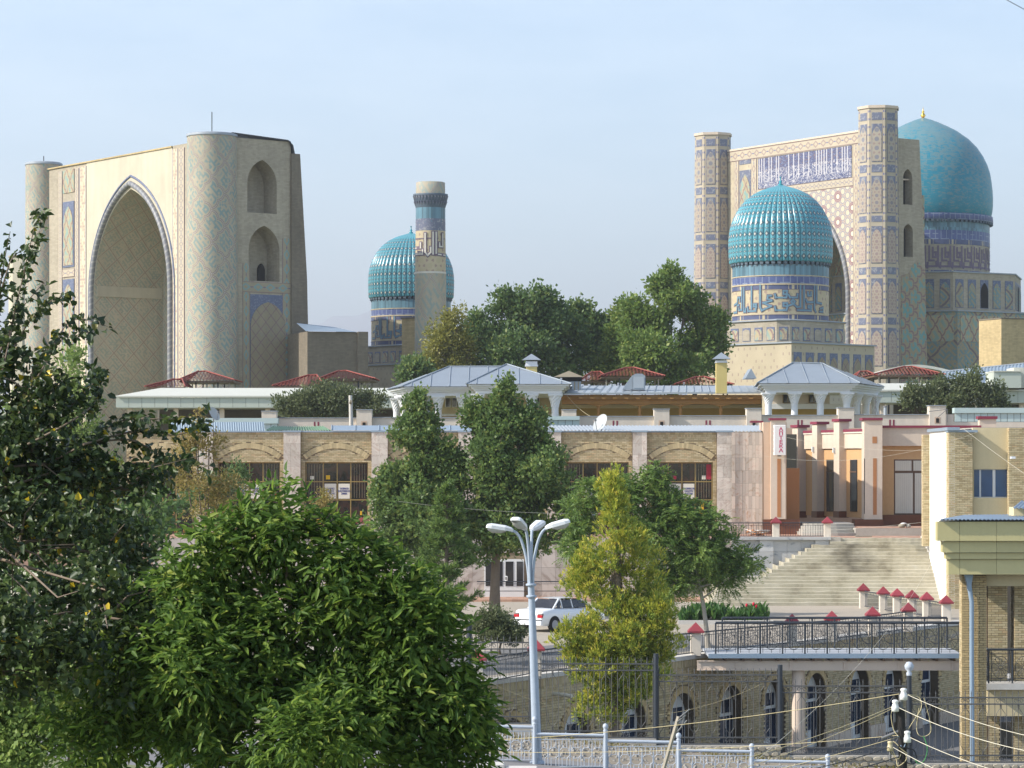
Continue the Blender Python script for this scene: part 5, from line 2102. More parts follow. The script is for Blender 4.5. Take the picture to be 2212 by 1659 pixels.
b.plate([(XP(1344, D), ZP(841, D)), (XP(1365.5, D), ZP(841, D)), (XP(1365.5, D), ZP(812, D))], D + .1, D + .9)
t.add('wedge', b, 'zinc')
t.pbox('hatch', 'zinc_pale', 1369, 814, 1391, 838, D - 0.03, 0.03)

# ------------------------------------------------------------------ peach parapet with pillars
t = T('parapet_wall', 'pale peach parapet wall with square pillars behind the arcade roof', 'wall', (XP(1200, 175), 175, 9.5))
pil = [(565, 597, 889), (770, 803, 886), (1000, 1032, 886), (1214, 1245, 886), (1413, 1446, 884.5), (1613, 1645, 883), (1811, 1845, 882), (2008, 2043, 877)]
D = 175.0
prev = 420
for i, (a, c, y) in enumerate(pil):
    dd = D - 0.35
    t.pbox('wall_run', 'peach_pale', prev, 905 - i * 1.2, a - 0.2, 960, D, 0.35)
    t.pbox('coping', 'lead', prev, 903.2 - i * 1.2, a - 0.2, 904.8 - i * 1.2, D - 0.08, 0.5)
    for s_ in (-4, 4):
        m_ = (prev + a) / 2 + s_
        if i:
            t.pbox('slit', 'maroon', m_ - 1.8, 912 - i * .8, m_ + 1.8, 921, D - 0.012, 0.01)
    p_ = t.pbox('pillar', 'peach_pale', a, y, c, 960, dd, 1.0)
    t.pbox('pillar_cap', 'lead', a - 1.2, y - 1.8, c + 1.2, y - .1, dd - 0.06, 1.15)
    if i > 0:
        f = t.pbox('square_frame', 'salmon', (a + c) / 2 - 6.5, y + 23.5, (a + c) / 2 + 6, y + 38, dd - 0.012, 0.01)
        t.pbox('square_hole', 'dark_void', (a + c) / 2 - 3.5, y + 26.5, (a + c) / 2 + 3, y + 36, dd - 0.03, 0.015)
    prev = c + 0.2
t.pbox('wall_run', 'peach_pale', prev, 895, 2290, 960, D, 0.35)
for lab, a, c, y0, y1, D in (('aqua panelled roof edge behind the leftmost bay of the arcade', 392, 600, 903, 935, 172), ('small aqua panelled roof edge beside the crown of the leafy tree', 1128, 1252, 899, 921, 172), ('aqua panelled roof edge at the right, over the cream building', 2062, 2290, 881, 911, 166)):
    t = T('panelled_parapet', lab, 'parapet', (XP((a + c) / 2, D), D, ZP(y1, D)), 'aqua panelled roof edges')
    k = 0.012
    ym = y0 + (y1 - y0) * 0.38
    t.pbox('top_panel', 'panel_aqua', a, y0, c, ym - 0.2, D - 0.12, 0.9)
    n = max(2, int((c - a) / 14))
    for i in range(n):
        t.pbox('panel', 'panel_aqua', a + (c - a) * i / n + 0.5, ym + 0.2, a + (c - a) * (i + 1) / n - 0.5, y1, D, 0.06)
    t.pbox('core', 'seam_dark', a + 1, ym + 0.1, c - 0.5, y1 + 0.5, D + 0.05, 0.5)
t = T('concrete_post', 'short leaning concrete post in front of the round bush', 'post', (XP(757, 172), 172, ZP(930, 172)))
t.add('shaft', MB().tube([P(759, 930, 172), P(757, 854, 172)], [0.13, 0.11], 8), 'concrete_pale')
t.add('wire_wrap', MB().tube([P(755, 868, 171.8), P(760, 869, 171.8)], 0.13, 6), 'rust_tin')
t = T('vent_pipe', 'thin white vent pipe on the parapet right of the pavilion', 'pipe', (XP(1912, 174), 174, ZP(897, 174)))
t.add('pipe', MB().tube([P(1912, 897, 174), P(1912, 880, 174)], 0.1, 8), 'zinc_pale')
t.add('cap', MB().lathe([(0.12, ZP(880, 174)), (0.14, ZP(877.5, 174)), (0.02, ZP(876.5, 174))], 10, cx=XP(1912, 174), cy=174), 'iron_grey')


def antenna(label, px, yb, yt, D, arms):
    t = T('antenna', label, 'antenna', (XP(px, D), D, ZP(yb, D)))
    t.add('mast', MB().tube([P(px, yb, D), P(px, yt, D)], 0.025, 5), 'iron_grey')
    for (a, y0, b_, y1) in arms:
        t.add('arm', MB().tube([P(a, y0, D), P(b_, y1, D)], 0.018, 4), 'iron_grey')


antenna('bent aerial on the parapet before the right pavilion', 1891, 897, 855, 174, [(1885, 893, 1893, 868), (1893, 868, 1889, 860), (1896, 895, 1890, 872), (1888, 866, 1894, 862)])
antenna('thin roof aerial leaning over the aqua parapet at right', 2046, 913, 883, 164, [(2024, 903, 2046, 884), (2006, 889, 2046, 884), (2044, 883, 2047, 886)])
antenna('spindly roof aerial beside the leafy tree top', 1152, 900, 884, 172, [(1147, 889, 1156, 887), (1156, 887, 1170, 885)])
# ------------------------------------------------------------------ brick arcade of shops on the terrace
AD = 156.0
kA = AD / F
arc = T('shop_arcade', 'long yellow brick shop arcade with shallow blind arches and marble pilasters', 'arcade', (XP(1000, AD), AD, TZ))
bays = [(273, 425), (461, 613), (650, 803), (838, 990), (1025, 1182), (1212, 1366), (1397, 1548)]
pils = [(425, 461), (613, 650), (803, 838), (990, 1025), (1182, 1212), (1366, 1397), (1548, 1581)]
z_top, z_open, z_base = ZP(934, AD), ZP(998.5, AD), TZ + 0.02
POSTER = {1: ("7-SONLI\nSAVDO\nDO'KON", "TADBIRKOR\nSADOV\nERKIN"), 2: ("8-SONLI\nSAVDO\nDO'KON", "TADBIRKOR\nBOBOYEMIROVA\nZAMIRA"), 5: ("11-SONLI\nSAVDO\nDO'KON", "TADBIRKOR\nJADOV\nASROR"), 6: ("12-SONLI\nSAVDO\nDO'KON", "TADBIRKOR\nDANIYEV\nRUSTAM")}
for bi, (L_, R_) in enumerate(bays):
    xl, xr = XP(L_, AD), XP(R_, AD)
    ol, orr = xl + 9 * kA, xr - 8 * kA
    zc_o, zc_i, zs_o = ZP(957, AD), ZP(968.5, AD), ZP(984, AD)
    al, ar = xl + 3.5 * kA, xr - 3.5 * kA
    hw, mid = (ar - al) / 2, (ar + al) / 2
    ris = zc_o - zs_o
    rad = (hw * hw + ris * ris) / (2 * ris)
    cz = zc_o - rad
    th = zc_o - zc_i

    def in_arch(x, z):
        d = math.hypot(x - mid, z - cz)
        return not (rad - th - 0.02 < d < rad + 0.03 and z > zs_o - 0.28 and al - 0.02 < x < ar + 0.02)
    arc.box('wall_backing', 'mortar_pale', xl, AD + 0.034, z_open, xr, AD + 0.4, z_top)
    arc.box('wall_backing', 'mortar_pale', xl, AD + 0.034, z_base, ol - 0.02, AD + 0.4, z_open - 0.002)
    arc.box('wall_backing', 'mortar_pale', orr + 0.02, AD + 0.034, z_base, xr, AD + 0.4, z_open - 0.002)
    b, tn = MB(), []
    brickwork(b, tn, xl + .01, xr - .01, z_open, ZP(944, AD), AD + 0.034, test=in_arch)
    brickwork(b, tn, xl + .01, ol, z_base, z_open, AD + 0.034)
    brickwork(b, tn, orr, xr - .01, z_base, z_open, AD + 0.034)
    brickwork(b, tn, xl + .01, xr - .01, ZP(944, AD), ZP(939, AD), AD + 0.02, bw=0.07, bh=0.12)
    brickwork(b, tn, xl + .01, xr - .01, ZP(939, AD), z_top, AD + 0.034)
    set_tint(arc.add('brickwork', b, 'brick_face', kind='stuff'), tn)
    # arch bricks one by one
    a0 = math.asin((hw - 0.02) / rad)
    n = 30
    for i in range(n):
        t0, t1 = -a0 + 2 * a0 * i / n + 0.0011, -a0 + 2 * a0 * (i + 1) / n - 0.0011
        q = [(mid + (rad - th) * math.sin(t0), cz + (rad - th) * math.cos(t0)), (mid + (rad - th) * math.sin(t1), cz + (rad - th) * math.cos(t1)),
             (mid + rad * math.sin(t1), cz + rad * math.cos(t1)), (mid + rad * math.sin(t0), cz + rad * math.cos(t0))]
        arc.add('arch_brick', MB().plate(q, AD - 0.035, AD + 0.03), 'brick_yellow')
    # shop window
    yf = AD + 0.28
    fr = MB()
    cols = [0, 0.285, 0.505, 0.72, 1.0]
    rws = [0, 0.44, 0.49, 0.735, 1.0]
    W = orr - ol
    H = z_open - z_base
    fw = 0.055
    for c_ in cols:
        x = ol + W * c_
        x = min(max(x, ol + fw / 2), orr - fw / 2)
        fr.box(x - fw / 2, yf, z_base, x + fw / 2, yf + 0.06, z_open)
    for r_ in (0.48, 0.735, 1.0):
        z = z_base + H * r_
        fr.box(ol, yf - 0.004, z - fw, orr, yf + 0.055, z)
    sh = arc.add('window_frame', fr, 'frame_gold')
    pane_rows = [(0.0, 0.48), (0.48, 0.735), (0.735, 1.0)]
    for ci in range(4):
        for (r0_, r1_) in pane_rows:
            arc.box('pane', 'glass_shop', ol + W * cols[ci] + .02, yf + 0.022, z_base + H * r0_ + .01, ol + W * cols[ci + 1] - .02, yf + 0.03, z_base + H * r1_ - .01, sh)
    if bi in POSTER:
        for j, c0 in enumerate((1, 2)):
            x0, x1 = ol + W * cols[c0] + .07, ol + W * cols[c0 + 1] - .05
            za, zb_ = z_base + H * 0.49, z_base + H * 0.70
            pz = arc.box('poster', 'poster', x0, yf - 0.012, za, x1, yf + 0.018, zb_, sh)
            o = text_part(POSTER[bi][j], 0.15, 'ink_blue', (0, 0, 0), pz, bold=0.004, sx=0.62 if 'BOBO' in POSTER[bi][j] else 0.78)
            o.location = ((x0 + x1) / 2 - arc.o.x, yf - 0.02 - arc.o.y, (za + zb_) / 2 - arc.o.z)
    # grille bars in the outer top panes
    gr = MB()
    for ci in (0, 3):
        xa, xb = ol + W * cols[ci] + .05, ol + W * cols[ci + 1] - .05
        for i in range(7):
            x = xa + (xb - xa) * i / 6
            gr.box(x - .008, yf + .005, z_base + H * .5, x + .008, yf + .018, z_base + H * .97)
    arc.add('grille', gr, 'rust_tin', sh, kind='stuff')
    for j in range(11):
        gx_, gw = ol + W * rnd.uniform(.04, .9), rnd.uniform(.08, .26)
        gz, gh = z_base + H * rnd.choice((.02, .14, .26, .52, .76)), rnd.uniform(.12, .38)
        arc.box('shop_goods', rnd.choice(('goods_red', 'goods_yellow', 'wood', 'pipe_blue', 'poster', 'rust_wall', 'maroon')), gx_, yf + .009, gz, min(gx_ + gw, orr - .08), yf + .019, gz + gh, sh)
    if bi == 6:
        x0 = ol + W * 0.75
        arc.add('yellow_dress', MB().plate([(x0, z_base + H * .22), (x0 + .5, z_base + H * .22), (x0 + .36, z_base + H * .36), (x0 + .4, z_base + H * .45), (x0 + .1, z_base + H * .45), (x0 + .14, z_base + H * .36)], yf - .05, yf - .01), 'goods_yellow', sh)
        arc.box('red_curtain', 'goods_red', ol + W * .9, yf - .004, z_base + H * .76, ol + W * .98, yf + .018, z_base + H * .97, sh)
    arc.box('interior_dark', 'dark_void', ol, AD + 0.42, z_base, orr, AD + 0.5, z_open)
for pi, (a, c) in enumerate(pils):
    arc.box('pilaster_core', 'mortar_pale', XP(a, AD) + .01, AD - 0.22, TZ, XP(c, AD) - .01, AD + 0.4, ZP(932, AD))
    n = 9
    zz = [TZ + (ZP(934, AD) - TZ) * i / n for i in range(n + 1)]
    for i in range(n):
        xm = XP(a + (c - a) * rnd.choice((0.4, 0.5, 0.62)), AD)
        for x0, x1 in ((XP(a, AD), xm), (xm, XP(c, AD))):
            arc.box('marble_panel', 'marble', x0 + .004, AD - 0.255, zz[i] + .004, x1 - .004, AD - 0.215, zz[i + 1] - .004)
    arc.box('pilaster_cap', 'zinc_blue', XP(a - 1.5, AD), AD - 0.32, ZP(934, AD) + .003, XP(c + 1.5, AD), AD + 0.1, ZP(930, AD))
# marble corner right of the last bay: curved run of narrow panels
f_ = Frame(1647, 155.6, 1581, 155.5)
for i in range(9):
    xa, xb = -f_.L * (1 - i / 9), -f_.L * (1 - (i + 1) / 9)
    for j in range(8):
        z0, z1 = TZ + (ZP(934, AD) - TZ) * j / 8, TZ + (ZP(934, AD) - TZ) * (j + 1) / 8
        bend = 0.10 * math.sin(math.pi * (i + 0.5) / 9)
        pa, pb = f_.N + f_.e * xa + f_.i * bend, f_.N + f_.e * xb + f_.i * (0.10 * math.sin(math.pi * (i + 0.7) / 9))
        g_ = 0.004
        b = MB()
        d_ = (pb - pa).normalized()
        pa, pb = pa + d_ * g_, pb - d_ * g_
        nn = Vector((d_.y, -d_.x)) * 0.03
        q = [(pa.x + nn.x, pa.y + nn.y), (pb.x + nn.x, pb.y + nn.y), (pb.x, pb.y), (pa.x, pa.y)]
        b.slab(q, z0 + g_, z1 - g_)
        arc.add('marble_panel', b, 'marble_rust')
arc.box('corner_core', 'mortar_pale', XP(1581, 156), 156.05, TZ, XP(1648, 156), 158, ZP(933, AD))
# roof
rf = MB()
zr0, zr1 = ZP(934, AD) + 0.10, ZP(919, 168)
arc.box('gutter', 'zinc_blue', XP(273, AD), AD - 0.14, ZP(934, AD) + .003, XP(1547, AD), AD + 0.25, zr0 - .02)
arc.add('corrugated_sheet', corrugated(MB(), (XP(1170, AD), AD - 0.2, zr0), (XP(1690, AD), AD - 0.2, zr0 - .05), (XP(1660, 168), 168, zr1), (XP(1160, 168), 168, zr1), 66, 0.035), 'zinc_pale')
for i in range(9):
    px0, px1 = 717 + i * 51, 717 + (i + 1) * 51 - 0.4
    b = MB()
    b.face([(XP(px0, AD), AD - 0.2, zr0), (XP(px1, AD), AD - 0.2, zr0), (XP(px1, 168), 168, zr1), (XP(px0, 168), 168, zr1)])
    b.tube([(XP(px0, AD), AD - 0.2, zr0 + .03), (XP(px0, 168), 168, zr1 + .03)], 0.03, 4)
    arc.add('seam_sheet', b, 'zinc_blue')
arc.add('green_tile_patch', corrugated(MB(), (XP(573, AD), AD - 0.1, zr0), (XP(716, AD), AD - 0.1, zr0), (XP(700, 165), 165, zr1 - .1), (XP(590, 165), 165, zr1 - .1), 24, 0.05), 'green_tile')
b = MB()
corrugated(b, (XP(366, 157.4), 157.4, ZP(934, 157.4)), (XP(572, 157.4), 157.4, ZP(934, 157.4)), (XP(570, 157.6), 157.6, ZP(911, 157.4)), (XP(366, 157.6), 157.6, ZP(912, 157.4)), 40, 0.014)
arc.add('corrugated_screen', b, 'zinc_blue')
arc.box('roof_deck', 'rust_tin', XP(273, AD), AD + 0.41, ZP(934, AD) - .25, XP(1650, AD), 168, ZP(934, AD) - .05)
# marble ground-floor front below the terrace
LD = 148.0
for i, a in enumerate(range(330, 1620, 30)):
    for j in range(4):
        if 1046 < a + 15 < 1132 and j < 4 and (1210 < 1165 + 32 * (3 - j) + 30):
            if 3 - j > 0:
                continue
        arc.box('marble_panel', 'marble_veined', XP(a, LD) + .005, LD, 1.42 + j * 0.78 + .005, XP(a + 30, LD) - .005, LD + 0.05, 1.42 + (j + 1) * 0.78 - .005)
arc.box('lower_wall', 'mortar_pale', XP(330, LD), LD + 0.055, 1.3, XP(1620, LD), LD + 0.19, TZ - 0.02)
d = arc.pbox('doorway', 'frame_white', 1046, 1208, 1132, 1290, LD - 0.08, 0.1)
for a, c in ((1049, 1062), (1076, 1086), (1092, 1109), (1116, 1130)):
    arc.pbox('pane', 'glass_dark', a, 1213, c, 1266, LD - 0.1, 0.02, d)
arc.add('door_handle', MB().tube([P(1092, 1245, LD - .1), P(1095.5, 1245, LD - .2), P(1095.5, 1254, LD - .2), P(1092, 1254, LD - .1)], 0.025, 5), 'frame_white', d)

# ------------------------------------------------------------------ satellite dishes
def dish(label, px, py, D, r, yaw, mast_y):
    c = P(px, py, D)
    t = T('satellite_dish', label, 'satellite dish', (c.x, c.y, ZP(mast_y, D)), 'satellite dishes on the roofs')
    b = MB()
    n = 24
    rows = []
    Mx = Matrix.Translation(c) @ Matrix.Rotation(yaw, 4, 'Z') @ Matrix.Rotation(R(62), 4, 'X')
    for j in range(6):
        f = j / 5
        rows.append([Mx @ Vector((r * f * math.cos(2 * math.pi * k / n), r * 1.08 * f * math.sin(2 * math.pi * k / n), 0.22 * r * f * f)) for k in range(n)])
    b.grid(rows, None, closed=True)
    t.add('reflector', b, 'dish_grey')
    t.add('arm', MB().tube([Mx @ Vector((0, -r, 0.2 * r)), Mx @ Vector((0, -r * 0.1, r * 0.95))], 0.02, 5), 'iron_grey')
    t.add('feed_horn', MB().tube([Mx @ Vector((0, -r * 0.15, r * 0.85)), Mx @ Vector((0, 0, r * 1.0))], 0.06, 8), 'iron_grey')
    t.add('mast', MB().tube([(c.x, c.y + .1, ZP(mast_y, D)), (c.x, c.y + .05, c.z)], 0.035, 6), 'iron_grey')


dish('grey satellite dish standing on the corrugated arcade roof', 1299, 915, 158.5, 0.52, R(-50), 938)
dish('pale satellite dish above the corrugated screen on the left', 461, 895, 165, 0.42, R(55), 920)

# ------------------------------------------------------------------ pharmacy wing
ph = T('pharmacy', 'peach pharmacy wing with stepped pillars and maroon copings above the stairs', 'shop', (XP(1800, 160), 160, TZ))
D = 155.6
ph.pbox('front_wall', 'salmon', 1649, 912, 1699, 1122, D, 2.5)
ph.pbox('plinth', 'dark_granite', 1648.5, 1122.2, 1728, 1158, D - 0.06, 0.4)
ph.pbox('sign_pillar', 'peach', 1665, 908, 1697, 1121, D - 0.25, 0.24)
ph.pbox('coping', 'maroon', 1662, 903, 1699, 907.8, D - 0.35, 0.6)
ph.pbox('coping', 'maroon', 1621, 909, 1649, 913, D + 1.0, 0.5)
ph.pbox('slot', 'rust_wall', 1679, 991, 1687, 1117, D - 0.262, 0.01)
ph.pbox('door_recess', 'glass_dark', 1699.2, 938, 1721, 1011, 158.5, 0.1)
ph.pbox('panel_wall', 'rust_wall', 1699.2, 1011.2, 1727, 1126, 158.2, 0.4)
pf = Frame(1867, 158.0, 1722, 168.0)


def pplate(name, mat, pa, pb, ya, yb, off, th, yref=None):
    """block on the slanting pharmacy front between photo columns pa..pb"""
    xa, xb = pf.x(pa), pf.x(pb)
    pm = (pa + pb) / 2
    z0, z1 = pf.z(pm, yb), pf.z(pm, ya)
    A2, B2 = pf.N + pf.e * xa, pf.N + pf.e * xb
    q = [A2 - pf.i * off, B2 - pf.i * off, B2 - pf.i * off + pf.i * th, A2 - pf.i * off + pf.i * th]
    b = MB()
    b.slab([(p.x, p.y) for p in q], z0, z1)
    return ph.add(name, b, mat)


pplate('lintel_wall', 'peach', 1737, 1867, 934, 969, 0.0, 0.4)
pplate('orange_wall', 'apricot', 1737, 1867, 969.3, 1116, -0.12, 0.4)
pplate('coping', 'maroon', 1737, 1867, 928.5, 933.7, 0.08, 0.5)
pplate('upper_band', 'peach_pale', 1737, 1867, 933.8, 937, 0.06, 0.1)
for pa, pb, y in ((1722, 1734, 924), (1765, 1776, 917), (1812, 1824, 911)):
    pplate('pillar', 'peach', pa, pb, y, 1104, 0.32, 0.6)
    pplate('coping', 'maroon', pa - 1.5, pb + 2, y - 6, y - 0.3, 0.40, 0.8)
    pplate('pillar_base', 'dark_granite', pa - .5, pb + .5, 1104.3, 1118, 0.35, 0.6)
for pa, pb in ((1758, 1764), (1783, 1797), (1800, 1808), (1834, 1848)):
    pplate('doorway', 'glass_dark', pa, pb, 993, 1105, -0.06, 0.05)
    pplate('transom', 'frame_brown', pa, pb, 1018, 1020.5, -0.04, 0.05)
for pa, pb, y in ((1768, 1770, 970), (1813.5, 1815.5, 972)):
    pplate('wall_lamp', 'frame_white', pa, pb, y - 5, y + 6, 0.45, 0.12)
D = 157.2
ph.pbox('great_pillar', 'peach', 1867, 908, 1906, 1122, D, 1.2)
ph.pbox('coping', 'maroon', 1863, 902.5, 1907, 907.7, D - 0.1, 1.4)
ph.pbox('pillar_base', 'dark_granite', 1846, 1122.2, 1908, 1140, D - 0.15, 1.3)
ph.pbox('square_recess', 'rust_wall', 1884.5, 943, 1894.5, 957.5, D - 0.012, 0.01)
ph.pbox('slot', 'rust_wall', 1886, 990, 1894, 1112, D - 0.012, 0.01)
ph.pbox('slot', 'dark_void', 1866.8, 990, 1868, 1110, D - 0.006, 0.1)
D = 158.5
ph.pbox('coping', 'maroon', 1906.5, 919, 2120, 924, D - 0.12, 0.6)
ph.pbox('upper_band', 'peach', 1906.5, 924.2, 2120, 963, D, 0.5)
ph.pbox('recess_wall', 'apricot', 1906.5, 963.3, 1931, 1112, D + 0.45, 0.3)
ph.pbox('recess_wall', 'apricot', 1931, 963.3, 2010, 992, D + 0.45, 0.3)
ph.pbox('recess_wall', 'apricot', 2002, 992.3, 2120, 1112, D + 0.45, 0.3)
w_ = ph.pbox('window', 'frame_brown', 1931, 992.3, 2002, 1112, D + 0.5, 0.1)
for a, c, y0, y1 in ((1933.5, 1969, 995, 1017), (1973, 2001, 995, 1017), (1933.5, 1972, 1022, 1109), (1976, 2001, 1022, 1109)):
    ph.pbox('pane', 'blinds', a, y0, c, y1, D + 0.47, 0.02, w_)
    for i in range(int((c - a) / 4)):
        ph.pbox('blind_slat', 'poster', a + 1 + i * 4, y0 + 1, a + 3.6 + i * 4, y1 - 1, D + 0.455, 0.012, w_)
ph.pbox('plinth', 'dark_granite', 1908, 1112.3, 2120, 1136, D + 0.1, 0.5)
ph.pbox('coping', 'maroon', 2113, 899, 2155, 905, 160.5, 0.8)
ph.pbox('roof_pillar', 'peach', 2116, 905.2, 2152, 930, 160.6, 0.6)
ph.box('body', 'salmon', XP(1700, 160), 169, TZ, XP(2120, 160), 171, ZP(925, 170))
# curved entrance steps and platform
for i in range(4):
    x0, x1 = XP(1728 + i * 4, 154), XP(1846, 154)
    b = MB()
    pts = []
    for j in range(9):
        s_ = j / 8
        pts.append((x0 + (x1 - x0) * s_, 152.6 + i * 0.55 + 1.0 * (1 - (2 * s_ - 1) ** 2) * -0.5))
    b.slab(pts + [(x1, 158.5 - i * .01), (x0, 158.5 - i * .01)], TZ, TZ + 0.16 * (i + 1))
    ph.add('entrance_step', b, 'concrete')
ph.pbox('platform', 'concrete', 1848, 1141, 2010, 1158, 152.5, 4.6)
ph.pbox('platform_paving', 'pavers', 1850, 1140.2, 2010, 1140.8, 152.6, 4.5)

sg = T('pharmacy_sign', 'vertical white lightbox sign with red letters reading pharmacy in Cyrillic', 'sign', (XP(1684, 154.6), 154.6, ZP(984, 154.6)))
D = 154.7
b = MB()
b.bbox(XP(1672, D), D - 0.1, ZP(983, D), XP(1697.5, D), D + 0.5, ZP(918, D), 0.03)
sg.add('lightbox', b, 'sign_white')
sg.pbox('bracket', 'iron_grey', 1680, 983.5, 1688, 986, D + .1, .2)
y0, y1 = 923.0, 978.0
for i, ch in enumerate('АПТЕКА'):
    py = y0 + (y1 - y0) * (i + 0.5) / 6
    o = text_part(ch, 0.27, 'ink_red', (0, 0, 0), sg.r, bold=0.012, sx=1.25)
    o.location = P(1687, py, D - 0.104) - sg.o
    o = text_part(ch, 0.24, 'ink_red', (0, 0, 0), sg.r, bold=0.006, sx=0.5, rot=(R(90), 0, R(-90)))
    o.location = Vector((XP(1672, D) - 0.004, D + 0.2, ZP(py, D))) - sg.o

# ------------------------------------------------------------------ great stairs and marble terrace wall
sp = T('great_stairs', 'broad worn stone staircase climbing from the street to the pharmacy terrace', 'stairs', (XP(1820, 144), 144, 1.3))
NS = 19
for i in range(NS):
    Df = 141.0 + 0.3895 * i
    zt_ = 1.3 + 0.171 * (i + 1)
    pr_ = 2056 - (2056 - 1991) * i / (NS - 1)
    if i < 8:
        pl_ = 1535 + i * 4
    elif i < 17:
        pl_ = 1655 + (1755 - 1655) * (i - 8) / 8
    else:
        pl_ = (1793, 1816)[i - 17]
    xl, xr = XP(pl_, Df), XP(pr_, Df)
    # worn, slightly wavy nosing
    b = MB()
    n = 22
    jit = [rnd.uniform(-0.015, 0.015) for _ in range(n + 1)]
    jz = [rnd.uniform(-0.012, 0.008) for _ in range(n + 1)]
    for j in range(n):
        xa, xb = xl + (xr - xl) * j / n, xl + (xr - xl) * (j + 1) / n
        ya, yb = Df + jit[j], Df + jit[j + 1]
        za, zb_ = zt_ + jz[j], zt_ + jz[j + 1]
        b.face([(xa, ya, zt_ - 0.175), (xb, yb, zt_ - 0.175), (xb, yb, zb_ - 0.01), (xa, ya, za - 0.01)])
        b.face([(xa, ya, za - 0.01), (xb, yb, zb_ - 0.01), (xb, yb + 0.015, zb_), (xa, ya + 0.015, za)])
        b.face([(xa, ya + 0.015, za), (xb, yb + 0.015, zb_), (xb, Df + 0.6, zb_), (xa, Df + 0.6, za)])
    b.face([(xl, 148.3, 1.2), (xl, Df, 1.2), (xl, Df, zt_), (xl, 148.3, zt_)])
    b.face([(xl, Df, 1.2), (xl + 0.02, Df, 1.2), (xl + 0.02, Df, zt_), (xl, Df, zt_)])
    sp.add('step', b, 'step_stone')
# broken kerb along the right side
b = MB()
for i in range(NS):
    Df = 141.0 + 0.3895 * i
    zt_ = 1.3 + 0.171 * (i + 1) + rnd.uniform(0.06, 0.2)
    x = XP(2056 - 65 * i / (NS - 1), Df)
    b.box(x + .01, Df - .05, 1.2, x + 0.35 + rnd.uniform(0, .12), Df + 0.45, zt_)
sp.add('rough_kerb', b, 'concrete_pale', kind='stuff')

tw_ = T('terrace_wall', 'grey marble terrace wall left of the great stairs', 'wall', (XP(1700, 148), 148, 1.3))
for a in range(1580, 1790, 30):
    pil_ = a in (1640, 1760)
    for j in range(5):
        z0, z1 = 1.35 + j * 0.62, 1.35 + (j + 1) * 0.62
        if a + 30 > 1790:
            continue
        tw_.box('marble_panel', 'marble_grey', XP(a, 147.9) + .005, 147.85 - (0.12 if pil_ else 0), z0 + .005, XP(a + 30, 147.9) - .005, 147.95, z1 - .005)
tw_.box('wall_core', 'concrete', XP(1580, 148), 147.96, 1.3, XP(1790, 148), 148.19, TZ - .01)
tw_.box('cap_slab', 'marble_grey', XP(1579, 148), 147.6, TZ - .09, XP(1793, 148), 148.35, TZ + .06)
tw_.box('end_block', 'concrete', XP(1790, 148), 147.7, 3.2, XP(1815, 148), 148.4, TZ + .05)

# loose things on the terrace
t = T('scrap_pile', 'heap of broken boards and boxes by the terrace railing', 'scrap heap', (XP(1640, 150), 150, TZ))
for i in range(14):
    x0 = XP(1618 + rnd.uniform(0, 38), 150)
    b = MB()
    Mx = Matrix.Translation((x0, 150 + rnd.uniform(-.4, .5), TZ + 0.1 + rnd.uniform(0, .25))) @ Matrix.Rotation(rnd.uniform(-.5, .5), 4, 'Y') @ Matrix.Rotation(rnd.uniform(0, 3), 4, 'Z')
    b.box(-.35, -.2, -.02, .35, .2, .03, Mx)
    t.add('board', b, rnd.choice(['wood_grey', 'concrete_pale', 'rust_wall']))
t = T('plank', 'pale plank lying on the terrace paving', 'plank', (XP(1866, 151), 150, TZ))
t.add('board', MB().box(XP(1848, 150), 150, TZ + .01, XP(1884, 150), 150.35, TZ + .07), 'wood_grey')
t.add('batten', MB().box(XP(1852, 150), 150.1, TZ + .072, XP(1856, 150), 150.3, TZ + .11), 'wood_grey')
t = T('rubble_bag', 'white sack and stones on the raised platform by the pharmacy window', 'sack', (XP(1958, 153.2), 153.2, ZP(1140, 153)))
for a, y, w, h, mt in ((1948, 1140, 16, 9, 'rubble'), (1962, 1140, 12, 8, 'concrete'), (1952, 1133, 14, 4, 'sign_white')):
    b = MB().lathe([(0.01, 0), (w / 2 * .02, 0.02), (w / 2 * .026, h * .013), (w / 2 * .014, h * .024), (.01, h * .026)], 8)
    b.v = [(x + XP(a, 153.2), yy + 153.2, z + ZP(y, 153.2)) for x, yy, z in b.v]
    t.add('lump', b, mt)

# ------------------------------------------------------------------ cream building at the right with whitewashed side
rb = T('cream_building', 'cream building with whitewashed side wall, brick piers and blue window', 'building', (XP(2110, 138), 138, 1.3))
wf = Frame(2050, 138.0, 2008, 146.0)
ztw = ZP(930, 138)
b = MB()
q = [wf.N + wf.e * -wf.L, wf.N, wf.N + wf.i * 0.3, wf.N + wf.e * -wf.L + wf.i * 0.3]
b.slab([(p.x, p.y) for p in q], 1.0, ztw)
rb.add('white_side_wall', b, 'white_wash')
b = MB()
q2 = [wf.N + wf.e * -(wf.L + .1) - wf.i * .12, wf.N + wf.e * 0.3 - wf.i * .12, wf.N + wf.e * .3 + wf.i * 0.5, wf.N + wf.e * -(wf.L + .1) + wf.i * 0.5]
b.slab([(p.x, p.y) for p in q2], ztw + .003, ztw + .16)
rb.add('metal_coping', b, 'zinc_blue')


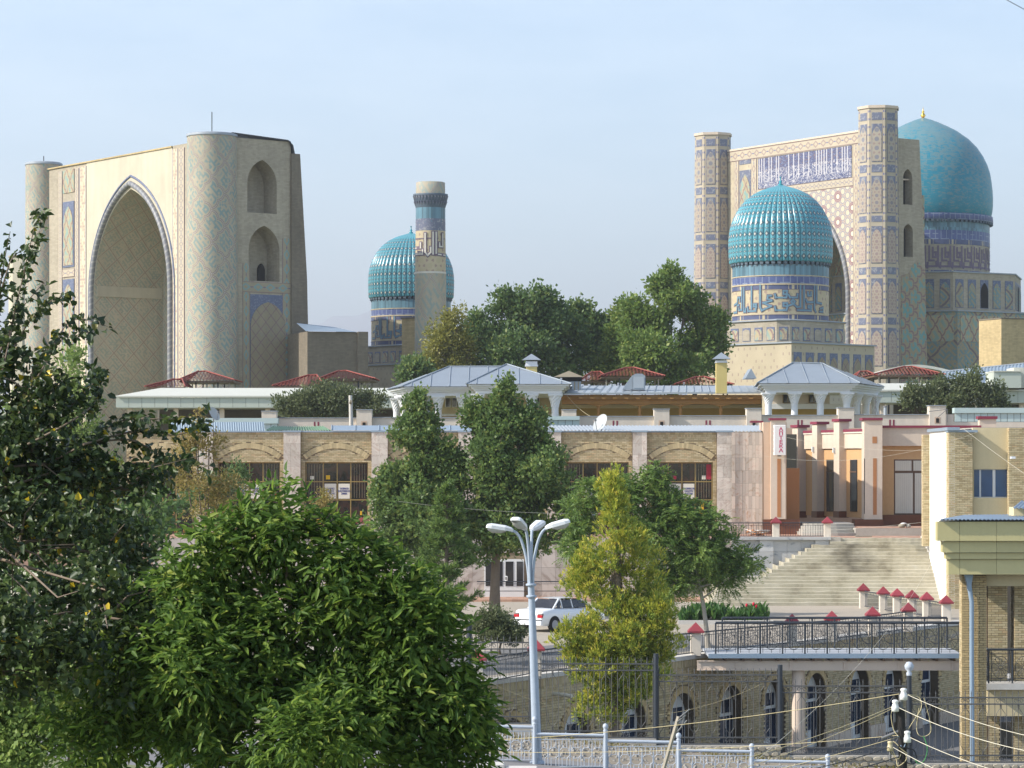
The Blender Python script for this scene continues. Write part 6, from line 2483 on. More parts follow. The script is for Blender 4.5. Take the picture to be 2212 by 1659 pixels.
def pier(t, px0, px1, y0, y1, D, dep, slots=True, mat='brick_face', bw=0.25, bh=0.075):
    x0, x1, z0, z1 = XP(px0, D), XP(px1, D), ZP(y1, D), ZP(y0, D)
    t.box('pier_core', 'mortar_dark', x0 + .02, D + .022, z0, x1 - .02, D + dep, z1)
    b, tn = MB(), []
    xm = (x0 + x1) / 2
    brickwork(b, tn, x0, x1, z0, z1, D + .022, bw=bw, bh=bh, t=.04, test=(lambda x, z: abs(x - xm) > .04) if slots else None)
    # left-hand face
    b2, tn2 = MB(), []
    brickwork(b2, tn2, 0, dep, z0, z1, 0, bw=bw, bh=bh, t=.04)
    b2.v = [(x0 + .02 + yy, D + dep - xx, zz) for xx, yy, zz in b2.v]
    b.v, n0 = b.v + b2.v, len(b.v)
    b.f += [tuple(i + n0 for i in f) for f in b2.f]
    b.uv += b2.uv
    b.sm += b2.sm
    o = t.add('pier_brickwork', b, mat, kind='stuff')
    set_tint(o, tn + tn2)


pier(rb, 2050, 2101, 934, 1330, 138.0, 0.8)
pier(rb, 2180, 2232, 924, 1330, 138.0, 0.6)
pier(rb, 1995, 2008, 939, 1180, 146.0, 0.6, False)
rb.pbox('metal_coping', 'zinc_blue', 2048, 928.5, 2112, 933.8, 137.9, 1.0)
rb.pbox('front_wall', 'cream_wall', 2101.2, 924, 2179.8, 1013, 138.45, 0.3)
rb.pbox('front_wall', 'cream_wall', 2101.2, 1075.2, 2179.8, 1330, 138.45, 0.3)
rb.pbox('front_wall', 'cream_wall', 2232.2, 924, 2290, 1330, 138.45, 0.3)
w_ = rb.pbox('window', 'frame_white', 2101.2, 1013.2, 2179.8, 1075, 138.6, 0.1)
for a, c in ((2104, 2115.5), (2119.5, 2144), (2150.5, 2178.5)):
    rb.pbox('pane', 'glass_blue', a, 1015, c, 1073, 138.57, 0.025, w_)
rb.box('roof_slab', 'concrete', XP(2104, 139), 138.8, ZP(926, 139), XP(2290, 139), 146, ZP(923.5, 139))
rb.box('back_wall', 'cream_wall', XP(2060, 146), 146.2, 1.3, XP(2290, 146), 146.5, ZP(927, 139))
rb.add('drain_pipe', MB().tube([P(2102.2, 934, 138.3), P(2102.2, 1120, 138.3)], 0.04, 6), 'wire_tan')
rb.add('floodlight', MB().box(XP(2183, 137.6), 137.4, ZP(991, 137.6), XP(2192, 137.6), 137.8, ZP(986, 137.6)), 'lamp_head')
# ------------------------------------------------------------------ retaining wall with sunken shops
def wD(px):
    k = (px - CX) / F
    return (WD - WS * WX) / (1 - WS * k)


sf = Frame(2075, wD(2075), 985, wD(985))
sw = T('shop_wall', 'brick retaining wall with arched shop doors below the upper street', 'wall', (sf.N.x, sf.N.y, PIT))
sw.r.rotation_euler = (0, 0, sf.ang)
# built in the wall's own frame: x along the wall (negative to the left), y inwards
x0w, x1w = sf.x(985) - 3.0, 3.5
zt_ = 1.18
doors = [1105, 1247, 1370, 1475, 1580, 1674, 1763, 1858, 1931, 2010]
dx = [sf.x(p) for p in doors]
hwid, zs_, za_ = 0.95, -1.0, -0.05
edges = [x0w] + [(dx[i] + dx[i + 1]) / 2 for i in range(len(dx) - 1)] + [x1w]


def sub(name, mb, mat, par=None, kind=None):
    mb.v = [(x, y, z - PIT) for x, y, z in mb.v]
    o = mb.build(name, M[mat], par if par is not None else sw.r)
    if kind:
        o['kind'] = kind
    return o


for i, x in enumerate(dx):
    xa, xb = edges[i], edges[i + 1]
    b = MB()
    A = wall_arch(b, xa, xb, PIT, zt_, x - hwid, x + hwid, PIT, zs_, za_, 0.03, 0.5, 8)
    sub('wall_backing', b, 'mortar_dark')

    def free(xx, zz, x=x):
        dxx = abs(xx - x)
        if zz < zs_:
            return dxx > hwid + 0.02
        return math.hypot(dxx / (hwid + .30), (zz - zs_) / (za_ - zs_ + .32)) > 1.0
    b, tn = MB(), []
    brickwork(b, tn, xa, xb, PIT + .55, zt_ - 0.28, 0.03, bh=0.08, test=free)
    brickwork(b, tn, xa, xb, zt_ - 0.28, zt_, 0.0, bw=0.085, bh=0.24)
    set_tint(sub('brickwork', b, 'brick_face', kind='stuff'), tn)
    for (ua, ub) in ((xa, x - hwid), (x + hwid, xb)):
        sub('plinth_slab', MB().box(ua + .02, -.05, PIT, ub - .02, .025, PIT + .54), 'marble_rust')
    # brick ring of the arch
    ring_pts = arch_pts(x - hwid - .13, x + hwid + .13, zs_, za_ + .15, 9)
    for (ua, wa), (ub, wb) in zip(ring_pts, ring_pts[1:]):
        d_ = Vector((ub - ua, wb - wa))
        L_ = d_.length
        d_ /= L_
        n_ = Vector((-d_.y, d_.x)) * .13
        g_ = d_ * .008
        p, q = Vector((ua, wa)) + g_, Vector((ub, wb)) - g_
        sub('arch_brick', MB().plate([tuple(p - n_), tuple(q - n_), tuple(q + n_), tuple(p + n_)], -.02, .05), 'brick_tan')
    # door with white frame, blue glass and notice
    f = MB()
    outl = arch_panel(x - hwid, x + hwid, PIT + .02, zs_, za_ - .02, 8)
    f.plate(outl, .42, .47)
    dr_ = sub('shop_door', f, 'frame_white')
    for (ua, ub, wa, wb, mt) in ((x - .85, x - .40, PIT + .2, -1.25, 'glass_navy'), (x - .30, x + .30, PIT + .75, -1.25, 'glass_navy'), (x + .40, x + .85, PIT + .2, -1.25, 'glass_navy'), (x + .0, x + .72, -1.12, -.62, 'glass_navy')):
        sub('pane', MB().box(ua, .39, wa, ub, .415, wb), mt, dr_)
    for j in range(4):
        sub('notice_line', MB().box(x - .66, .405, -1.05 + j * .14, x - .16 - .1 * (j % 2), .418, -.97 + j * .14), 'ink_blue', dr_)
sub('coping', MB().box(x0w, -.08, zt_ + .003, x1w, .55, 1.34), 'concrete_pale')
for px in (1040, 1195, 1545):
    x = sf.x(px)
    sub('spout', MB().tube([(x, .2, .62), (x, -.75, .55)], .07, 8), 'wire_pale')

# ------------------------------------------------------------------ red-capped posts and ramp railings
proto_post = None


def cap_post(label, px, yb, D=None, h=1.05, s=1.0, z=None):
    global proto_post
    D = D or 7.25 * F / (yb - 1000)
    z = 1.3 if z is None else z
    if proto_post is None:
        r = thing('capped_post', label, 'post', (XP(px, D), D, z), 0, 'cream posts with red pyramid caps')
        MB().bbox(-.19, -.19, 0, .19, .19, .86, .015).build('shaft', M['post_cream'], r)
        b = MB()
        q = [(-.30, -.30), (.30, -.30), (.30, .30), (-.30, .30)]
        b.slab(q, .862, .93)
        for i in range(4):
            b.face([(*q[i], .932), (*q[(i + 1) % 4], .932), (0, 0, 1.26)])
        b.build('cap', M['cap_red'], r)
        proto_post = r
        o = r
    else:
        o = copy_tree(proto_post)
        o.location = (XP(px, D), D, z)
        o['label'] = label
    o.scale = (s, s, s * h / 1.05)
    return o.location.copy()


front = []
for lab, px, yb in (('red-capped post nearest to the street lamp pole', 1158, 1460), ('red-capped post half hidden left of the street lamp', 1031, 1484), ('red-capped post at the left end of the footbridge', 1503, 1416),
                    ('leftmost red-capped post seen behind the footbridge railing', 1711, 1394), ('second red-capped post from the left behind the bridge railing', 1797, 1386),
                    ('third red-capped post from the left behind the bridge railing', 1885, 1375), ('red-capped post nearest the downpipe in the front ramp row', 1962, 1364)):
    front.append(cap_post(lab, px, yb))
back = []
for lab, px, yb in (('red-capped post at the foot of the great stairs, far end of its row', 1865, 1314), ('second red-capped post from the stairs in the far row', 1908, 1322), ('third red-capped post from the stairs in the far row', 1938, 1327),
                    ('fourth red-capped post from the stairs in the far row', 1970, 1331), ('fifth red-capped post from the stairs in the far row', 2002, 1336), ('sixth red-capped post of the far row, near the downpipe', 2044, 1345)):
    back.append(cap_post(lab, px, yb))
cap_post('small red-capped post glimpsed under the canopy right of the brick pier', 2182, 1356, 118)
cap_post('left of two red-capped white posts on the terrace railing', 1676, 0, 148.2, 1.0, .95, TZ)
cap_post('right of two red-capped white posts on the terrace railing', 1787, 0, 148.2, 1.0, .95, TZ)
cap_post('pair of red caps before the shop bay left of the leafy tree, nearer one', 780, 0, 148.2, 1.0, .95, TZ)
cap_post('pair of red caps before the shop bay left of the leafy tree, farther one', 787, 0, 149.6, 1.0, .95, TZ)
EXTRA = [(700, 148.3), (600, 148.3)]


def railing(label, a, b, h0=.12, h1=.86, mat='iron_dark', step=.13, cat='railing', group='iron railings between the capped posts'):
    a, b = Vector(a), Vector(b)
    t = T('iron_railing', label, cat, (a + b) / 2, group)
    d = b - a
    L = d.length
    u = d / L
    t.add('top_rail', MB().tube([a + Vector((0, 0, h1)), b + Vector((0, 0, h1))], .028, 5), mat)
    t.add('bottom_rail', MB().tube([a + Vector((0, 0, h0)), b + Vector((0, 0, h0))], .02, 4), mat)
    m = MB()
    n = int(L / step)
    for i in range(1, n):
        p = a + u * (L * i / n)
        m.tube([p + Vector((0, 0, h0)), p + Vector((0, 0, h1 - .12 if i % 2 else h1))], .010, 4, cap=False, smooth=False)
    m.tube([a + Vector((0, 0, h1 - .12)), b + Vector((0, 0, h1 - .12))], .012, 4)
    t.add('pickets', m, mat, kind='stuff')


od = sorted(front, key=lambda p: p.x)
lab_f = ['iron railing between the lamp post and its half-hidden neighbour', 'long iron railing above the shops left of the thuja', 'iron railing at the left end of the footbridge', 'first iron railing run behind the bridge from the left', 'second iron railing run behind the bridge from the left', 'third iron railing run behind the bridge from the left']
for l, p, q in zip(lab_f, od, od[1:]):
    u = (q - p).normalized()
    railing(l, p + u * .22, q - u * .22)
od = sorted(back, key=lambda p: p.x)
for i, (p, q) in enumerate(zip(od, od[1:])):
    u = (q - p).normalized()
    railing(['first', 'second', 'third', 'fourth', 'last'][i] + ' railing run of the far post row counted from the stairs', p + u * .22, q - u * .22)
railing('terrace railing between two white red-capped posts', (XP(1681, 148.2), 148.2, TZ), (XP(1783, 148.2), 148.2, TZ), .1, .8)
railing('terrace railing running left from the white posts above the marble wall', (XP(1530, 148.2), 148.2, TZ), (XP(1672, 148.2), 148.2, TZ), .1, .8)
railing('terrace railing in front of the arcade behind the trees', (XP(700, 148.2), 148.2, TZ), (XP(1529, 148.2), 148.2, TZ), .1, .8)
railing('thin street railing before the marble ground floor', (XP(1030, 147), 147.0, 1.42), (XP(1500, 147), 147.0, 1.42), .35, .85, step=6.0)

# ------------------------------------------------------------------ footbridge
BD0, BD1 = 103.0, 106.4
ZD = ZP(1413, BD0)
br = T('footbridge', 'footbridge with dark sunburst railings on a peach steel girder', 'bridge', (XP(1810, 104), 104.5, ZD))
bx0, bx1 = XP(1530, BD0), XP(2082, BD0)
br.box('deck', 'bridge_deck', bx0, BD0, ZD - .10, bx1, BD1, ZD)
br.box('deck_edge', 'pipe_blue', bx0, BD0 - .05, ZD - .15, bx1, BD0 - .003, ZD + .01)
for i in range(14):
    x = bx0 + .6 + i * (bx1 - bx0 - 1) / 13
    br.box('joist', 'frame_brown', x, BD0 + .02, ZD - .26, x + .1, BD1, ZD - .103)
    if i % 2:
        br.box('hanger', 'wire_tan', x + .4, BD0 + .1, ZD - .27, x + .44, BD0 + .14, ZD - .103)
zg1, zg0 = ZP(1428, BD0), ZP(1449, BD0)
for y in (BD0 + .15, BD1 - .3):
    gd = MB()
    gd.box(bx0 - .4, y + .06, zg0 + .03, bx1, y + .10, zg1 - .03)
    gd.box(bx0 - .4, y, zg1 - .03, bx1, y + .18, zg1)
    gd.box(bx0 - .4, y, zg0, bx1, y + .18, zg0 + .03)
    g_ = br.add('girder', gd, 'girder')
    for i in range(6):
        x = XP(1590 + i * 117, BD0)
        if x < bx1 - .1:
            br.box('stiffener', 'girder', x, y + .004, zg0 + .032, x + .05, y + .058, zg1 - .032, g_)
for px in (1724,):
    D = BD0 + .6
    br.add('column', MB().lathe([(.24, PIT), (.23, zg0 - .002)], 18, cx=XP(px, D), cy=D), 'girder')
    br.add('column', MB().lathe([(.24, PIT), (.23, zg0 - .002)], 18, cx=XP(px, BD1), cy=BD1 - .3), 'girder')
# railings: posts, top tube and sunburst panels
pan = MB()
w_, h_ = .86, 1.16
zc = .55


def bar(m, a, b_, r=.010):
    m.tube([(a[0], 0, a[1]), (b_[0], 0, b_[1])], r, 4, cap=False, smooth=False)


bar(pan, (.06, .16), (w_ - .06, .16))
bar(pan, (.06, 1.02), (w_ - .06, 1.02))
bar(pan, (.10, .05), (.10, 1.12))
bar(pan, (w_ - .10, .05), (w_ - .10, 1.12))
bar(pan, (w_ / 2, .05), (w_ / 2, .2))
bar(pan, (.06, .08), (w_ - .06, .08), .007)
for k in range(14):
    a = 2 * math.pi * k / 14
    bar(pan, (w_ / 2 + .07 * math.cos(a), zc + .07 * math.sin(a)), (w_ / 2 + .30 * math.cos(a), zc + .36 * math.sin(a)), .008)
pan.tube([(w_ / 2 + .07 * math.cos(2 * math.pi * k / 10), 0, zc + .07 * math.sin(2 * math.pi * k / 10)) for k in range(11)], .010, 4)
pan.tube([(w_ / 2 + .31 * math.cos(2 * math.pi * k / 18), 0, zc + .38 * math.sin(2 * math.pi * k / 18)) for k in range(19)], .009, 4)
pan_me = pan.mesh('sunburst_panel')
pan_me.materials.append(M['iron_dark'])


def sun_rail(t, A, B, zf, n, h=1.16):
    A, B = Vector((*A, zf)), Vector((*B, zf))
    d = (B - A) / n
    ang = math.atan2(d.y, d.x)
    t.add('top_rail', MB().tube([A + Vector((0, 0, h)), B + Vector((0, 0, h))], .045, 8), 'iron_dark')
    for i in range(n + 1):
        p = A + d * i
        t.add('post', MB().tube([p - Vector((0, 0, .12)), p + Vector((0, 0, h))], .036, 6), 'iron_dark')
        if i < n:
            o = put('sunburst_panel', pan_me, t.r, p - t.o, ang)
            o.scale = (d.length / w_, 1, h / 1.16)


sun_rail(br, (XP(1546, BD0), BD0 + .02), (bx1 - .1, BD0 + .02), ZD, 11)
sun_rail(br, (XP(1560, BD1), BD1 - .05), (bx1 - .1, BD1 - .05), ZD, 10)

# ------------------------------------------------------------------ canopy building at the right edge
CD = 101.0
cb = T('canopy_building', 'brick-pillared building under an olive stepped canopy at the right edge', 'building', (XP(2150, CD), CD, PIT))
for (x0, ya, yb, off) in ((2025, 1127, 1168.5, 0.0), (2036, 1169.2, 1193.5, .18), (2043, 1194.2, 1207.5, .30), (2049, 1208.2, 1241, .42)):
    D = CD - 1.2 + off
    cols = [x0] + [p for p in (2073, 2153, 2233, 2290) if p > x0 + 4]
    for a, c in zip(cols, cols[1:]):
        cb.pbox('fascia_panel', 'panel_olive', a + .35, ya, c - .35, yb, D, .05)
    # side panel returning to the back
    xs_ = XP(x0, D)
    cb.box('fascia_panel', 'panel_olive', xs_ - .0, D + .055, ZP(yb, D), xs_ + .05, D + .5, ZP(ya, D))
    q = [(xs_ + .06, D + .055), (XP(2290, D), D + .055), (XP(2290, D), D + 5.9), (XP(x0 + 12, D + 5.9), D + 5.9), (XP(x0 + 2, D + .5), D + .5)]
    cb.add('fascia_core', MB().slab(q, ZP(yb, D) + .01, ZP(ya, D) - .01), 'seam_dark')
cb.add('roof_sheet', corrugated(MB(), (XP(2028, 99.6), 99.6, ZP(1126, 99.8) + .06), (XP(2290, 99.6), 99.6, ZP(1126, 99.8) + .06), (XP(2290, 106), 106, ZP(1110, 106)), (XP(2085, 106), 106, ZP(1113, 106)), 30, .025), 'zinc_blue')
cb.pbox('soffit_beam', 'cream_wall', 2131, 1242, 2290, 1266, CD + .3, 1.2)
cb.pbox('roof_hut', 'cream_wall', 2190, 1096, 2290, 1117, 104, 1)
cb.add('hut_roof', corrugated(MB(), (XP(2186, 103.5), 103.5, ZP(1098, 103.5)), (XP(2290, 103.5), 103.5, ZP(1098, 103.5)), (XP(2290, 106), 106, ZP(1080, 106)), (XP(2206, 106), 106, ZP(1082, 106)), 12, .03), 'zinc_blue')
# front pier: every brick a part
x0, x1 = XP(2077, CD), XP(2131, CD)
z0, z1 = PIT, ZP(1242, CD)
core = cb.box('pier_core', 'mortar_dark', x0 + .035, CD + .03, z0, x1 - .01, CD + .55, z1)
meshes = {}
zc_ = z1 - .02
row = 0
g_ = .013
while zc_ > ZP(1665, CD):
    segs = ([.25, .25, .25, .12] if row % 2 == 0 else [.12, .25, .25, .25])
    x = x0
    for s_ in segs:
        key = s_
        if key not in meshes:
            me = MB().bbox(0, 0, 0, s_, .06, .075, .005).mesh('brick')
            me.materials.append(M['brick_tan'])
            meshes[key] = me
        o = put('brick', meshes[key], cb.r, Vector((x, CD - .02 + rnd.uniform(-.004, .004), zc_ - .075)) - cb.o)
        x += s_ + g_
    zc_ -= .088
    row += 1
b, tn = MB(), []
brickwork(b, tn, 0, .55, z0, z1, 0, t=.03)
b.v = [(x0 + .035 + yy, CD + .55 - xx, zz) for xx, yy, zz in b.v]
set_tint(cb.add('side_brickwork', b, 'brick_face', kind='stuff'), tn)
pier(cb, 2134.5, 2176, 1266, 1500, 103.6, .8, False)
pier(cb, 2192, 2240, 1266, 1500, 103.6, .8, False)
pier(cb, 2136, 2160, 1548, 1800, 103.6, .6, False)
pier(cb, 2192, 2240, 1548, 1800, 103.6, .6, False)
cb.pbox('pier_core', 'mortar_dark', 2131.5, 1266, 2134, 1800, 103.6, .8)
# downpipe with hopper
hp = MB()
rows = []
for y, w, cx_ in ((1241.5, 18.5, 2092.5), (1262, 9, 2093.5), (1275, 9, 2094.5)):
    z = ZP(y, CD - .2)
    c_ = XP(cx_, CD - .2)
    hw = w / 2 * CD / F
    rows.append([(c_ - hw, CD - .28, z), (c_ + hw, CD - .28, z), (c_ + hw, CD - .06, z), (c_ - hw, CD - .06, z)])
hp.grid(rows, None, closed=True, smooth=False, flip=True)
dp = cb.add('downpipe', MB().tube([P(2095, 1274, CD - .17), P(2099, 1300, CD - .17), P(2099, 1420, CD - .17), P(2101, 1700, CD - .17)], .085, 8), 'pipe_blue')
cb.add('hopper', hp, 'pipe_blue', dp)
for y in (1300, 1390, 1560):
    cb.add('pipe_bracket', MB().tube([P(2094, y, CD - .17), P(2104, y, CD - .17)], .02, 4), 'pipe_blue', dp)
# balcony
cb.pbox('balcony_slab', 'concrete_pale', 2131, 1477, 2290, 1490, 102.2, 5)
cb.pbox('balcony_beam', 'cream_wall', 2133, 1490.3, 2290, 1547, 102.6, 1.2)
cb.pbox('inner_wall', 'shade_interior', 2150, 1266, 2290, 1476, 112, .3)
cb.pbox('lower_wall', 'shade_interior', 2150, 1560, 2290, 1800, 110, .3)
zb_ = ZP(1477, 102.2)
sun_rail(cb, (XP(2136, 102.3), 102.35), (XP(2290, 102.3), 102.35), zb_, 3, 1.25)
sun_rail(cb, (XP(2136, 102.3), 102.35), (XP(2140, 102.3), 106.5), zb_, 4, 1.25)

# ------------------------------------------------------------------ tall dark fence above the yard
FD = 76.4
bay_px = [880, 1014, 1149, 1417, 1685, 1964, 2232]
bay_top = [1365, 1388, 1434, 1458, 1482, 1507]
bay_bot = [1540, 1562, 1593, 1607, 1629, 1646]
flab = ['tall iron fence bay far left behind the broad leafy tree', 'tall iron fence bay left of the street lamp', 'tall iron fence bay right of the street lamp, before the thuja', 'tall iron fence bay right of the thuja', 'tall iron fence bay under the footbridge column', 'tall iron fence bay in front of the downpipe']
kF = FD / F


def scroll(cx, cz, r, sgn):
    pts = []
    for i in range(12):
        a = i / 11 * 2.2 * math.pi
        rr = r * (1 - .55 * i / 11)
        pts.append((cx + sgn * (-rr * math.cos(a)), 0, cz + rr * math.sin(a)))
    return pts


for i in range(6):
    xa, xb = XP(bay_px[i], FD), XP(bay_px[i + 1], FD)
    zt_, zb_ = ZP(bay_top[i], FD), ZP(bay_bot[i], FD)
    t = T('iron_fence', flab[i], 'fence', ((xa + xb) / 2, FD, zb_), 'bays of the tall iron fence')
    for z in (zt_, zt_ - 14 * kF, zb_ + 14 * kF, zb_):
        t.box('rail', 'iron_fence', xa, FD - .02, z - .018, xb, FD + .02, z + .018)
    m = MB()
    n = max(6, round((xb - xa) / .166))
    st_ = (xb - xa) / n
    for k in range(n):
        x = xa + st_ * (k + .5)
        m.tube([(x, FD, zb_), (x, FD, zt_ + .13)], .009, 4, cap=False, smooth=False)
        m.tube([(x, FD, zt_ + .10), (x, FD, zt_ + .2)], [.016, .002], 4, cap=False)
        if k % 3 == 0:
            for zc in (zt_ - 7 * kF, zb_ + 7 * kF):
                for sgn in (-1, 1):
                    m.tube([(px_, FD, pz_) for px_, _, pz_ in scroll(x + sgn * .075, zc, .06, sgn)], .008, 4, cap=False, smooth=False)
            for z0_, sg in ((zt_ - 14 * kF, -1), (zb_ + 14 * kF, 1)):
                for sgn in (-1, 1):
                    m.tube([(x + sgn * .02, FD, z0_), (x + sgn * .02, FD, z0_ + sg * .12), (x + sgn * .12, FD, z0_ + sg * .26), (x + sgn * .12, FD, z0_ + sg * .5)], .008, 4, cap=False, smooth=False)
    t.add('pickets', m, 'iron_fence', kind='stuff')
    t.add('fence_post', MB().tube([(xb, FD, zb_ - .6), (xb, FD, zt_ + .28)], .07, 8), 'iron_dark')
    if i == 4:
        t.add('post_ball', MB().lathe([(.075, zt_ + .29), (.08, zt_ + .36), (.05, zt_ + .40), (.12, zt_ + .48), (.13, zt_ + .56), (.08, zt_ + .65), (.01, zt_ + .67)], 12, cx=xb, cy=FD), 'rail_paint')
# low rubble wall under the fence
t = T('rubble_wall', 'low crumbling stone footing under the tall iron fence', 'wall', (XP(1500, FD), FD, .6))
b = MB()
for i in range(6):
    xa, xb = XP(bay_px[i], FD), XP(bay_px[i + 1], FD)
    b.box(xa, FD - .16, near_z(xa) - .6, xb, FD + .2, ZP(bay_bot[i], FD) - .03)
t.add('core', b, 'concrete')
stm = []
for v in range(6):
    r_ = random.Random(v)
    m = MB()
    n = 7
    top = []
    pr_ = [(r_.uniform(.8, 1.15), 2 * math.pi * k / n) for k in range(n)]
    a_ = [(math.cos(a) * .16 * q, 0, math.sin(a) * .075 * q) for q, a in pr_]
    f_ = [(x * .82, -.06, z * .82) for x, _, z in a_]
    m.grid([a_, f_], None, closed=True, smooth=False)
    m.face([f_[k] for k in range(n)])
    me = m.mesh('stone')
    me.materials.append(M['rubble'])
    stm.append(me)
cnt = 0
for i in range(3, 6):
    xa, xb = XP(bay_px[i], FD), XP(bay_px[i + 1], FD)
    x = xa
    while x < xb and cnt < 190:
        for j in range(3):
            o = put('stone', rnd.choice(stm), t.r, Vector((x + .14 * (j % 2), FD - .165, ZP(bay_bot[i], FD) - .11 - j * .15)) - t.o)
            o.rotation_euler = (0, rnd.uniform(-.25, .25), 0)
            o.scale = (rnd.uniform(.55, .95), 1, rnd.uniform(.6, 1.0))
            cnt += 1
        x += .24
# gravel on the verge
m = MB()
tn = []
for i in range(2600):
    x, y = rnd.uniform(-2.5, 14), rnd.uniform(71.5, 76.1)
    if rnd.random() > .75 - .03 * x:
        continue
    s_ = rnd.uniform(.02, .07)
    z = near_z(x) + .015 * (y - 71.2) - .02
    a = rnd.uniform(0, 3)
    q = [(x + s_ * math.cos(a + k * 1.57) * rnd.uniform(.8, 1.2), y + s_ * math.sin(a + k * 1.57) * rnd.uniform(.8, 1.2), z) for k in range(4)]
    tp = [(x + (px_ - x) * .5, y + (py_ - y) * .5, z + s_ * .8) for px_, py_, _ in q]
    for k in range(4):
        m.face([q[k], q[(k + 1) % 4], tp[(k + 1) % 4], tp[k]])
    m.face(tp)
tag(m.build('gravel', M['pebble']), 'loose grey gravel strewn on the verge behind the pale railing', 'gravel', kind='stuff')
# debris strip and kerb of the near street
t = T('kerb_wall', 'pale concrete kerb wall in front of the lamp at the bottom edge', 'kerb', (XP(1250, 67.5), 67.5, .7))
for i in range(7):
    xa, xb = XP(1020, 67.5) + i * .8, XP(1020, 67.5) + (i + 1) * .8 - .015
    b = MB()
    za, zb_ = near_z(xa) + .17, near_z(xb) + .12
    b.bbox(xa, 67.4, near_z(xb) - .3, xb, 67.9, (za + zb_) / 2 - .02 * i, .02)
    t.add('kerb_block', b, 'concrete_pale')

# ------------------------------------------------------------------ pale tube railing along the near street
RP = [(690, 1480), (850, 1507), (1003, 1530), (1155, 1548), (1308, 1563), (1466, 1583), (1624, 1606), (1788, 1629)]
RD = 69.7
rail_lab = ['pale ball-topped railing bay farthest left behind the broad tree', 'pale railing bay behind the broad tree', 'pale railing bay left of the street lamp foot', 'pale railing bay right of the street lamp foot', 'pale railing bay left of the leaning plank', 'pale railing bay right of the leaning plank', 'pale railing bay at the right end']
for i in range(len(RP) - 1):
    (pa, ya), (pb, yb) = RP[i], RP[i + 1]
    A, B = P(pa, ya + 15, RD), P(pb, yb + 15, RD)
    t = T('tube_railing', rail_lab[i], 'railing', (A.x, RD, near_z(A.x)), 'bays of the pale tube railing')
    pts = ([A] if i else [A]) + ([B] if i == len(RP) - 2 else [])
    for p in pts:
        ps = t.add('post', MB().tube([(p.x, p.y, near_z(p.x) - .1), (p.x, p.y, p.z)], .055, 8), 'rail_paint')
        t.add('ball', MB().lathe([(.065, p.z), (.04, p.z + .03), (.065, p.z + .07), (.072, p.z + .11), (.05, p.z + .16), (.01, p.z + .18)], 10, cx=p.x, cy=p.y), 'rail_paint', ps)
    zr = (A.z + B.z) / 2 - .12
    t.add('top_rail', MB().tube([(A.x, RD, A.z - .26), (B.x, RD, A.z - .30)], .04, 8), 'rail_paint')
    m = MB()
    x0, x1, zt_, zb_ = A.x + .06, B.x - .06, A.z - .40, near_z(B.x) + .10
    r = .008
    m.tube([(x0, RD, zt_), (x1, RD, zt_)], .012, 4)
    m.tube([(x0, RD, zb_), (x1, RD, zb_)], .012, 4)
    n = 6
    sx_ = (x1 - x0) / n
    zm = (zt_ + zb_) / 2
    for k in range(n):
        a, b_ = x0 + k * sx_, x0 + (k + 1) * sx_
        c_ = (a + b_) / 2
        m.tube([(a, RD, zb_), (a, RD, zt_)], r, 4, cap=False)
        oc = [(c_ - .13, zm - .06), (c_ - .06, zm - .13), (c_ + .06, zm - .13), (c_ + .13, zm - .06), (c_ + .13, zm + .06), (c_ + .06, zm + .13), (c_ - .06, zm + .13), (c_ - .13, zm + .06), (c_ - .13, zm - .06)]
        m.tube([(x, RD, z) for x, z in oc], r, 4, cap=False, smooth=False)
        for (ax, az, bx, bz) in ((c_ - .06, zm + .13, c_ - .06, zt_), (c_ + .06, zm + .13, c_ + .06, zt_), (c_ - .06, zm - .13, c_ - .06, zb_), (c_ + .06, zm - .13, c_ + .06, zb_), (c_ - .13, zm, a, zm), (c_ + .13, zm, b_, zm), (a, zm + .2, c_ - .13, zm + .06), (a, zm - .2, c_ - .13, zm - .06), (b_, zm + .2, c_ + .13, zm + .06), (b_, zm - .2, c_ + .13, zm - .06)):
            m.tube([(ax, RD, az), (bx, RD, bz)], r, 4, cap=False, smooth=False)
    m.tube([(x1, RD, zb_), (x1, RD, zt_)], r, 4, cap=False)
    t.add('lattice', m, 'rail_paint', kind='stuff')

# ------------------------------------------------------------------ street lamp
LDp = 69.9
base = P(1161, 1655, LDp)
base.z = near_z(base.x)
lp = T('street_lamp', 'tall pale blue street lamp with four curved arms and white heads', 'street lamp', base)
c1, c2 = P(1147, 1262, LDp), P(1148.2, 1287, LDp)
lp.add('pole', MB().tube([base, P(1152, 1400, LDp), c2, c1], [.125, .10, .085, .085], 14), 'lamp_paint')
for c_ in (c1, c2):
    lp.add('collar', MB().lathe([(.10, c_.z - .05), (.13, c_.z - .04), (.13, c_.z + .01), (.09, c_.z + .02)], 14, cx=c_.x, cy=c_.y), 'lamp_paint')
lp.add('base_flange', MB().lathe([(.2, base.z), (.2, base.z + .04), (.14, base.z + .08)], 14, cx=base.x, cy=base.y), 'lamp_paint')
heads = [((1104, 1147), (1051, 1139), -0.15, 't'), ((1133, 1143), (1112, 1122), 1.6, 'b'), ((1150, 1146), (1170, 1132), 1.8, 'f'), ((1182, 1142), (1231, 1128), 0.1, 't')]
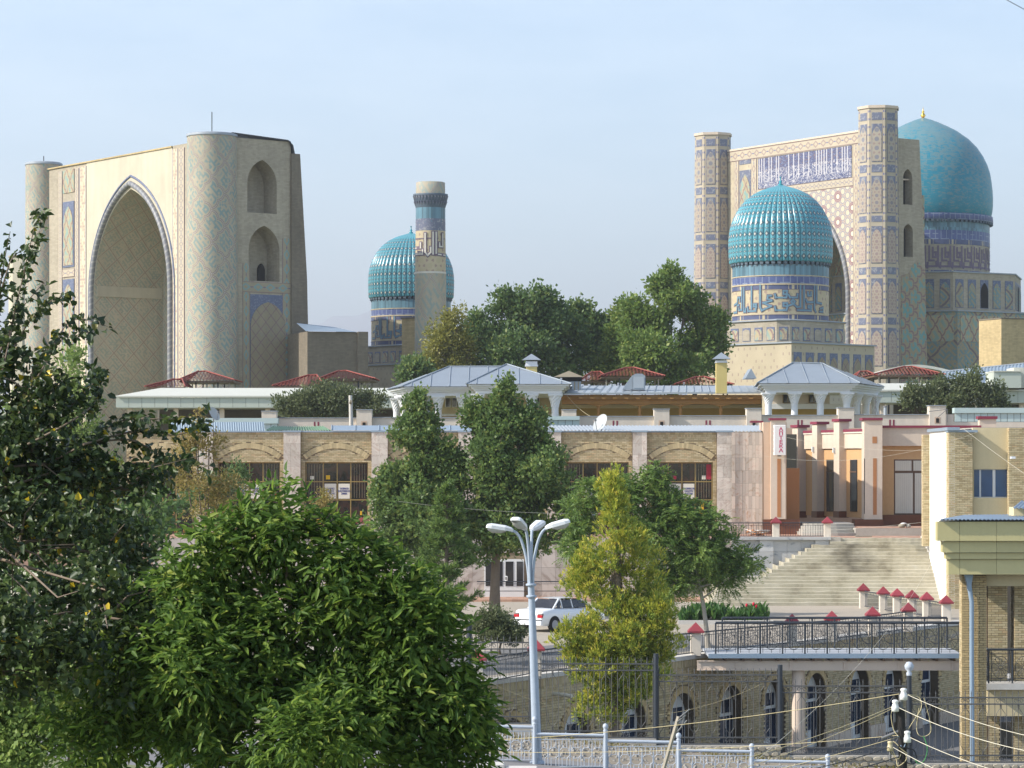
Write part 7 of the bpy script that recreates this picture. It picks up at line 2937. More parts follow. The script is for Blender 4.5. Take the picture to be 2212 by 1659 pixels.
for hi, ((ax, ay), (bx, by), dy, kind) in enumerate(heads):
    A, B = P(ax, ay, LDp), P(bx, by, LDp)
    if hi == 1:
        A.y += -.25
        B.y += -.75
    if hi == 2:
        A.y += .3
        B.y += .8
    s0 = c1 + Vector(((-.05, -.02, .02, .05)[hi], (0, -.05, .05, 0)[hi], 0))
    mid = P((1141, 1144, 1147, 1150)[hi], 1200, LDp) + Vector((0, (0, -.06, .06, 0)[hi], 0))
    pts = []
    for k in range(11):
        u = k / 10
        # vertical run then sweep outwards
        q = s0 * (1 - u) ** 3 + mid * 3 * u * (1 - u) ** 2 + (Vector((mid.x * .55 + A.x * .45, (mid.y + A.y) / 2, A.z + (.06 if hi != 3 else .0)))) * 3 * u * u * (1 - u) + A * u ** 3
        pts.append(q)
    arm = lp.add('arm', MB().tube(pts, .036, 8), 'lamp_paint')
    d = (B - A)
    L_ = d.length
    d.normalize()
    side = d.cross(Vector((0, 0, 1))).normalized()
    up = side.cross(d)
    hd = MB()
    rows = []
    for f, w_, h_ in ((-.08, .05, .06), (0.0, .07, .09), (.25, .12, .12), (.8, .15, .12), (.97, .13, .09), (1.02, .08, .05)):
        c_ = A + d * (L_ * f)
        rows.append([c_ + side * w_ + up * -.01, c_ + side * w_ + up * (h_ * .6), c_ + side * (w_ * .55) + up * h_, c_ - side * (w_ * .55) + up * h_, c_ - side * w_ + up * (h_ * .6), c_ - side * w_ + up * -.01])
    hd.grid(rows, None, closed=True, smooth=False)
    hd.face(list(reversed(rows[0])))
    hd.face(rows[-1])
    h_o = lp.add('lamp_head', hd, 'lamp_head', arm)
    gl = MB()
    rows = []
    for f, w_, h_ in ((.2, .09, .03), (.4, .125, .09), (.75, .13, .11), (.95, .10, .05)):
        c_ = A + d * (L_ * f) + up * -.012
        rows.append([c_ + side * (w_ * math.cos(a)) - up * (h_ * math.sin(a)) for a in [math.pi * k / 6 for k in range(7)]])
    gl.grid(rows, None)
    lp.add('lamp_glass', gl, 'lamp_glass', arm)

# ------------------------------------------------------------------ parked white car seen from behind
def car():
    D = 119.0
    cx, cy = XP(1141, D), D + .2
    t = thing('parked_car', 'white saloon car seen from behind, parked left of the thuja', 'car', (cx, cy, 1.305), R(49))
    # local x forwards, y to the left, rear bumper at x=0
    st_ = [(0.0, .74, .40, .62), (.04, .79, .30, .86), (.12, .81, .26, .93), (.8, .83, .24, .98), (1.3, .83, .22, .96), (3.2, .83, .22, .92), (3.9, .81, .24, .82), (4.3, .76, .28, .70), (4.42, .66, .36, .58)]
    rows = []
    for x, w, zl, zh in st_:
        rows.append([(x, -w * .9, zl), (x, -w, zl + .12), (x, -w * 1.0, zh - .24), (x, -w * .95, zh - .05), (x, -w * .86, zh), (x, 0, zh + .02), (x, w * .86, zh), (x, w * .95, zh - .05), (x, w, zh - .24), (x, w, zl + .12), (x, w * .9, zl)])
    b = MB()
    b.grid(rows, None, smooth=True, flip=True)
    b.face(list(rows[0]))
    b.face(list(reversed(rows[-1])))
    b.face([rows[0][0], rows[0][10], rows[-1][10], rows[-1][0]])
    body = b.build('body', M['car_white'], t)
    cab = [(.82, .70, .96), (1.32, .58, 1.36), (1.55, .56, 1.40), (2.5, .56, 1.39), (2.75, .58, 1.35), (3.35, .70, .92)]
    # roof and pillars
    rf = MB()
    rws = [[(x, -w, z), (x, -w * .6, z + .025), (x, w * .6, z + .025), (x, w, z)] for x, w, z in cab[1:5]]
    rf.grid(rws, None, flip=True)
    rf.build('roof', M['car_white'], t)
    gl = MB()
    base = [(.84, .69, .97), (3.33, .69, .93)]
    gl.face([(.84, -.68, .965), (.84, .68, .965), (1.32, .57, 1.355), (1.32, -.57, 1.355)][::-1])
    gl.build('rear_window', M['glass_dark'], t)
    gl = MB()
    gl.face([(3.33, -.68, .93), (3.33, .68, .93), (2.76, .57, 1.345), (2.76, -.57, 1.345)])
    gl.build('windscreen', M['glass_dark'], t)
    for s in (-1, 1):
        for (xa, xb, xc, xd) in ((1.02, 1.30, 1.40, 1.36), (1.45, 2.1, 2.08, 1.47), (2.16, 3.2, 2.72, 2.14)):
            g_ = MB()
            q = [(xa, s * .70, .99), (xb, s * .71, .98), (xc, s * .60, 1.31), (xd, s * .60, 1.32)]
            if s < 0:
                q.reverse()
            g_.face(q)
            g_.build('side_window', M['glass_dark'], t)
        # pillars
        p_ = MB()
        p_.tube([(.82, s * .70, .96), (1.32, s * .585, 1.36)], .045, 6)
        p_.tube([(3.36, s * .70, .92), (2.75, s * .585, 1.35)], .04, 6)
        p_.tube([(1.42, s * .715, .97), (1.43, s * .60, 1.34)], .03, 6)
        p_.tube([(2.13, s * .715, .97), (2.11, s * .60, 1.34)], .03, 6)
        p_.build('pillar', M['car_white'], t)
        lm = MB()
        lm.box(-.02, min(s * .52, s * .79), .62, .10, max(s * .52, s * .79), .735)
        l_ = lm.build('tail_light', M['lamp_red'], t)
        lm = MB()
        lm.box(-.015, min(s * .54, s * .785), .737, .10, max(s * .54, s * .785), .80)
        lm.build('indicator', M['lamp_smoke'], t)
        for wx in (.78, 3.38):
            w = MB()
            prof = [(.12, -.09), (.28, -.095), (.30, -.06), (.30, .06), (.28, .095), (.12, .09)]
            rws = [[(r * math.cos(2 * math.pi * k / 20), z, r * math.sin(2 * math.pi * k / 20)) for k in range(20)] for r, z in prof]
            w.grid(rws, None, closed=True, flip=True)
            w.face([(p[0], p[1], p[2]) for p in rws[0]])
            w.face([(p[0], p[1], p[2]) for p in reversed(rws[-1])])
            wo = w.build('wheel', M['tyre'], t, (wx, s * .76, .30))
            h = MB()
            h.tube([(0, s * .09, 0), (0, s * .10, 0)], .2, 14)
            h.build('hubcap', M['hub_grey'], wo)
            a_ = MB()
            a_.tube([(wx, s * .815, .32), (wx, s * .84, .32)], .36, 20)
            a_.build('wheel_arch', M['dark_void'], t)
    bp = MB()
    bp.bbox(-.07, -.78, .30, .1, .78, .50, .03)
    bo = bp.build('bumper', M['car_white'], t)
    MB().box(-.075, -.76, .505, .02, .76, .53).build('bumper_strip', M['tyre'], t)
    MB().box(-.012, -.26, .56, .02, .26, .67).build('number_plate', M['sign_white'], t)
    return t


car()

# ------------------------------------------------------------------ utility pole with insulators, leaning plank, wires
UD = 42.0
up_ = T('utility_pole', 'black pole with white insulators and tangled wires at lower right', 'utility pole', (XP(1951, UD), UD, 2.0))
up_.add('shaft', MB().tube([P(1955, 2100, UD), P(1951, 1660, UD), P(1946, 1530, UD)], [.085, .065, .06], 10), 'pole_black')
up_.add('crossbar', MB().tube([P(1905, 1595, UD), P(1965, 1570, UD)], .025, 6), 'iron_grey')
up_.add('upper_pin', MB().tube([P(1946, 1535, UD), P(1946, 1500, UD)], .035, 6), 'iron_grey')


def insulator(px, py, s=1.0, mat='insulator'):
    c = P(px, py, UD - .05)
    r = .058 * s
    return up_.add('insulator', MB().lathe([(r * .8, c.z - .085 * s), (r, c.z - .08 * s), (r, c.z - .01 * s), (r * .78, c.z + .005 * s), (r * .82, c.z + .02 * s), (r * .62, c.z + .035 * s), (r * .85, c.z + .06 * s), (r * .8, c.z + .085 * s), (r * .3, c.z + .095 * s)], 14, cx=c.x, cy=c.y, capb=True), mat)


insulator(1952, 1500)
insulator(1934, 1525)
insulator(1960, 1592)
insulator(1923, 1612, .85, 'insulator_brown')
for px, y0, y1 in ((1933, 1537, 1560), (1923, 1622, 1644), (1960, 1603, 1618)):
    up_.add('pin', MB().tube([P(px, y0, UD), P(px, y1, UD)], .02, 6), 'iron_grey')
TANG = [([(1957, 1499), (1975, 1503), (1988, 1510), (1990, 1530), (1978, 1550), (1962, 1575)], 'wire_tan', .008), ([(1996, 1508), (2006, 1545), (2011, 1578), (2000, 1590), (1985, 1588), (1980, 1570), (1985, 1530)], 'wire_tan', .008),
        ([(1995, 1590), (2003, 1615), (1998, 1640), (1985, 1650), (1976, 1640)], 'wire_green', .008), ([(1925, 1615), (1940, 1640), (1950, 1620), (1958, 1640), (1940, 1655), (1936, 1640), (1925, 1625)], 'wire_tan', .009),
        ([(1940, 1612), (1958, 1616), (1975, 1622), (1980, 1645), (1965, 1650), (1950, 1640)], 'wire_black', .012), ([(1930, 1525), (1925, 1545), (1930, 1575), (1940, 1590)], 'wire_tan', .008),
        ([(1938, 1590), (1955, 1600), (1952, 1615), (1945, 1610)], 'pipe_blue', .01), ([(1918, 1610), (1930, 1602), (1945, 1616), (1960, 1628)], 'wire_tan', .012), ([(1950, 1586), (1970, 1592), (1985, 1600), (1998, 1606)], 'wire_black', .014)]
for pts, mt, r in TANG:
    ctrl = [P(a, b_, UD - .05 + .03 * math.sin(a)) for a, b_ in pts]
    fine = []
    for i in range(len(ctrl) - 1):
        p0, p1, p2, p3 = ctrl[max(0, i - 1)], ctrl[i], ctrl[i + 1], ctrl[min(len(ctrl) - 1, i + 2)]
        for k in range(5):
            u = k / 5
            fine.append(.5 * ((2 * p1) + (p2 - p0) * u + (2 * p0 - 5 * p1 + 4 * p2 - p3) * u * u + (3 * p1 - p0 - 3 * p2 + p3) * u ** 3))
    fine.append(ctrl[-1])
    up_.add('wire_loop', MB().tube(fine, r * .8, 5), mt)


def wire(label, a, b_, sag, r, mat, n=18):
    a, b_ = Vector(a), Vector(b_)
    t = T('overhead_wire', label, 'wire', (a + b_) / 2, 'overhead wires')
    pts = []
    for i in range(n + 1):
        u = i / n
        p = a.lerp(b_, u)
        p.z -= sag * 4 * u * (1 - u)
        pts.append(p)
    t.add('strand', MB().tube(pts, r * .62, 5), mat)


def ext(p, q, u):
    """continue the line p-q beyond q"""
    return p + (q - p) * u


I1, I2, I3, I4 = P(1957, 1499, UD), P(1938, 1527, UD), P(1962, 1591, UD), P(1925, 1612, UD)
wire('topmost pale wire running right from the pole', I1, P(2330, 1610, 36), .1, .008, 'wire_pale')
wire('second pale wire running right from the pole', I2, P(2330, 1640, 36), .12, .009, 'wire_pale')
wire('third grey wire running right from the pole', I3, P(2330, 1705, 36), .1, .009, 'wire_pale')
wire('lowest tan wire running right from the pole', I4, P(2330, 1765, 36), .12, .009, 'wire_pale')
wire('topmost tan wire running left across the street railing', I1 + Vector((-.1, 0, 0)), P(-200, 1500, 60), .9, .008, 'wire_tan', 30)
wire('second tan wire running left and down from the pole', I2 + Vector((-.03, 0, .02)), P(1380, 1690, 40), .12, .007, 'wire_tan')
wire('third tan wire running left and down from the pole', I2 + Vector((-.06, 0, -.02)), P(1360, 1720, 40), .15, .007, 'wire_tan')
wire('tan wire running flat to the left below the insulators', P(1945, 1588, UD), P(900, 1618, 55), .15, .007, 'wire_tan', 24)
wire('second flat tan wire to the left below the insulators', P(1940, 1592, UD), P(1300, 1730, 44), .1, .007, 'wire_tan', 24)
wire('thin tan wire crossing the yard under the bridge', P(1560, 1700, 55), P(2012, 1215, 136), .8, .008, 'wire_pale', 24)
wire('tan wire hanging low over the thuja foot', P(1640, 1480, 78), P(1060, 1475, 76), .9, .008, 'wire_tan', 24)
wire('black cable running left from the pole', P(1925, 1613, UD), P(1650, 1680, 38), .05, .012, 'wire_black')
wire('second black cable running left from the pole', P(1945, 1634, UD), P(1700, 1685, 38), .05, .014, 'wire_black')
wire('thin wire sagging from the smoke hood to the parapet', P(1220, 848, 189), P(1300, 908, 174), .35, .02, 'wire_tan')
wire('thin dark wire before the leafy tree', P(860, 1083, 110), P(1420, 1105, 118), .25, .010, 'wire_pale')
wire('pale wire crossing the pharmacy front', P(1650, 985, 140), P(2110, 934, 137), .7, .008, 'wire_pale')
wire('second pale wire crossing the pharmacy front', P(1700, 945, 140), P(2060, 970, 137), .3, .008, 'wire_pale')
wire('wire slanting over the cream building', P(2080, 925, 134), P(2330, 1100, 100), .1, .010, 'wire_pale')
wire('dark wire across the upper right corner of the sky', P(860, -716, 60), P(3590, 766, 60), .02, .012, 'wire_black')
wire('pale wire low over the pavement at the stairs top', P(1720, 1148, 138), P(2060, 1120, 136), .1, .008, 'wire_pale')

t = T('leaning_plank', 'grey wooden plank with iron brackets leaning beside the railing', 'plank', (XP(1443, 62), 62, 1.0))
t.add('plank', MB().tube([P(1432, 1665, 62), P(1466, 1548, 62)], .045, 4, smooth=False), 'wood_grey')
for (a, b_, c_, d_) in ((1462, 1560, 1482, 1545), (1468, 1550, 1490, 1532), (1464, 1580, 1484, 1556), (1472, 1572, 1480, 1540)):
    t.add('bracket', MB().tube([P(a, b_, 61.9), P(c_, d_, 61.9)], .018, 5), 'iron_grey')
# ------------------------------------------------------------------ vegetation
NR = np.random.default_rng(11)


def leaf_mesh(name, C, Dv, L, Wd, mat, tint, nrm=None, near=False, fold=.25):
    """C centres, Dv unit directions, L lengths, Wd widths; near leaves have two folded halves with curved edges"""
    n = len(C)
    up = NR.normal(size=(n, 3)) if nrm is None else nrm
    s = np.cross(Dv, up)
    s /= (np.linalg.norm(s, axis=1, keepdims=True) + 1e-9)
    N = np.cross(s, Dv)
    L = L[:, None]
    Wd = Wd[:, None]
    me = bpy.data.meshes.new(name)
    if near:
        base = C
        l1 = C + Dv * L * .3 + s * Wd * .5 + N * Wd * fold
        l2 = C + Dv * L * .68 + s * Wd * .38 + N * Wd * fold * .7
        tip = C + Dv * L - N * Wd * .25
        r2 = C + Dv * L * .68 - s * Wd * .38 + N * Wd * fold * .7
        r1 = C + Dv * L * .3 - s * Wd * .5 + N * Wd * fold
        V = np.stack([base, l1, l2, tip, r2, r1], axis=1).reshape(-1, 3)
        idx = np.arange(n)[:, None] * 6
        Lp = np.concatenate([idx + np.array([[0, 3, 2, 1]]), idx + np.array([[0, 5, 4, 3]])], axis=1).reshape(-1)
        nf = 2 * n
        tv = np.repeat(tint, 2)
    else:
        base = C
        l = C + Dv * L * .45 + s * Wd * .5
        tip = C + Dv * L
        r = C + Dv * L * .45 - s * Wd * .5
        V = np.stack([base, r, tip, l], axis=1).reshape(-1, 3)
        Lp = np.arange(4 * n)
        nf = n
        tv = tint
    me.vertices.add(len(V))
    me.vertices.foreach_set('co', V.astype(np.float32).ravel())
    me.loops.add(len(Lp))
    me.loops.foreach_set('vertex_index', Lp.astype(np.int32))
    me.polygons.add(nf)
    me.polygons.foreach_set('loop_start', (np.arange(nf) * 4).astype(np.int32))
    at = me.attributes.new('tint', 'FLOAT', 'FACE')
    at.data.foreach_set('value', tv.astype(np.float32))
    me.update()
    me.validate()
    me.materials.append(M[mat])
    return me


def unit(v):
    return v / (np.linalg.norm(v, axis=1, keepdims=True) + 1e-9)


def blob_points(blobs, n, shell=.55, lump=.22):
    """points in lumpy ellipsoids, denser towards the surface; returns points and outward normals"""
    w = np.array([b[2][0] * b[2][2] for b in blobs])
    w = w / w.sum()
    pts, nor = [], []
    for (c, _, r), q in zip([(b[0], 0, b[2]) for b in blobs], w):
        m = int(n * q) + 1
        d = unit(NR.normal(size=(m, 3)))
        ph = NR.uniform(0, 6, 6)
        lm = 1 + lump * (np.sin(d[:, 0] * 5 + ph[0]) * np.sin(d[:, 2] * 6 + ph[1]) + .6 * np.sin(d[:, 1] * 9 + ph[2]) * np.sin(d[:, 2] * 11 + ph[3]))
        rr = NR.uniform(0, 1, m) ** .6
        rr = (shell + (1 - shell) * rr) * lm
        pts.append(np.array(c)[None] + d * rr[:, None] * np.array(r)[None])
        nor.append(unit(d / np.array(r)[None]))
    return np.concatenate(pts), np.concatenate(nor)


def lumps(blobs, k, f=.42, seed=1, up=.25):
    """break big crown volumes into many smaller leaf masses with gaps between them"""
    rr = random.Random(seed)
    out = []
    for c, _, r in blobs:
        for i in range(k):
            d = Vector((rr.gauss(0, 1), rr.gauss(0, 1), rr.gauss(up, 1))).normalized()
            q = rr.uniform(.45, .88)
            g_ = f * rr.uniform(.6, 1.25)
            out.append(((c[0] + d.x * r[0] * q, c[1] + d.y * r[1] * q, c[2] + d.z * r[2] * q), 0, (r[0] * g_, r[1] * g_, r[2] * g_)))
    return out


def crown(name, parent_t, blobs, n_cl, per, L, W, mat, spread, droop=.0, near=False, outw=.6, kind='stuff', bright=0.0, shell=.55, upw=.25, lump=.22):
    P0, N0 = blob_points(blobs, n_cl, shell, lump)
    m = len(P0)
    C = np.repeat(P0, per, axis=0) + NR.normal(size=(m * per, 3)) * spread
    Nn = np.repeat(N0, per, axis=0)
    Dv = unit(NR.normal(size=(m * per, 3)) * (1 - outw) * 1.1 + Nn * outw + np.array([0, 0, upw - droop])[None])
    k = len(C)
    Ls = L * NR.uniform(.65, 1.3, k)
    Ws = W * NR.uniform(.7, 1.2, k)
    ct = np.repeat(NR.uniform(0, 1, m), per)
    tint = np.clip(ct * .55 + NR.uniform(0, 1, k) * .42 + bright, 0, 1)
    nrm = Nn * .8 + NR.normal(size=(k, 3)) * .6 + np.array([0, 0, .5])
    off = np.array(parent_t.o)
    me = leaf_mesh(name, C - off, Dv, Ls, Ws, mat, tint, nrm, near)
    o = put(name, me, parent_t.r)
    if kind:
        o['kind'] = kind
    return o


def limbs(t, base, top, blobs, r0, mat='bark', n=None, twigs=3):
    base, top = Vector(base), Vector(top)
    rr = random.Random(int(base.x * 100) + 5)
    pts = [base.lerp(top, i / 5) + Vector((rr.uniform(-.5, .5) * r0, rr.uniform(-.5, .5) * r0, 0)) * (1 if 0 < i < 5 else 0) for i in range(6)]
    t.add('trunk', MB().tube(pts, [r0 * (1 - .1 * i) * (1.25 if i == 0 else 1) for i in range(6)], 9), mat)
    for (c, _, r) in blobs[:n]:
        c = Vector(c)
        u = rr.uniform(.45, .95)
        s = base.lerp(top, u)
        m1 = s.lerp(c, .5) + Vector((0, 0, -.1 * (c - s).length))
        t.add('limb', MB().tube([s, m1, c], [r0 * .45, r0 * .3, r0 * .12], 6), mat)
        for k in range(twigs):
            d = Vector((rr.uniform(-1, 1), rr.uniform(-1, 1), rr.uniform(-.3, 1)))
            d = Vector((d.x * r[0], d.y * r[1], d.z * r[2])) * .8
            t.add('branch', MB().tube([m1.lerp(c, rr.uniform(.3, 1)), c + d * .6, c + d], [r0 * .16, r0 * .08, r0 * .02], 4), mat)


def bl(px, py, rx, ry, D, dd=0.0, rd=None):
    k = (D + dd) / F
    c = P(px, py, D + dd)
    return (tuple(c), 0, (rx * k, (rd if rd is not None else rx * k), ry * k))


# park trees in front of the mosque
def park(label, D, blobs, base_px, n_cl, mat, L=.34, W=.24, per=9, r0=.32, zb=3.0, name='park_tree', spread=.28, group='park trees before the mosque', bright=0.0, lump=.3):
    B = [bl(*b, D) if len(b) == 4 else bl(*b[:4], D, b[4]) for b in blobs]
    base = P(base_px, 1000, D)
    base.z = zb
    t = T(name, label, 'tree', base, group)
    tz = max(b[0][2] for b in B[:3])
    limbs(t, base, (base.x, base.y, zb + (tz - zb) * .75), B, r0)
    crown('crown', t, lumps(B, 9, .40, int(base_px)), n_cl, per, L, W, mat, spread, bright=bright, lump=lump, shell=.35)
    return t


PD = 230.0
park('dark green park tree, broad and rounded, left of centre', PD, [(1130, 720, 75, 72), (1190, 700, 62, 65, 2), (1075, 760, 55, 70), (1230, 760, 50, 75, 1), (1040, 720, 32, 45), (1150, 780, 90, 60, -2), (1010, 770, 40, 60, 1), (1100, 660, 40, 32), (1170, 650, 35, 28)], 1130, 3600, 'leaf_park')
park('dark green park tree behind, between the two broad crowns', PD + 6, [(1270, 720, 38, 70), (1300, 770, 40, 70), (1250, 690, 25, 35), (1320, 720, 30, 50)], 1290, 1500, 'leaf_park', bright=.08)
park('light green park tree, tallest and rightmost of the row', PD, [(1450, 670, 62, 62), (1440, 620, 40, 38), (1400, 700, 55, 60), (1500, 720, 60, 65), (1540, 750, 42, 50), (1440, 770, 90, 60, -1), (1380, 760, 35, 60), (1480, 640, 40, 40), (1550, 700, 25, 35)], 1450, 3600, 'leaf_park_light')
park('bright green park tree filling the gap left of the tallest tree', PD + 2, [(1355, 690, 32, 38), (1340, 750, 42, 60), (1365, 790, 50, 40)], 1350, 1100, 'leaf_park_light', bright=.1)
park('yellowish thin park tree at the left end of the row', PD - 3, [(960, 745, 40, 48), (985, 710, 35, 40), (940, 780, 42, 40), (1000, 770, 35, 45)], 965, 1100, 'leaf_park_yellow', L=.28, W=.16, per=7)
park('small dark green tree below the slim minaret', PD - 8, [(893, 795, 24, 22), (880, 805, 26, 18), (910, 805, 25, 18)], 890, 420, 'leaf_park', bright=.12)
# shrubs on the bazaar roofs
park('round grey-green bush before the left market hall', 186, [(690, 865, 60, 34), (650, 880, 50, 26), (740, 872, 60, 32), (790, 875, 40, 28), (715, 845, 45, 22), (620, 885, 25, 18)], 700, 1500, 'leaf_grey', L=.24, W=.12, per=8, r0=.14, zb=4, name='bush_tree', group='grey-green bushes by the halls', spread=.2)
park('loose grey-green bush before the right market hall', 184, [(1990, 855, 38, 28), (2040, 845, 40, 34), (2090, 838, 35, 34), (2130, 860, 45, 30), (2060, 868, 70, 22), (2165, 868, 22, 18), (1965, 862, 20, 18)], 2060, 1500, 'leaf_grey', L=.24, W=.12, per=8, r0=.14, zb=4, name='bush_tree', group='grey-green bushes by the halls', spread=.2)

# plane trees before the arcade
D = 130.0
t = T('plane_tree', 'tall dark leafy tree with two spires before the arcade centre', 'tree', (XP(1068, D), D, 1.3))
B = [bl(1090, 880, 32, 60, D), bl(1105, 960, 85, 80, D), bl(1120, 1050, 100, 80, D), bl(1080, 1140, 110, 60, D), bl(1150, 1020, 70, 60, D, -1), bl(1020, 910, 22, 48, D), bl(1180, 1000, 42, 55, D), bl(1150, 1150, 75, 45, D), bl(1060, 1000, 60, 80, D, -1), bl(1095, 835, 18, 26, D), bl(1035, 1170, 70, 38, D), bl(1090, 910, 52, 48, D), bl(1140, 925, 42, 50, D), bl(1060, 930, 45, 55, D), bl(1200, 1080, 40, 60, D)]
limbs(t, (XP(1068, D), D, 1.3), (XP(1090, D), D, ZP(930, D)), B, .24, 'bark')
crown('crown', t, lumps(B, 15, .42, 3), 5600, 8, .19, .14, 'leaf_plane', .13, lump=.3, shell=.35)
t = T('plane_tree', 'leafy tree left of the two-spired one, its tip before the pavilion', 'tree', (XP(900, D), D + 1, 1.3))
B = [bl(905, 905, 36, 60, D), bl(900, 980, 62, 70, D), bl(890, 1060, 80, 70, D), bl(870, 1130, 75, 55, D), bl(930, 1110, 75, 60, D, -1), bl(905, 862, 16, 24, D), bl(960, 1000, 40, 60, D), bl(850, 1050, 38, 50, D), bl(890, 1190, 70, 35, D), bl(905, 940, 52, 48, D), bl(840, 1090, 45, 60, D), bl(960, 1060, 50, 60, D), bl(985, 1040, 42, 60, D), bl(990, 1130, 48, 50, D)]
limbs(t, (XP(900, D), D + 1, 1.3), (XP(903, D), D + 1, ZP(920, D)), B, .2, 'bark')
crown('crown', t, lumps(B, 15, .42, 4), 4600, 8, .19, .14, 'leaf_plane', .13, lump=.3, shell=.35)


# pine
def conifer(label, px, D, ytop, ybot, wbot, mat, n, zb, name='pine_tree'):
    base = P(px, 1000, D)
    base.z = zb
    t = T(name, label, 'tree', base)
    zt_, zb_ = ZP(ytop, D), ZP(ybot, D)
    t.add('trunk', MB().tube([base, (base.x, base.y, zt_ - .3)], [.14, .03], 7), 'bark')
    Cs, Ds = [], []
    rr = random.Random(5)
    nb = 90
    for i in range(nb):
        u = (i + rr.random()) / nb
        z = zt_ - (zt_ - zb_) * u
        R_ = wbot * D / F * (u ** .8) * rr.uniform(.75, 1.1) + .12
        a = rr.uniform(0, 6.28)
        d = Vector((math.cos(a), math.sin(a), .28))
        tip = Vector((base.x, base.y, z)) + d * R_
        t.add('branch', MB().tube([(base.x, base.y, z), tip], [.025, .008], 4, cap=False), 'bark')
        m = int(10 + 24 * R_)
        for k in range(m):
            s = rr.uniform(.25, 1.05)
            p = Vector((base.x, base.y, z)) + d * (R_ * s) + Vector((rr.gauss(0, .07), rr.gauss(0, .07), rr.gauss(0, .06)))
            for q in range(9):
                Cs.append(tuple(p))
                Ds.append((d.x * .7 + rr.gauss(0, .5), d.y * .7 + rr.gauss(0, .5), .55 + rr.gauss(0, .4)))
    C = np.array(Cs)
    Dv = unit(np.array(Ds))
    k = len(C)
    me = leaf_mesh('needles', C - np.array(base)[None], Dv, .20 * NR.uniform(.7, 1.3, k), np.full(k, .03), mat, np.clip(NR.uniform(0, 1, k) * .7 + .3 * NR.random(k), 0, 1))
    o = put('needles', me, t.r)
    o['kind'] = 'stuff'
    return t


conifer('young feathery pine before the leafy trees, left of the lamp', 965, 100.0, 1050, 1345, 78, 'leaf_pine', 0, 1.3)

# feathery acacia
D = 108.0
t = T('acacia_tree', 'feathery acacia spreading right of the thuja on a thin pale trunk', 'tree', (XP(1525, D + 4), D + 4, 1.3))
B = [bl(1300, 1070, 70, 50, D), bl(1370, 1080, 80, 60, D), bl(1440, 1120, 75, 60, D), bl(1500, 1150, 70, 55, D), bl(1560, 1190, 65, 45, D), bl(1600, 1220, 55, 32, D), bl(1480, 1210, 80, 50, D), bl(1250, 1110, 45, 40, D), bl(1250, 1180, 40, 35, D), bl(1560, 1250, 55, 24, D), bl(1400, 1150, 80, 60, D), bl(1420, 1040, 30, 35, D), bl(1490, 1255, 60, 28, D), bl(1440, 1240, 50, 40, D)]
limbs(t, (XP(1530, D), D, 1.3), (XP(1500, D), D, ZP(1180, D)), B, .10, 'bark_pale')


def fronds(t, blobs, n, mat, L=.42, nl=11, lw=.035, ll=.12):
    P0, N0 = blob_points(lumps(blobs, 7, .42, 8), n, .3, .28)
    m = len(P0)
    d = unit(N0 * .8 + NR.normal(size=(m, 3)) * .5 + np.array([0, 0, .05]))
    side = unit(np.cross(d, np.array([0, 0, 1.0])[None] + NR.normal(size=(m, 3)) * .3))
    Cs, Ds, Ts = [], [], []
    tb = NR.uniform(0, 1, m)
    Lr = L * NR.uniform(.6, 1.2, m)
    for j in range(nl):
        u = (j + 1) / nl
        p = P0 + d * (Lr * u)[:, None] + np.array([0, 0, -1.0])[None] * (Lr * .35 * u * u)[:, None]
        for s in (-1, 1):
            Cs.append(p)
            Ds.append(unit(side * s + d * .45))
            Ts.append(np.clip(tb * .6 + NR.uniform(0, .4, m), 0, 1))
    C, Dv, tt = np.concatenate(Cs), np.concatenate(Ds), np.concatenate(Ts)
    k = len(C)
    me = leaf_mesh('fronds', C - np.array(t.o)[None], Dv, ll * NR.uniform(.7, 1.2, k), np.full(k, lw), mat, tt)
    o = put('fronds', me, t.r)
    o['kind'] = 'stuff'


fronds(t, B, 4400, 'leaf_acacia', L=.5, lw=.045, ll=.13)

# thuja: upright flattened sprays
D = 96.0
t = T('thuja_tree', 'tall yellow-green thuja right of the street lamp', 'tree', (XP(1330, 90), 90.0, PIT))
D = 90.0
B = [bl(1330, 1100, 45, 70, D), bl(1330, 1180, 75, 75, D), bl(1320, 1270, 95, 75, D), bl(1345, 1350, 105, 70, D), bl(1320, 1420, 95, 55, D), bl(1290, 1480, 60, 45, D), bl(1370, 1500, 50, 45, D), bl(1400, 1330, 65, 70, D), bl(1250, 1370, 50, 45, D), bl(1320, 1060, 25, 40, D), bl(1440, 1390, 45, 50, D), bl(1265, 1230, 40, 50, D), bl(1345, 1540, 45, 35, D), bl(1390, 1230, 45, 60, D), bl(1240, 1440, 45, 40, D), bl(1300, 1440, 80, 50, D), bl(1280, 1530, 50, 30, D), bl(1400, 1440, 60, 50, D), bl(1350, 1480, 60, 50, D)]
limbs(t, (XP(1330, D), D, PIT), (XP(1330, D), D, ZP(1120, D)), B[:8], .2, 'bark')
P0, N0 = blob_points(lumps(B, 9, .42, 6), 6600, .4, .3)
m = len(P0)
per = 12
fan = unit(N0 * .55 + np.array([0, 0, .9])[None] + NR.normal(size=(m, 3)) * .25)
sd_ = unit(np.cross(fan, N0 + NR.normal(size=(m, 3)) * .8))
Cs, Ds, Ts, Ls = [], [], [], []
tb = NR.uniform(0, 1, m)
for j in range(per):
    a = (j / (per - 1) - .5) * 1.5
    h = NR.uniform(0, .16, m)
    Cs.append(P0 + fan * h[:, None] + sd_ * (math.sin(a) * .06) + NR.normal(size=(m, 3)) * .02)
    Ds.append(unit(fan * math.cos(a) + sd_ * math.sin(a)))
    Ts.append(np.clip(tb * .6 + h / .16 * .3 + NR.uniform(-.1, .15, m), 0, 1))
C, Dv, tt = np.concatenate(Cs), np.concatenate(Ds), np.concatenate(Ts)
k = len(C)
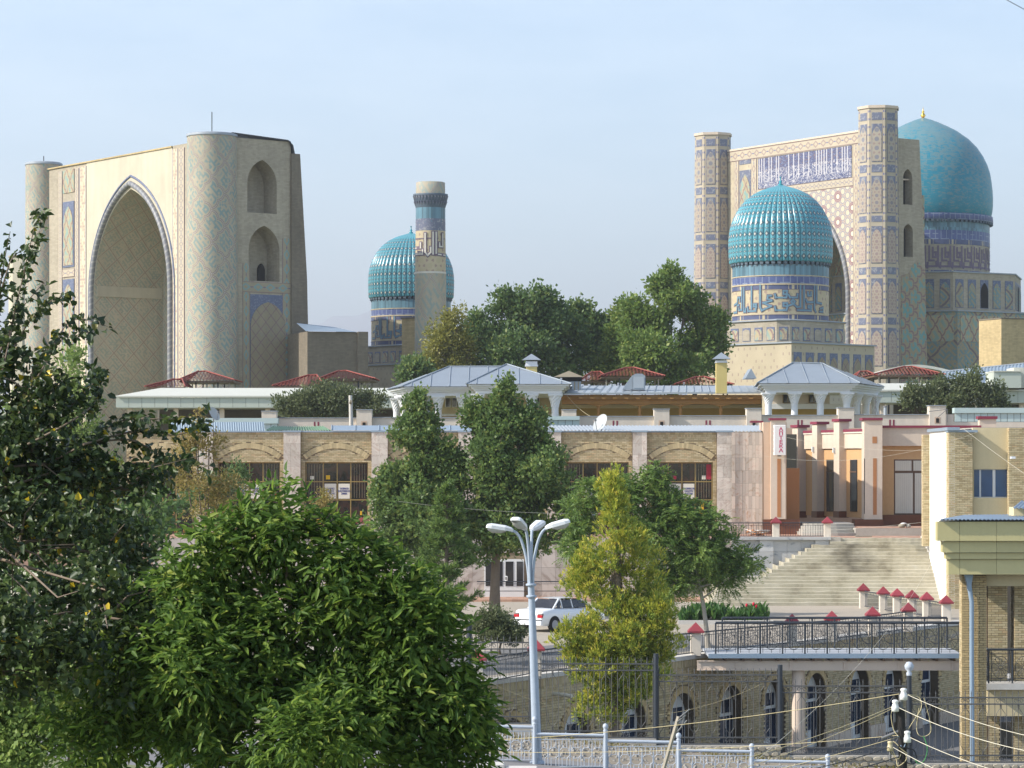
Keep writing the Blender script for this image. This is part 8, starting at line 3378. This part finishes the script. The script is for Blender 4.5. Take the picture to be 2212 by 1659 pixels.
me = leaf_mesh('sprays', C - np.array(t.o)[None], Dv, .13 * NR.uniform(.6, 1.3, k), .040 * NR.uniform(.7, 1.3, k), 'leaf_thuja', tt)
put('sprays', me, t.r)['kind'] = 'stuff'

# shrubs along the street
park('round clipped-looking shrub beside the white car', 105, [(1070, 1340, 45, 38), (1106, 1366, 32, 22), (1045, 1360, 35, 28), (1080, 1368, 52, 22)], 1080, 900, 'leaf_grey', L=.10, W=.07, per=10, r0=.05, zb=1.3, name='shrub', group='shrubs along the street', spread=.08)
park('dry yellow-leaved shrub before the left shop bay', 95, [(440, 1040, 60, 50), (500, 1070, 45, 40), (400, 1000, 40, 60), (450, 960, 30, 50), (420, 930, 22, 40), (690, 1080, 25, 35), (480, 1110, 70, 40)], 450, 620, 'leaf_dry', L=.13, W=.06, per=9, r0=.09, zb=1.3, name='dry_tree', group='shrubs along the street', spread=.1)
park('dark conifer-like shrub behind the dry shrub at left', 110, [(500, 1060, 38, 60), (440, 1090, 60, 60), (360, 1110, 60, 70)], 470, 900, 'leaf_park', L=.14, W=.06, per=9, r0=.09, zb=1.3, name='dark_shrub', group='shrubs along the street', spread=.12, bright=-.05)
park('pale green poplar rising behind the dark foreground tree', 125, [(150, 800, 40, 60), (165, 880, 55, 70), (200, 960, 70, 80), (140, 960, 60, 80), (230, 1050, 70, 80), (60, 950, 60, 90), (190, 1140, 110, 80), (60, 1080, 80, 90)], 160, 2000, 'leaf_poplar', L=.17, W=.12, per=8, r0=.16, zb=1.3, name='poplar_tree', group='trees at the left street side', spread=.16)
park('bright low bush at the bottom left behind the dark tree', 32, [(60, 1500, 110, 90), (160, 1580, 100, 80), (30, 1620, 110, 80), (-40, 1540, 80, 100)], 70, 1500, 'leaf_poplar', L=.07, W=.05, per=9, r0=.05, zb=2.2, name='low_bush', group='shrubs along the street', spread=.12)

park('dark leafy tree filling the gap between the two foreground trees', 44, [(80, 1120, 140, 110), (230, 1180, 110, 100), (90, 1300, 190, 130), (270, 1330, 120, 120), (120, 1450, 200, 110), (300, 1480, 110, 100), (330, 1120, 60, 70)], 160, 2000, 'leaf_park', L=.11, W=.07, per=8, r0=.10, zb=1.6, name='shade_tree', group='trees at the left street side', spread=.12)

# canna bed with kerb on the street
t = T('flower_bed', 'bed of broad-leaved cannas with red flowers left of the bridge', 'flower bed', (XP(1570, 126), 126, 1.3))
bx0_, bx1_ = XP(1470, 126), XP(1655, 126)
t.add('bed_kerb', MB().box(bx0_ - .2, 124.6, 1.3, bx1_ + .2, 124.8, 1.48), 'concrete_pale')
t.add('bed_kerb', MB().box(bx0_ - .2, 127.9, 1.3, bx1_ + .2, 128.1, 1.48), 'concrete_pale')
t.add('soil', MB().box(bx0_ - .19, 124.81, 1.3, bx1_ + .19, 127.89, 1.42), 'earth')
n = 210
X0 = NR.uniform(bx0_, bx1_, n)
Y0 = NR.uniform(124.9, 127.8, n)
Cs, Ds = [], []
for j in range(6):
    a = NR.uniform(0, 6.28, n)
    Cs.append(np.stack([X0, Y0, 1.36 + j * .07 + .12 * np.sin(X0 * 2.3) + NR.uniform(-.1, .1, n)], 1))
    Ds.append(unit(np.stack([np.cos(a) * .5, np.sin(a) * .5, np.ones(n)], 1)))
C, Dv = np.concatenate(Cs), np.concatenate(Ds)
k = len(C)
me = leaf_mesh('leaves', C - np.array(t.o)[None], Dv, .42 * NR.uniform(.7, 1.2, k), .13 * NR.uniform(.7, 1.2, k), 'leaf_canna', NR.uniform(0, 1, k), None, True)
put('leaves', me, t.r)['kind'] = 'stuff'
for px, py in ((1613, 1308), (1628, 1305), (1634, 1310)):
    c = P(px, py, 126)
    b = MB().lathe([(.01, c.z - .09), (.05, c.z - .04), (.06, c.z + .03), (.03, c.z + .09)], 6, cx=c.x, cy=c.y)
    t.add('flower', b, 'petal_red')
# weeds along the verge
n = 380
X0, Y0 = NR.uniform(-3, 14, n), NR.uniform(75.2, 76.3, n)
C = np.stack([X0, Y0, np.array([near_z(x) + .03 for x in X0])], 1)
C = np.repeat(C, 5, 0) + NR.normal(size=(n * 5, 3)) * np.array([.04, .04, 0])
Dv = unit(NR.normal(size=(n * 5, 3)) * .5 + np.array([0, 0, 1.0]))
me = leaf_mesh('verge_weeds', C, Dv, .16 * NR.uniform(.4, 1.3, n * 5), np.full(n * 5, .02), 'leaf_dry', NR.uniform(0, .5, n * 5))
tag(put('verge_weeds', me), 'dry weeds along the foot of the rubble wall', 'weeds', kind='stuff')


# ------------------------------------------------------------------ foreground trees
def twig_tree(t, stems, mat, L, W, mat_b, step, per, spread, near=True, droop=.2, r=.012, parts=0, along=.45, bright=0.0, br_parts=True):
    """leaves set along drawn twigs"""
    Cs, Ds = [], []
    for pts, dens in stems:
        pts = [Vector(p) for p in pts]
        if br_parts:
            rs = [max(.003, r * (1 - .85 * i / max(1, len(pts) - 1))) for i in range(len(pts))]
            t.add('branch', MB().tube(pts, rs, 5), mat_b)
        for a, b_ in zip(pts, pts[1:]):
            l = (b_ - a).length
            n = max(1, int(l / step * dens))
            for k in range(n):
                p = a.lerp(b_, rnd.random())
                dd = (b_ - a).normalized()
                for q in range(per):
                    Cs.append((p.x + rnd.gauss(0, spread), p.y + rnd.gauss(0, spread), p.z + rnd.gauss(0, spread)))
                    Ds.append((dd.x * along + rnd.gauss(0, .6), dd.y * along + rnd.gauss(0, .6), dd.z * along + rnd.gauss(0, .5) - droop))
    C = np.array(Cs)
    Dv = unit(np.array(Ds))
    return C, Dv


def fine_curve(ctrl, D, dd, n=5):
    out = []
    c = [P(x, y, D + d_) for (x, y), d_ in zip(ctrl, dd)]
    for i in range(len(c) - 1):
        p0, p1, p2, p3 = c[max(0, i - 1)], c[i], c[i + 1], c[min(len(c) - 1, i + 2)]
        for k in range(n):
            u = k / n
            out.append(.5 * ((2 * p1) + (p2 - p0) * u + (2 * p0 - 5 * p1 + 4 * p2 - p3) * u * u + (3 * p1 - p0 - 3 * p2 + p3) * u ** 3))
    out.append(c[-1])
    return out


# dark broad-leaved tree at the left
D = 24.8
dk = T('foreground_tree', 'dark broad-leaved tree filling the left edge, nearest to the viewer', 'tree', (XP(-260, D), D, 3.2))
tr0 = Vector((XP(-260, D), D, 3.2))
dk.add('trunk', MB().tube([tr0, P(-240, 1500, D), P(-200, 1200, D), P(-160, 1000, D)], [.16, .14, .11, .07], 10), 'bark')
ST = []
for ctrl in ([(-160, 1150), (-60, 1000), (0, 820), (40, 640), (75, 490), (88, 462)], [(-100, 1000), (-20, 860), (20, 720), (50, 600), (85, 500)], [(-120, 900), (-40, 760), (-5, 640), (10, 560), (22, 500)],
             [(-100, 1050), (20, 900), (90, 800), (130, 720), (165, 690), (232, 705)], [(20, 900), (80, 790), (120, 740), (200, 715)], [(-100, 1100), (60, 960), (150, 880), (200, 830), (225, 800)],
             [(60, 960), (170, 900), (215, 850), (195, 790)], [(-100, 1150), (60, 1030), (180, 960), (260, 910), (330, 905), (410, 905), (455, 895)], [(180, 960), (300, 930), (380, 940), (450, 915)],
             [(180, 960), (280, 950), (350, 985), (420, 1000), (468, 1010)], [(-80, 900), (0, 800), (60, 700), (110, 650), (150, 640)], [(-100, 1250), (80, 1120), (220, 1040), (330, 1010), (430, 985)],
             [(0, 760), (30, 690), (60, 650), (95, 610)], [(-20, 700), (5, 620), (25, 560), (50, 540)]):
    dd = [rnd.uniform(-.6, .6) for _ in ctrl]
    ST.append((fine_curve(ctrl, D, dd), 1.0))
C1, D1 = twig_tree(dk, ST, 'leaf_pear', .1, .07, 'bark', .034, 2, .03)
# the mass of the crown
MBl = [bl(60, 1000, 150, 110, D), bl(150, 1080, 170, 110, D, .3), bl(40, 1180, 200, 150, D, -.6), bl(220, 1200, 150, 110, D, -.8), bl(100, 1330, 230, 130, D, -1.6), bl(-60, 900, 110, 190, D, .2), bl(290, 1050, 110, 70, D), bl(80, 860, 90, 110, D), bl(230, 1330, 130, 110, D, -1.9), bl(-20, 1450, 150, 110, D, -2.1), bl(170, 1460, 120, 80, D, -2.3), bl(-150, 1150, 150, 300, D, -.6), bl(60, 1400, 160, 100, D, -2.2)]
P0, N0 = blob_points(lumps(MBl, 9, .40, 12), 2700, .2, .3)
C2 = np.repeat(P0, 5, 0) + NR.normal(size=(len(P0) * 5, 3)) * .05
D2 = unit(np.repeat(N0, 5, 0) * .3 + NR.normal(size=(len(C2), 3)) * .7 + np.array([0, 0, -.25]))
C, Dv = np.concatenate([C1, C2]), np.concatenate([D1, D2])
for b_ in MBl[:10]:
    c = Vector(b_[0])
    for k in range(7):
        d = Vector((rnd.gauss(0, 1), rnd.gauss(0, 1), rnd.gauss(.2, 1))).normalized()
        e = c + Vector((d.x * b_[2][0], d.y * b_[2][1], d.z * b_[2][2])) * .95
        dk.add('branch', MB().tube([P(-160, 1000 + rnd.uniform(0, 200), D) if k < 1 else c + d * .05, c.lerp(e, .5) + Vector((rnd.gauss(0, .05), 0, .05)), e], [.025 if k < 1 else .014, .008, .003], 5), 'bark')


def big_leaves(t, C, Dv, n_single, L, W, mat, name='leaf', twist=None):
    """the n_single leaves that face the viewer most openly become parts of their own, the rest one crown part"""
    k = len(C)
    order = np.argsort(C[:, 1])
    vis = [i for i in order if -5 < (C[i, 0] / C[i, 1] * F + CX) < 2215 and 380 < (HY - (C[i, 2] - CZ) / C[i, 1] * F) < 1665][:n_single]
    mask = np.ones(k, bool)
    mask[vis] = False
    tint = np.clip(NR.beta(1.3, 1.5, k), 0, .955)
    yl = NR.random(k) < .012
    tint[yl & (NR.random(k) < .9)] = 1.0 if mat == 'leaf_pear' else .95
    nrm = NR.normal(size=(k, 3)) * .7 + np.array([-.3, -.3, .9])[None]
    Ls, Ws = L * NR.uniform(.45, 1.3, k), W * NR.uniform(.6, 1.25, k)
    off = np.array(t.o)[None]
    me = leaf_mesh('crown', (C - off)[mask], Dv[mask], Ls[mask], Ws[mask], mat, tint[mask], nrm[mask], True)
    put('crown', me, t.r)['kind'] = 'stuff'
    protos = []
    for v in range(8):
        protos.append(leaf_mesh(name, np.zeros((1, 3)), np.array([[1.0, 0, 0]]), np.array([L]), np.array([W]), mat, np.array([.15 + .1 * v]), np.array([[0, 0, 1.0]]), True))
    for i in vis:
        o = put(name, protos[rnd.randrange(8)], t.r, Vector(C[i]) - t.o)
        o.rotation_euler = Vector(Dv[i]).to_track_quat('X', 'Z').to_euler()
        s = Ls[i] / L
        o.scale = (s, s, s)


big_leaves(dk, C, Dv, 290, .080, .058, 'leaf_pear')

# ash tree with compound leaves in the lower left
D = 22.9
ash = T('ash_tree', 'broad bright green tree with long pointed leaflets, lower left', 'tree', (XP(640, D), D + .8, 3.6))
ash.add('trunk', MB().tube([(XP(640, D), D + .8, 3.6), P(630, 1750, D + .5), P(640, 1600, D + .4), P(660, 1450, D + .3)], [.13, .11, .09, .05], 10), 'bark')
AB = [bl(660, 1250, 180, 105, D), bl(540, 1190, 110, 85, D, .2), bl(800, 1310, 140, 85, D), bl(880, 1390, 105, 95, D, -.1), bl(720, 1420, 220, 125, D), bl(540, 1420, 190, 150, D), bl(860, 1510, 140, 120, D), bl(690, 1570, 240, 120, D, -.2), bl(430, 1310, 130, 110, D, .3), bl(430, 1510, 150, 130, D, .1), bl(900, 1620, 120, 80, D), bl(610, 1140, 60, 50, D), bl(330, 1570, 120, 100, D, .3), bl(520, 1630, 160, 80, D), bl(740, 1210, 80, 50, D), bl(955, 1480, 100, 100, D), bl(970, 1590, 95, 85, D), bl(400, 1420, 120, 110, D, .2), bl(280, 1480, 110, 90, D, .3), bl(900, 1330, 85, 70, D), bl(340, 1340, 100, 85, D, .4), bl(290, 1430, 110, 85, D, .4), bl(220, 1560, 110, 90, D, .4)]
for b_ in AB:
    c = Vector(b_[0])
    ash.add('limb', MB().tube([P(650, 1520, D + .35), P(650, 1520, D + .3).lerp(c, .55) + Vector((0, 0, -.06)), c], [.035, .022, .008], 6), 'bark')
P0, N0 = blob_points(lumps(AB, 8, .45, 21), 6300, .3, .30)
# spires of young leaves on the rim
tips = [(590, 1070), (610, 1058), (650, 1095), (560, 1090), (700, 1130), (750, 1150), (800, 1185), (850, 1215), (890, 1245), (920, 1290), (950, 1330), (970, 1370), (530, 1110), (480, 1160), (985, 1420), (1000, 1470), (1010, 1540), (985, 1510), (1020, 1600), (870, 1235), (820, 1195), (430, 1180), (670, 1110), (380, 1210), (725, 1140), (1000, 1490), (1000, 1580), (990, 1630)]
tp = np.array([tuple(P(x + rnd.uniform(-8, 8), y + rnd.uniform(-2, 10), D + rnd.uniform(-.25, .25))) for x, y in tips for _ in range(5)])
P0 = np.concatenate([P0, tp])
N0 = np.concatenate([N0, unit(NR.normal(size=(len(tp), 3)) * .35 + np.array([.2, 0, 1.0]))])
m = len(P0)
rach = unit(N0 * .75 + NR.normal(size=(m, 3)) * .45 + np.array([.1, 0, .12]))
side = unit(np.cross(rach, np.array([0, 0, 1.0])[None] + NR.normal(size=(m, 3)) * .25))
Lr = .20 * NR.uniform(.7, 1.2, m)
Cs, Ds, Ts = [], [], []
tb = NR.uniform(0, 1, m)
hgt = np.clip((P0[:, 2] - ZP(1500, D)) / 1.6, 0, 1)
sag = np.array([0, 0, -1.0])[None]
for j in range(4):
    u = (j + .6) / 3.6
    p = P0 + rach * (Lr * u)[:, None] + sag * (Lr * .30 * u * u)[:, None]
    if j < 3:
        for s in (-1, 1):
            Cs.append(p)
            Ds.append(unit(side * s * .9 + rach * .75 + sag * .35))
            Ts.append(tb)
    else:
        Cs.append(p)
        Ds.append(unit(rach + sag * .5))
        Ts.append(tb)
C, Dv, tt = np.concatenate(Cs), np.concatenate(Ds), np.concatenate(Ts)
C = C + NR.normal(size=C.shape) * .018
Dv = unit(Dv + NR.normal(size=Dv.shape) * .32)
rm = MB()
for i in range(0, m, 2):
    a = Vector(P0[i])
    b_ = a + Vector(rach[i]) * Lr[i] + Vector((0, 0, -.3 * Lr[i]))
    rm.tube([a, a.lerp(b_, .5) + Vector((0, 0, .02)), b_], .0025, 3, cap=False)
ash.add('leaf_stalks', rm, 'leaf_canna', kind='stuff')
big_leaves(ash, C, Dv, 290, .108, .035, 'leaf_ash', 'leaflet')
# ------------------------------------------------------------------ the air: thin even haze round everything
b = MB().box(-5300, -80, -8, 5300, 14600, 760)
hz = bpy.data.materials.new('haze')
hz.use_nodes = True
hn = hz.node_tree
for n_ in list(hn.nodes):
    if n_.type == 'BSDF_PRINCIPLED':
        hn.nodes.remove(n_)
pv = hn.nodes.new('ShaderNodeVolumePrincipled')
pv.inputs['Color'].default_value = (0.92, 0.95, 1.0, 1)
pv.inputs['Density'].default_value = 0.00019
pv.inputs['Anisotropy'].default_value = 0.3
hn.links.new(pv.outputs[0], hn.nodes['Material Output'].inputs['Volume'])
M['haze'] = hz
tag(b.build('haze', hz), 'thin pale haze over the town', 'haze', kind='stuff')
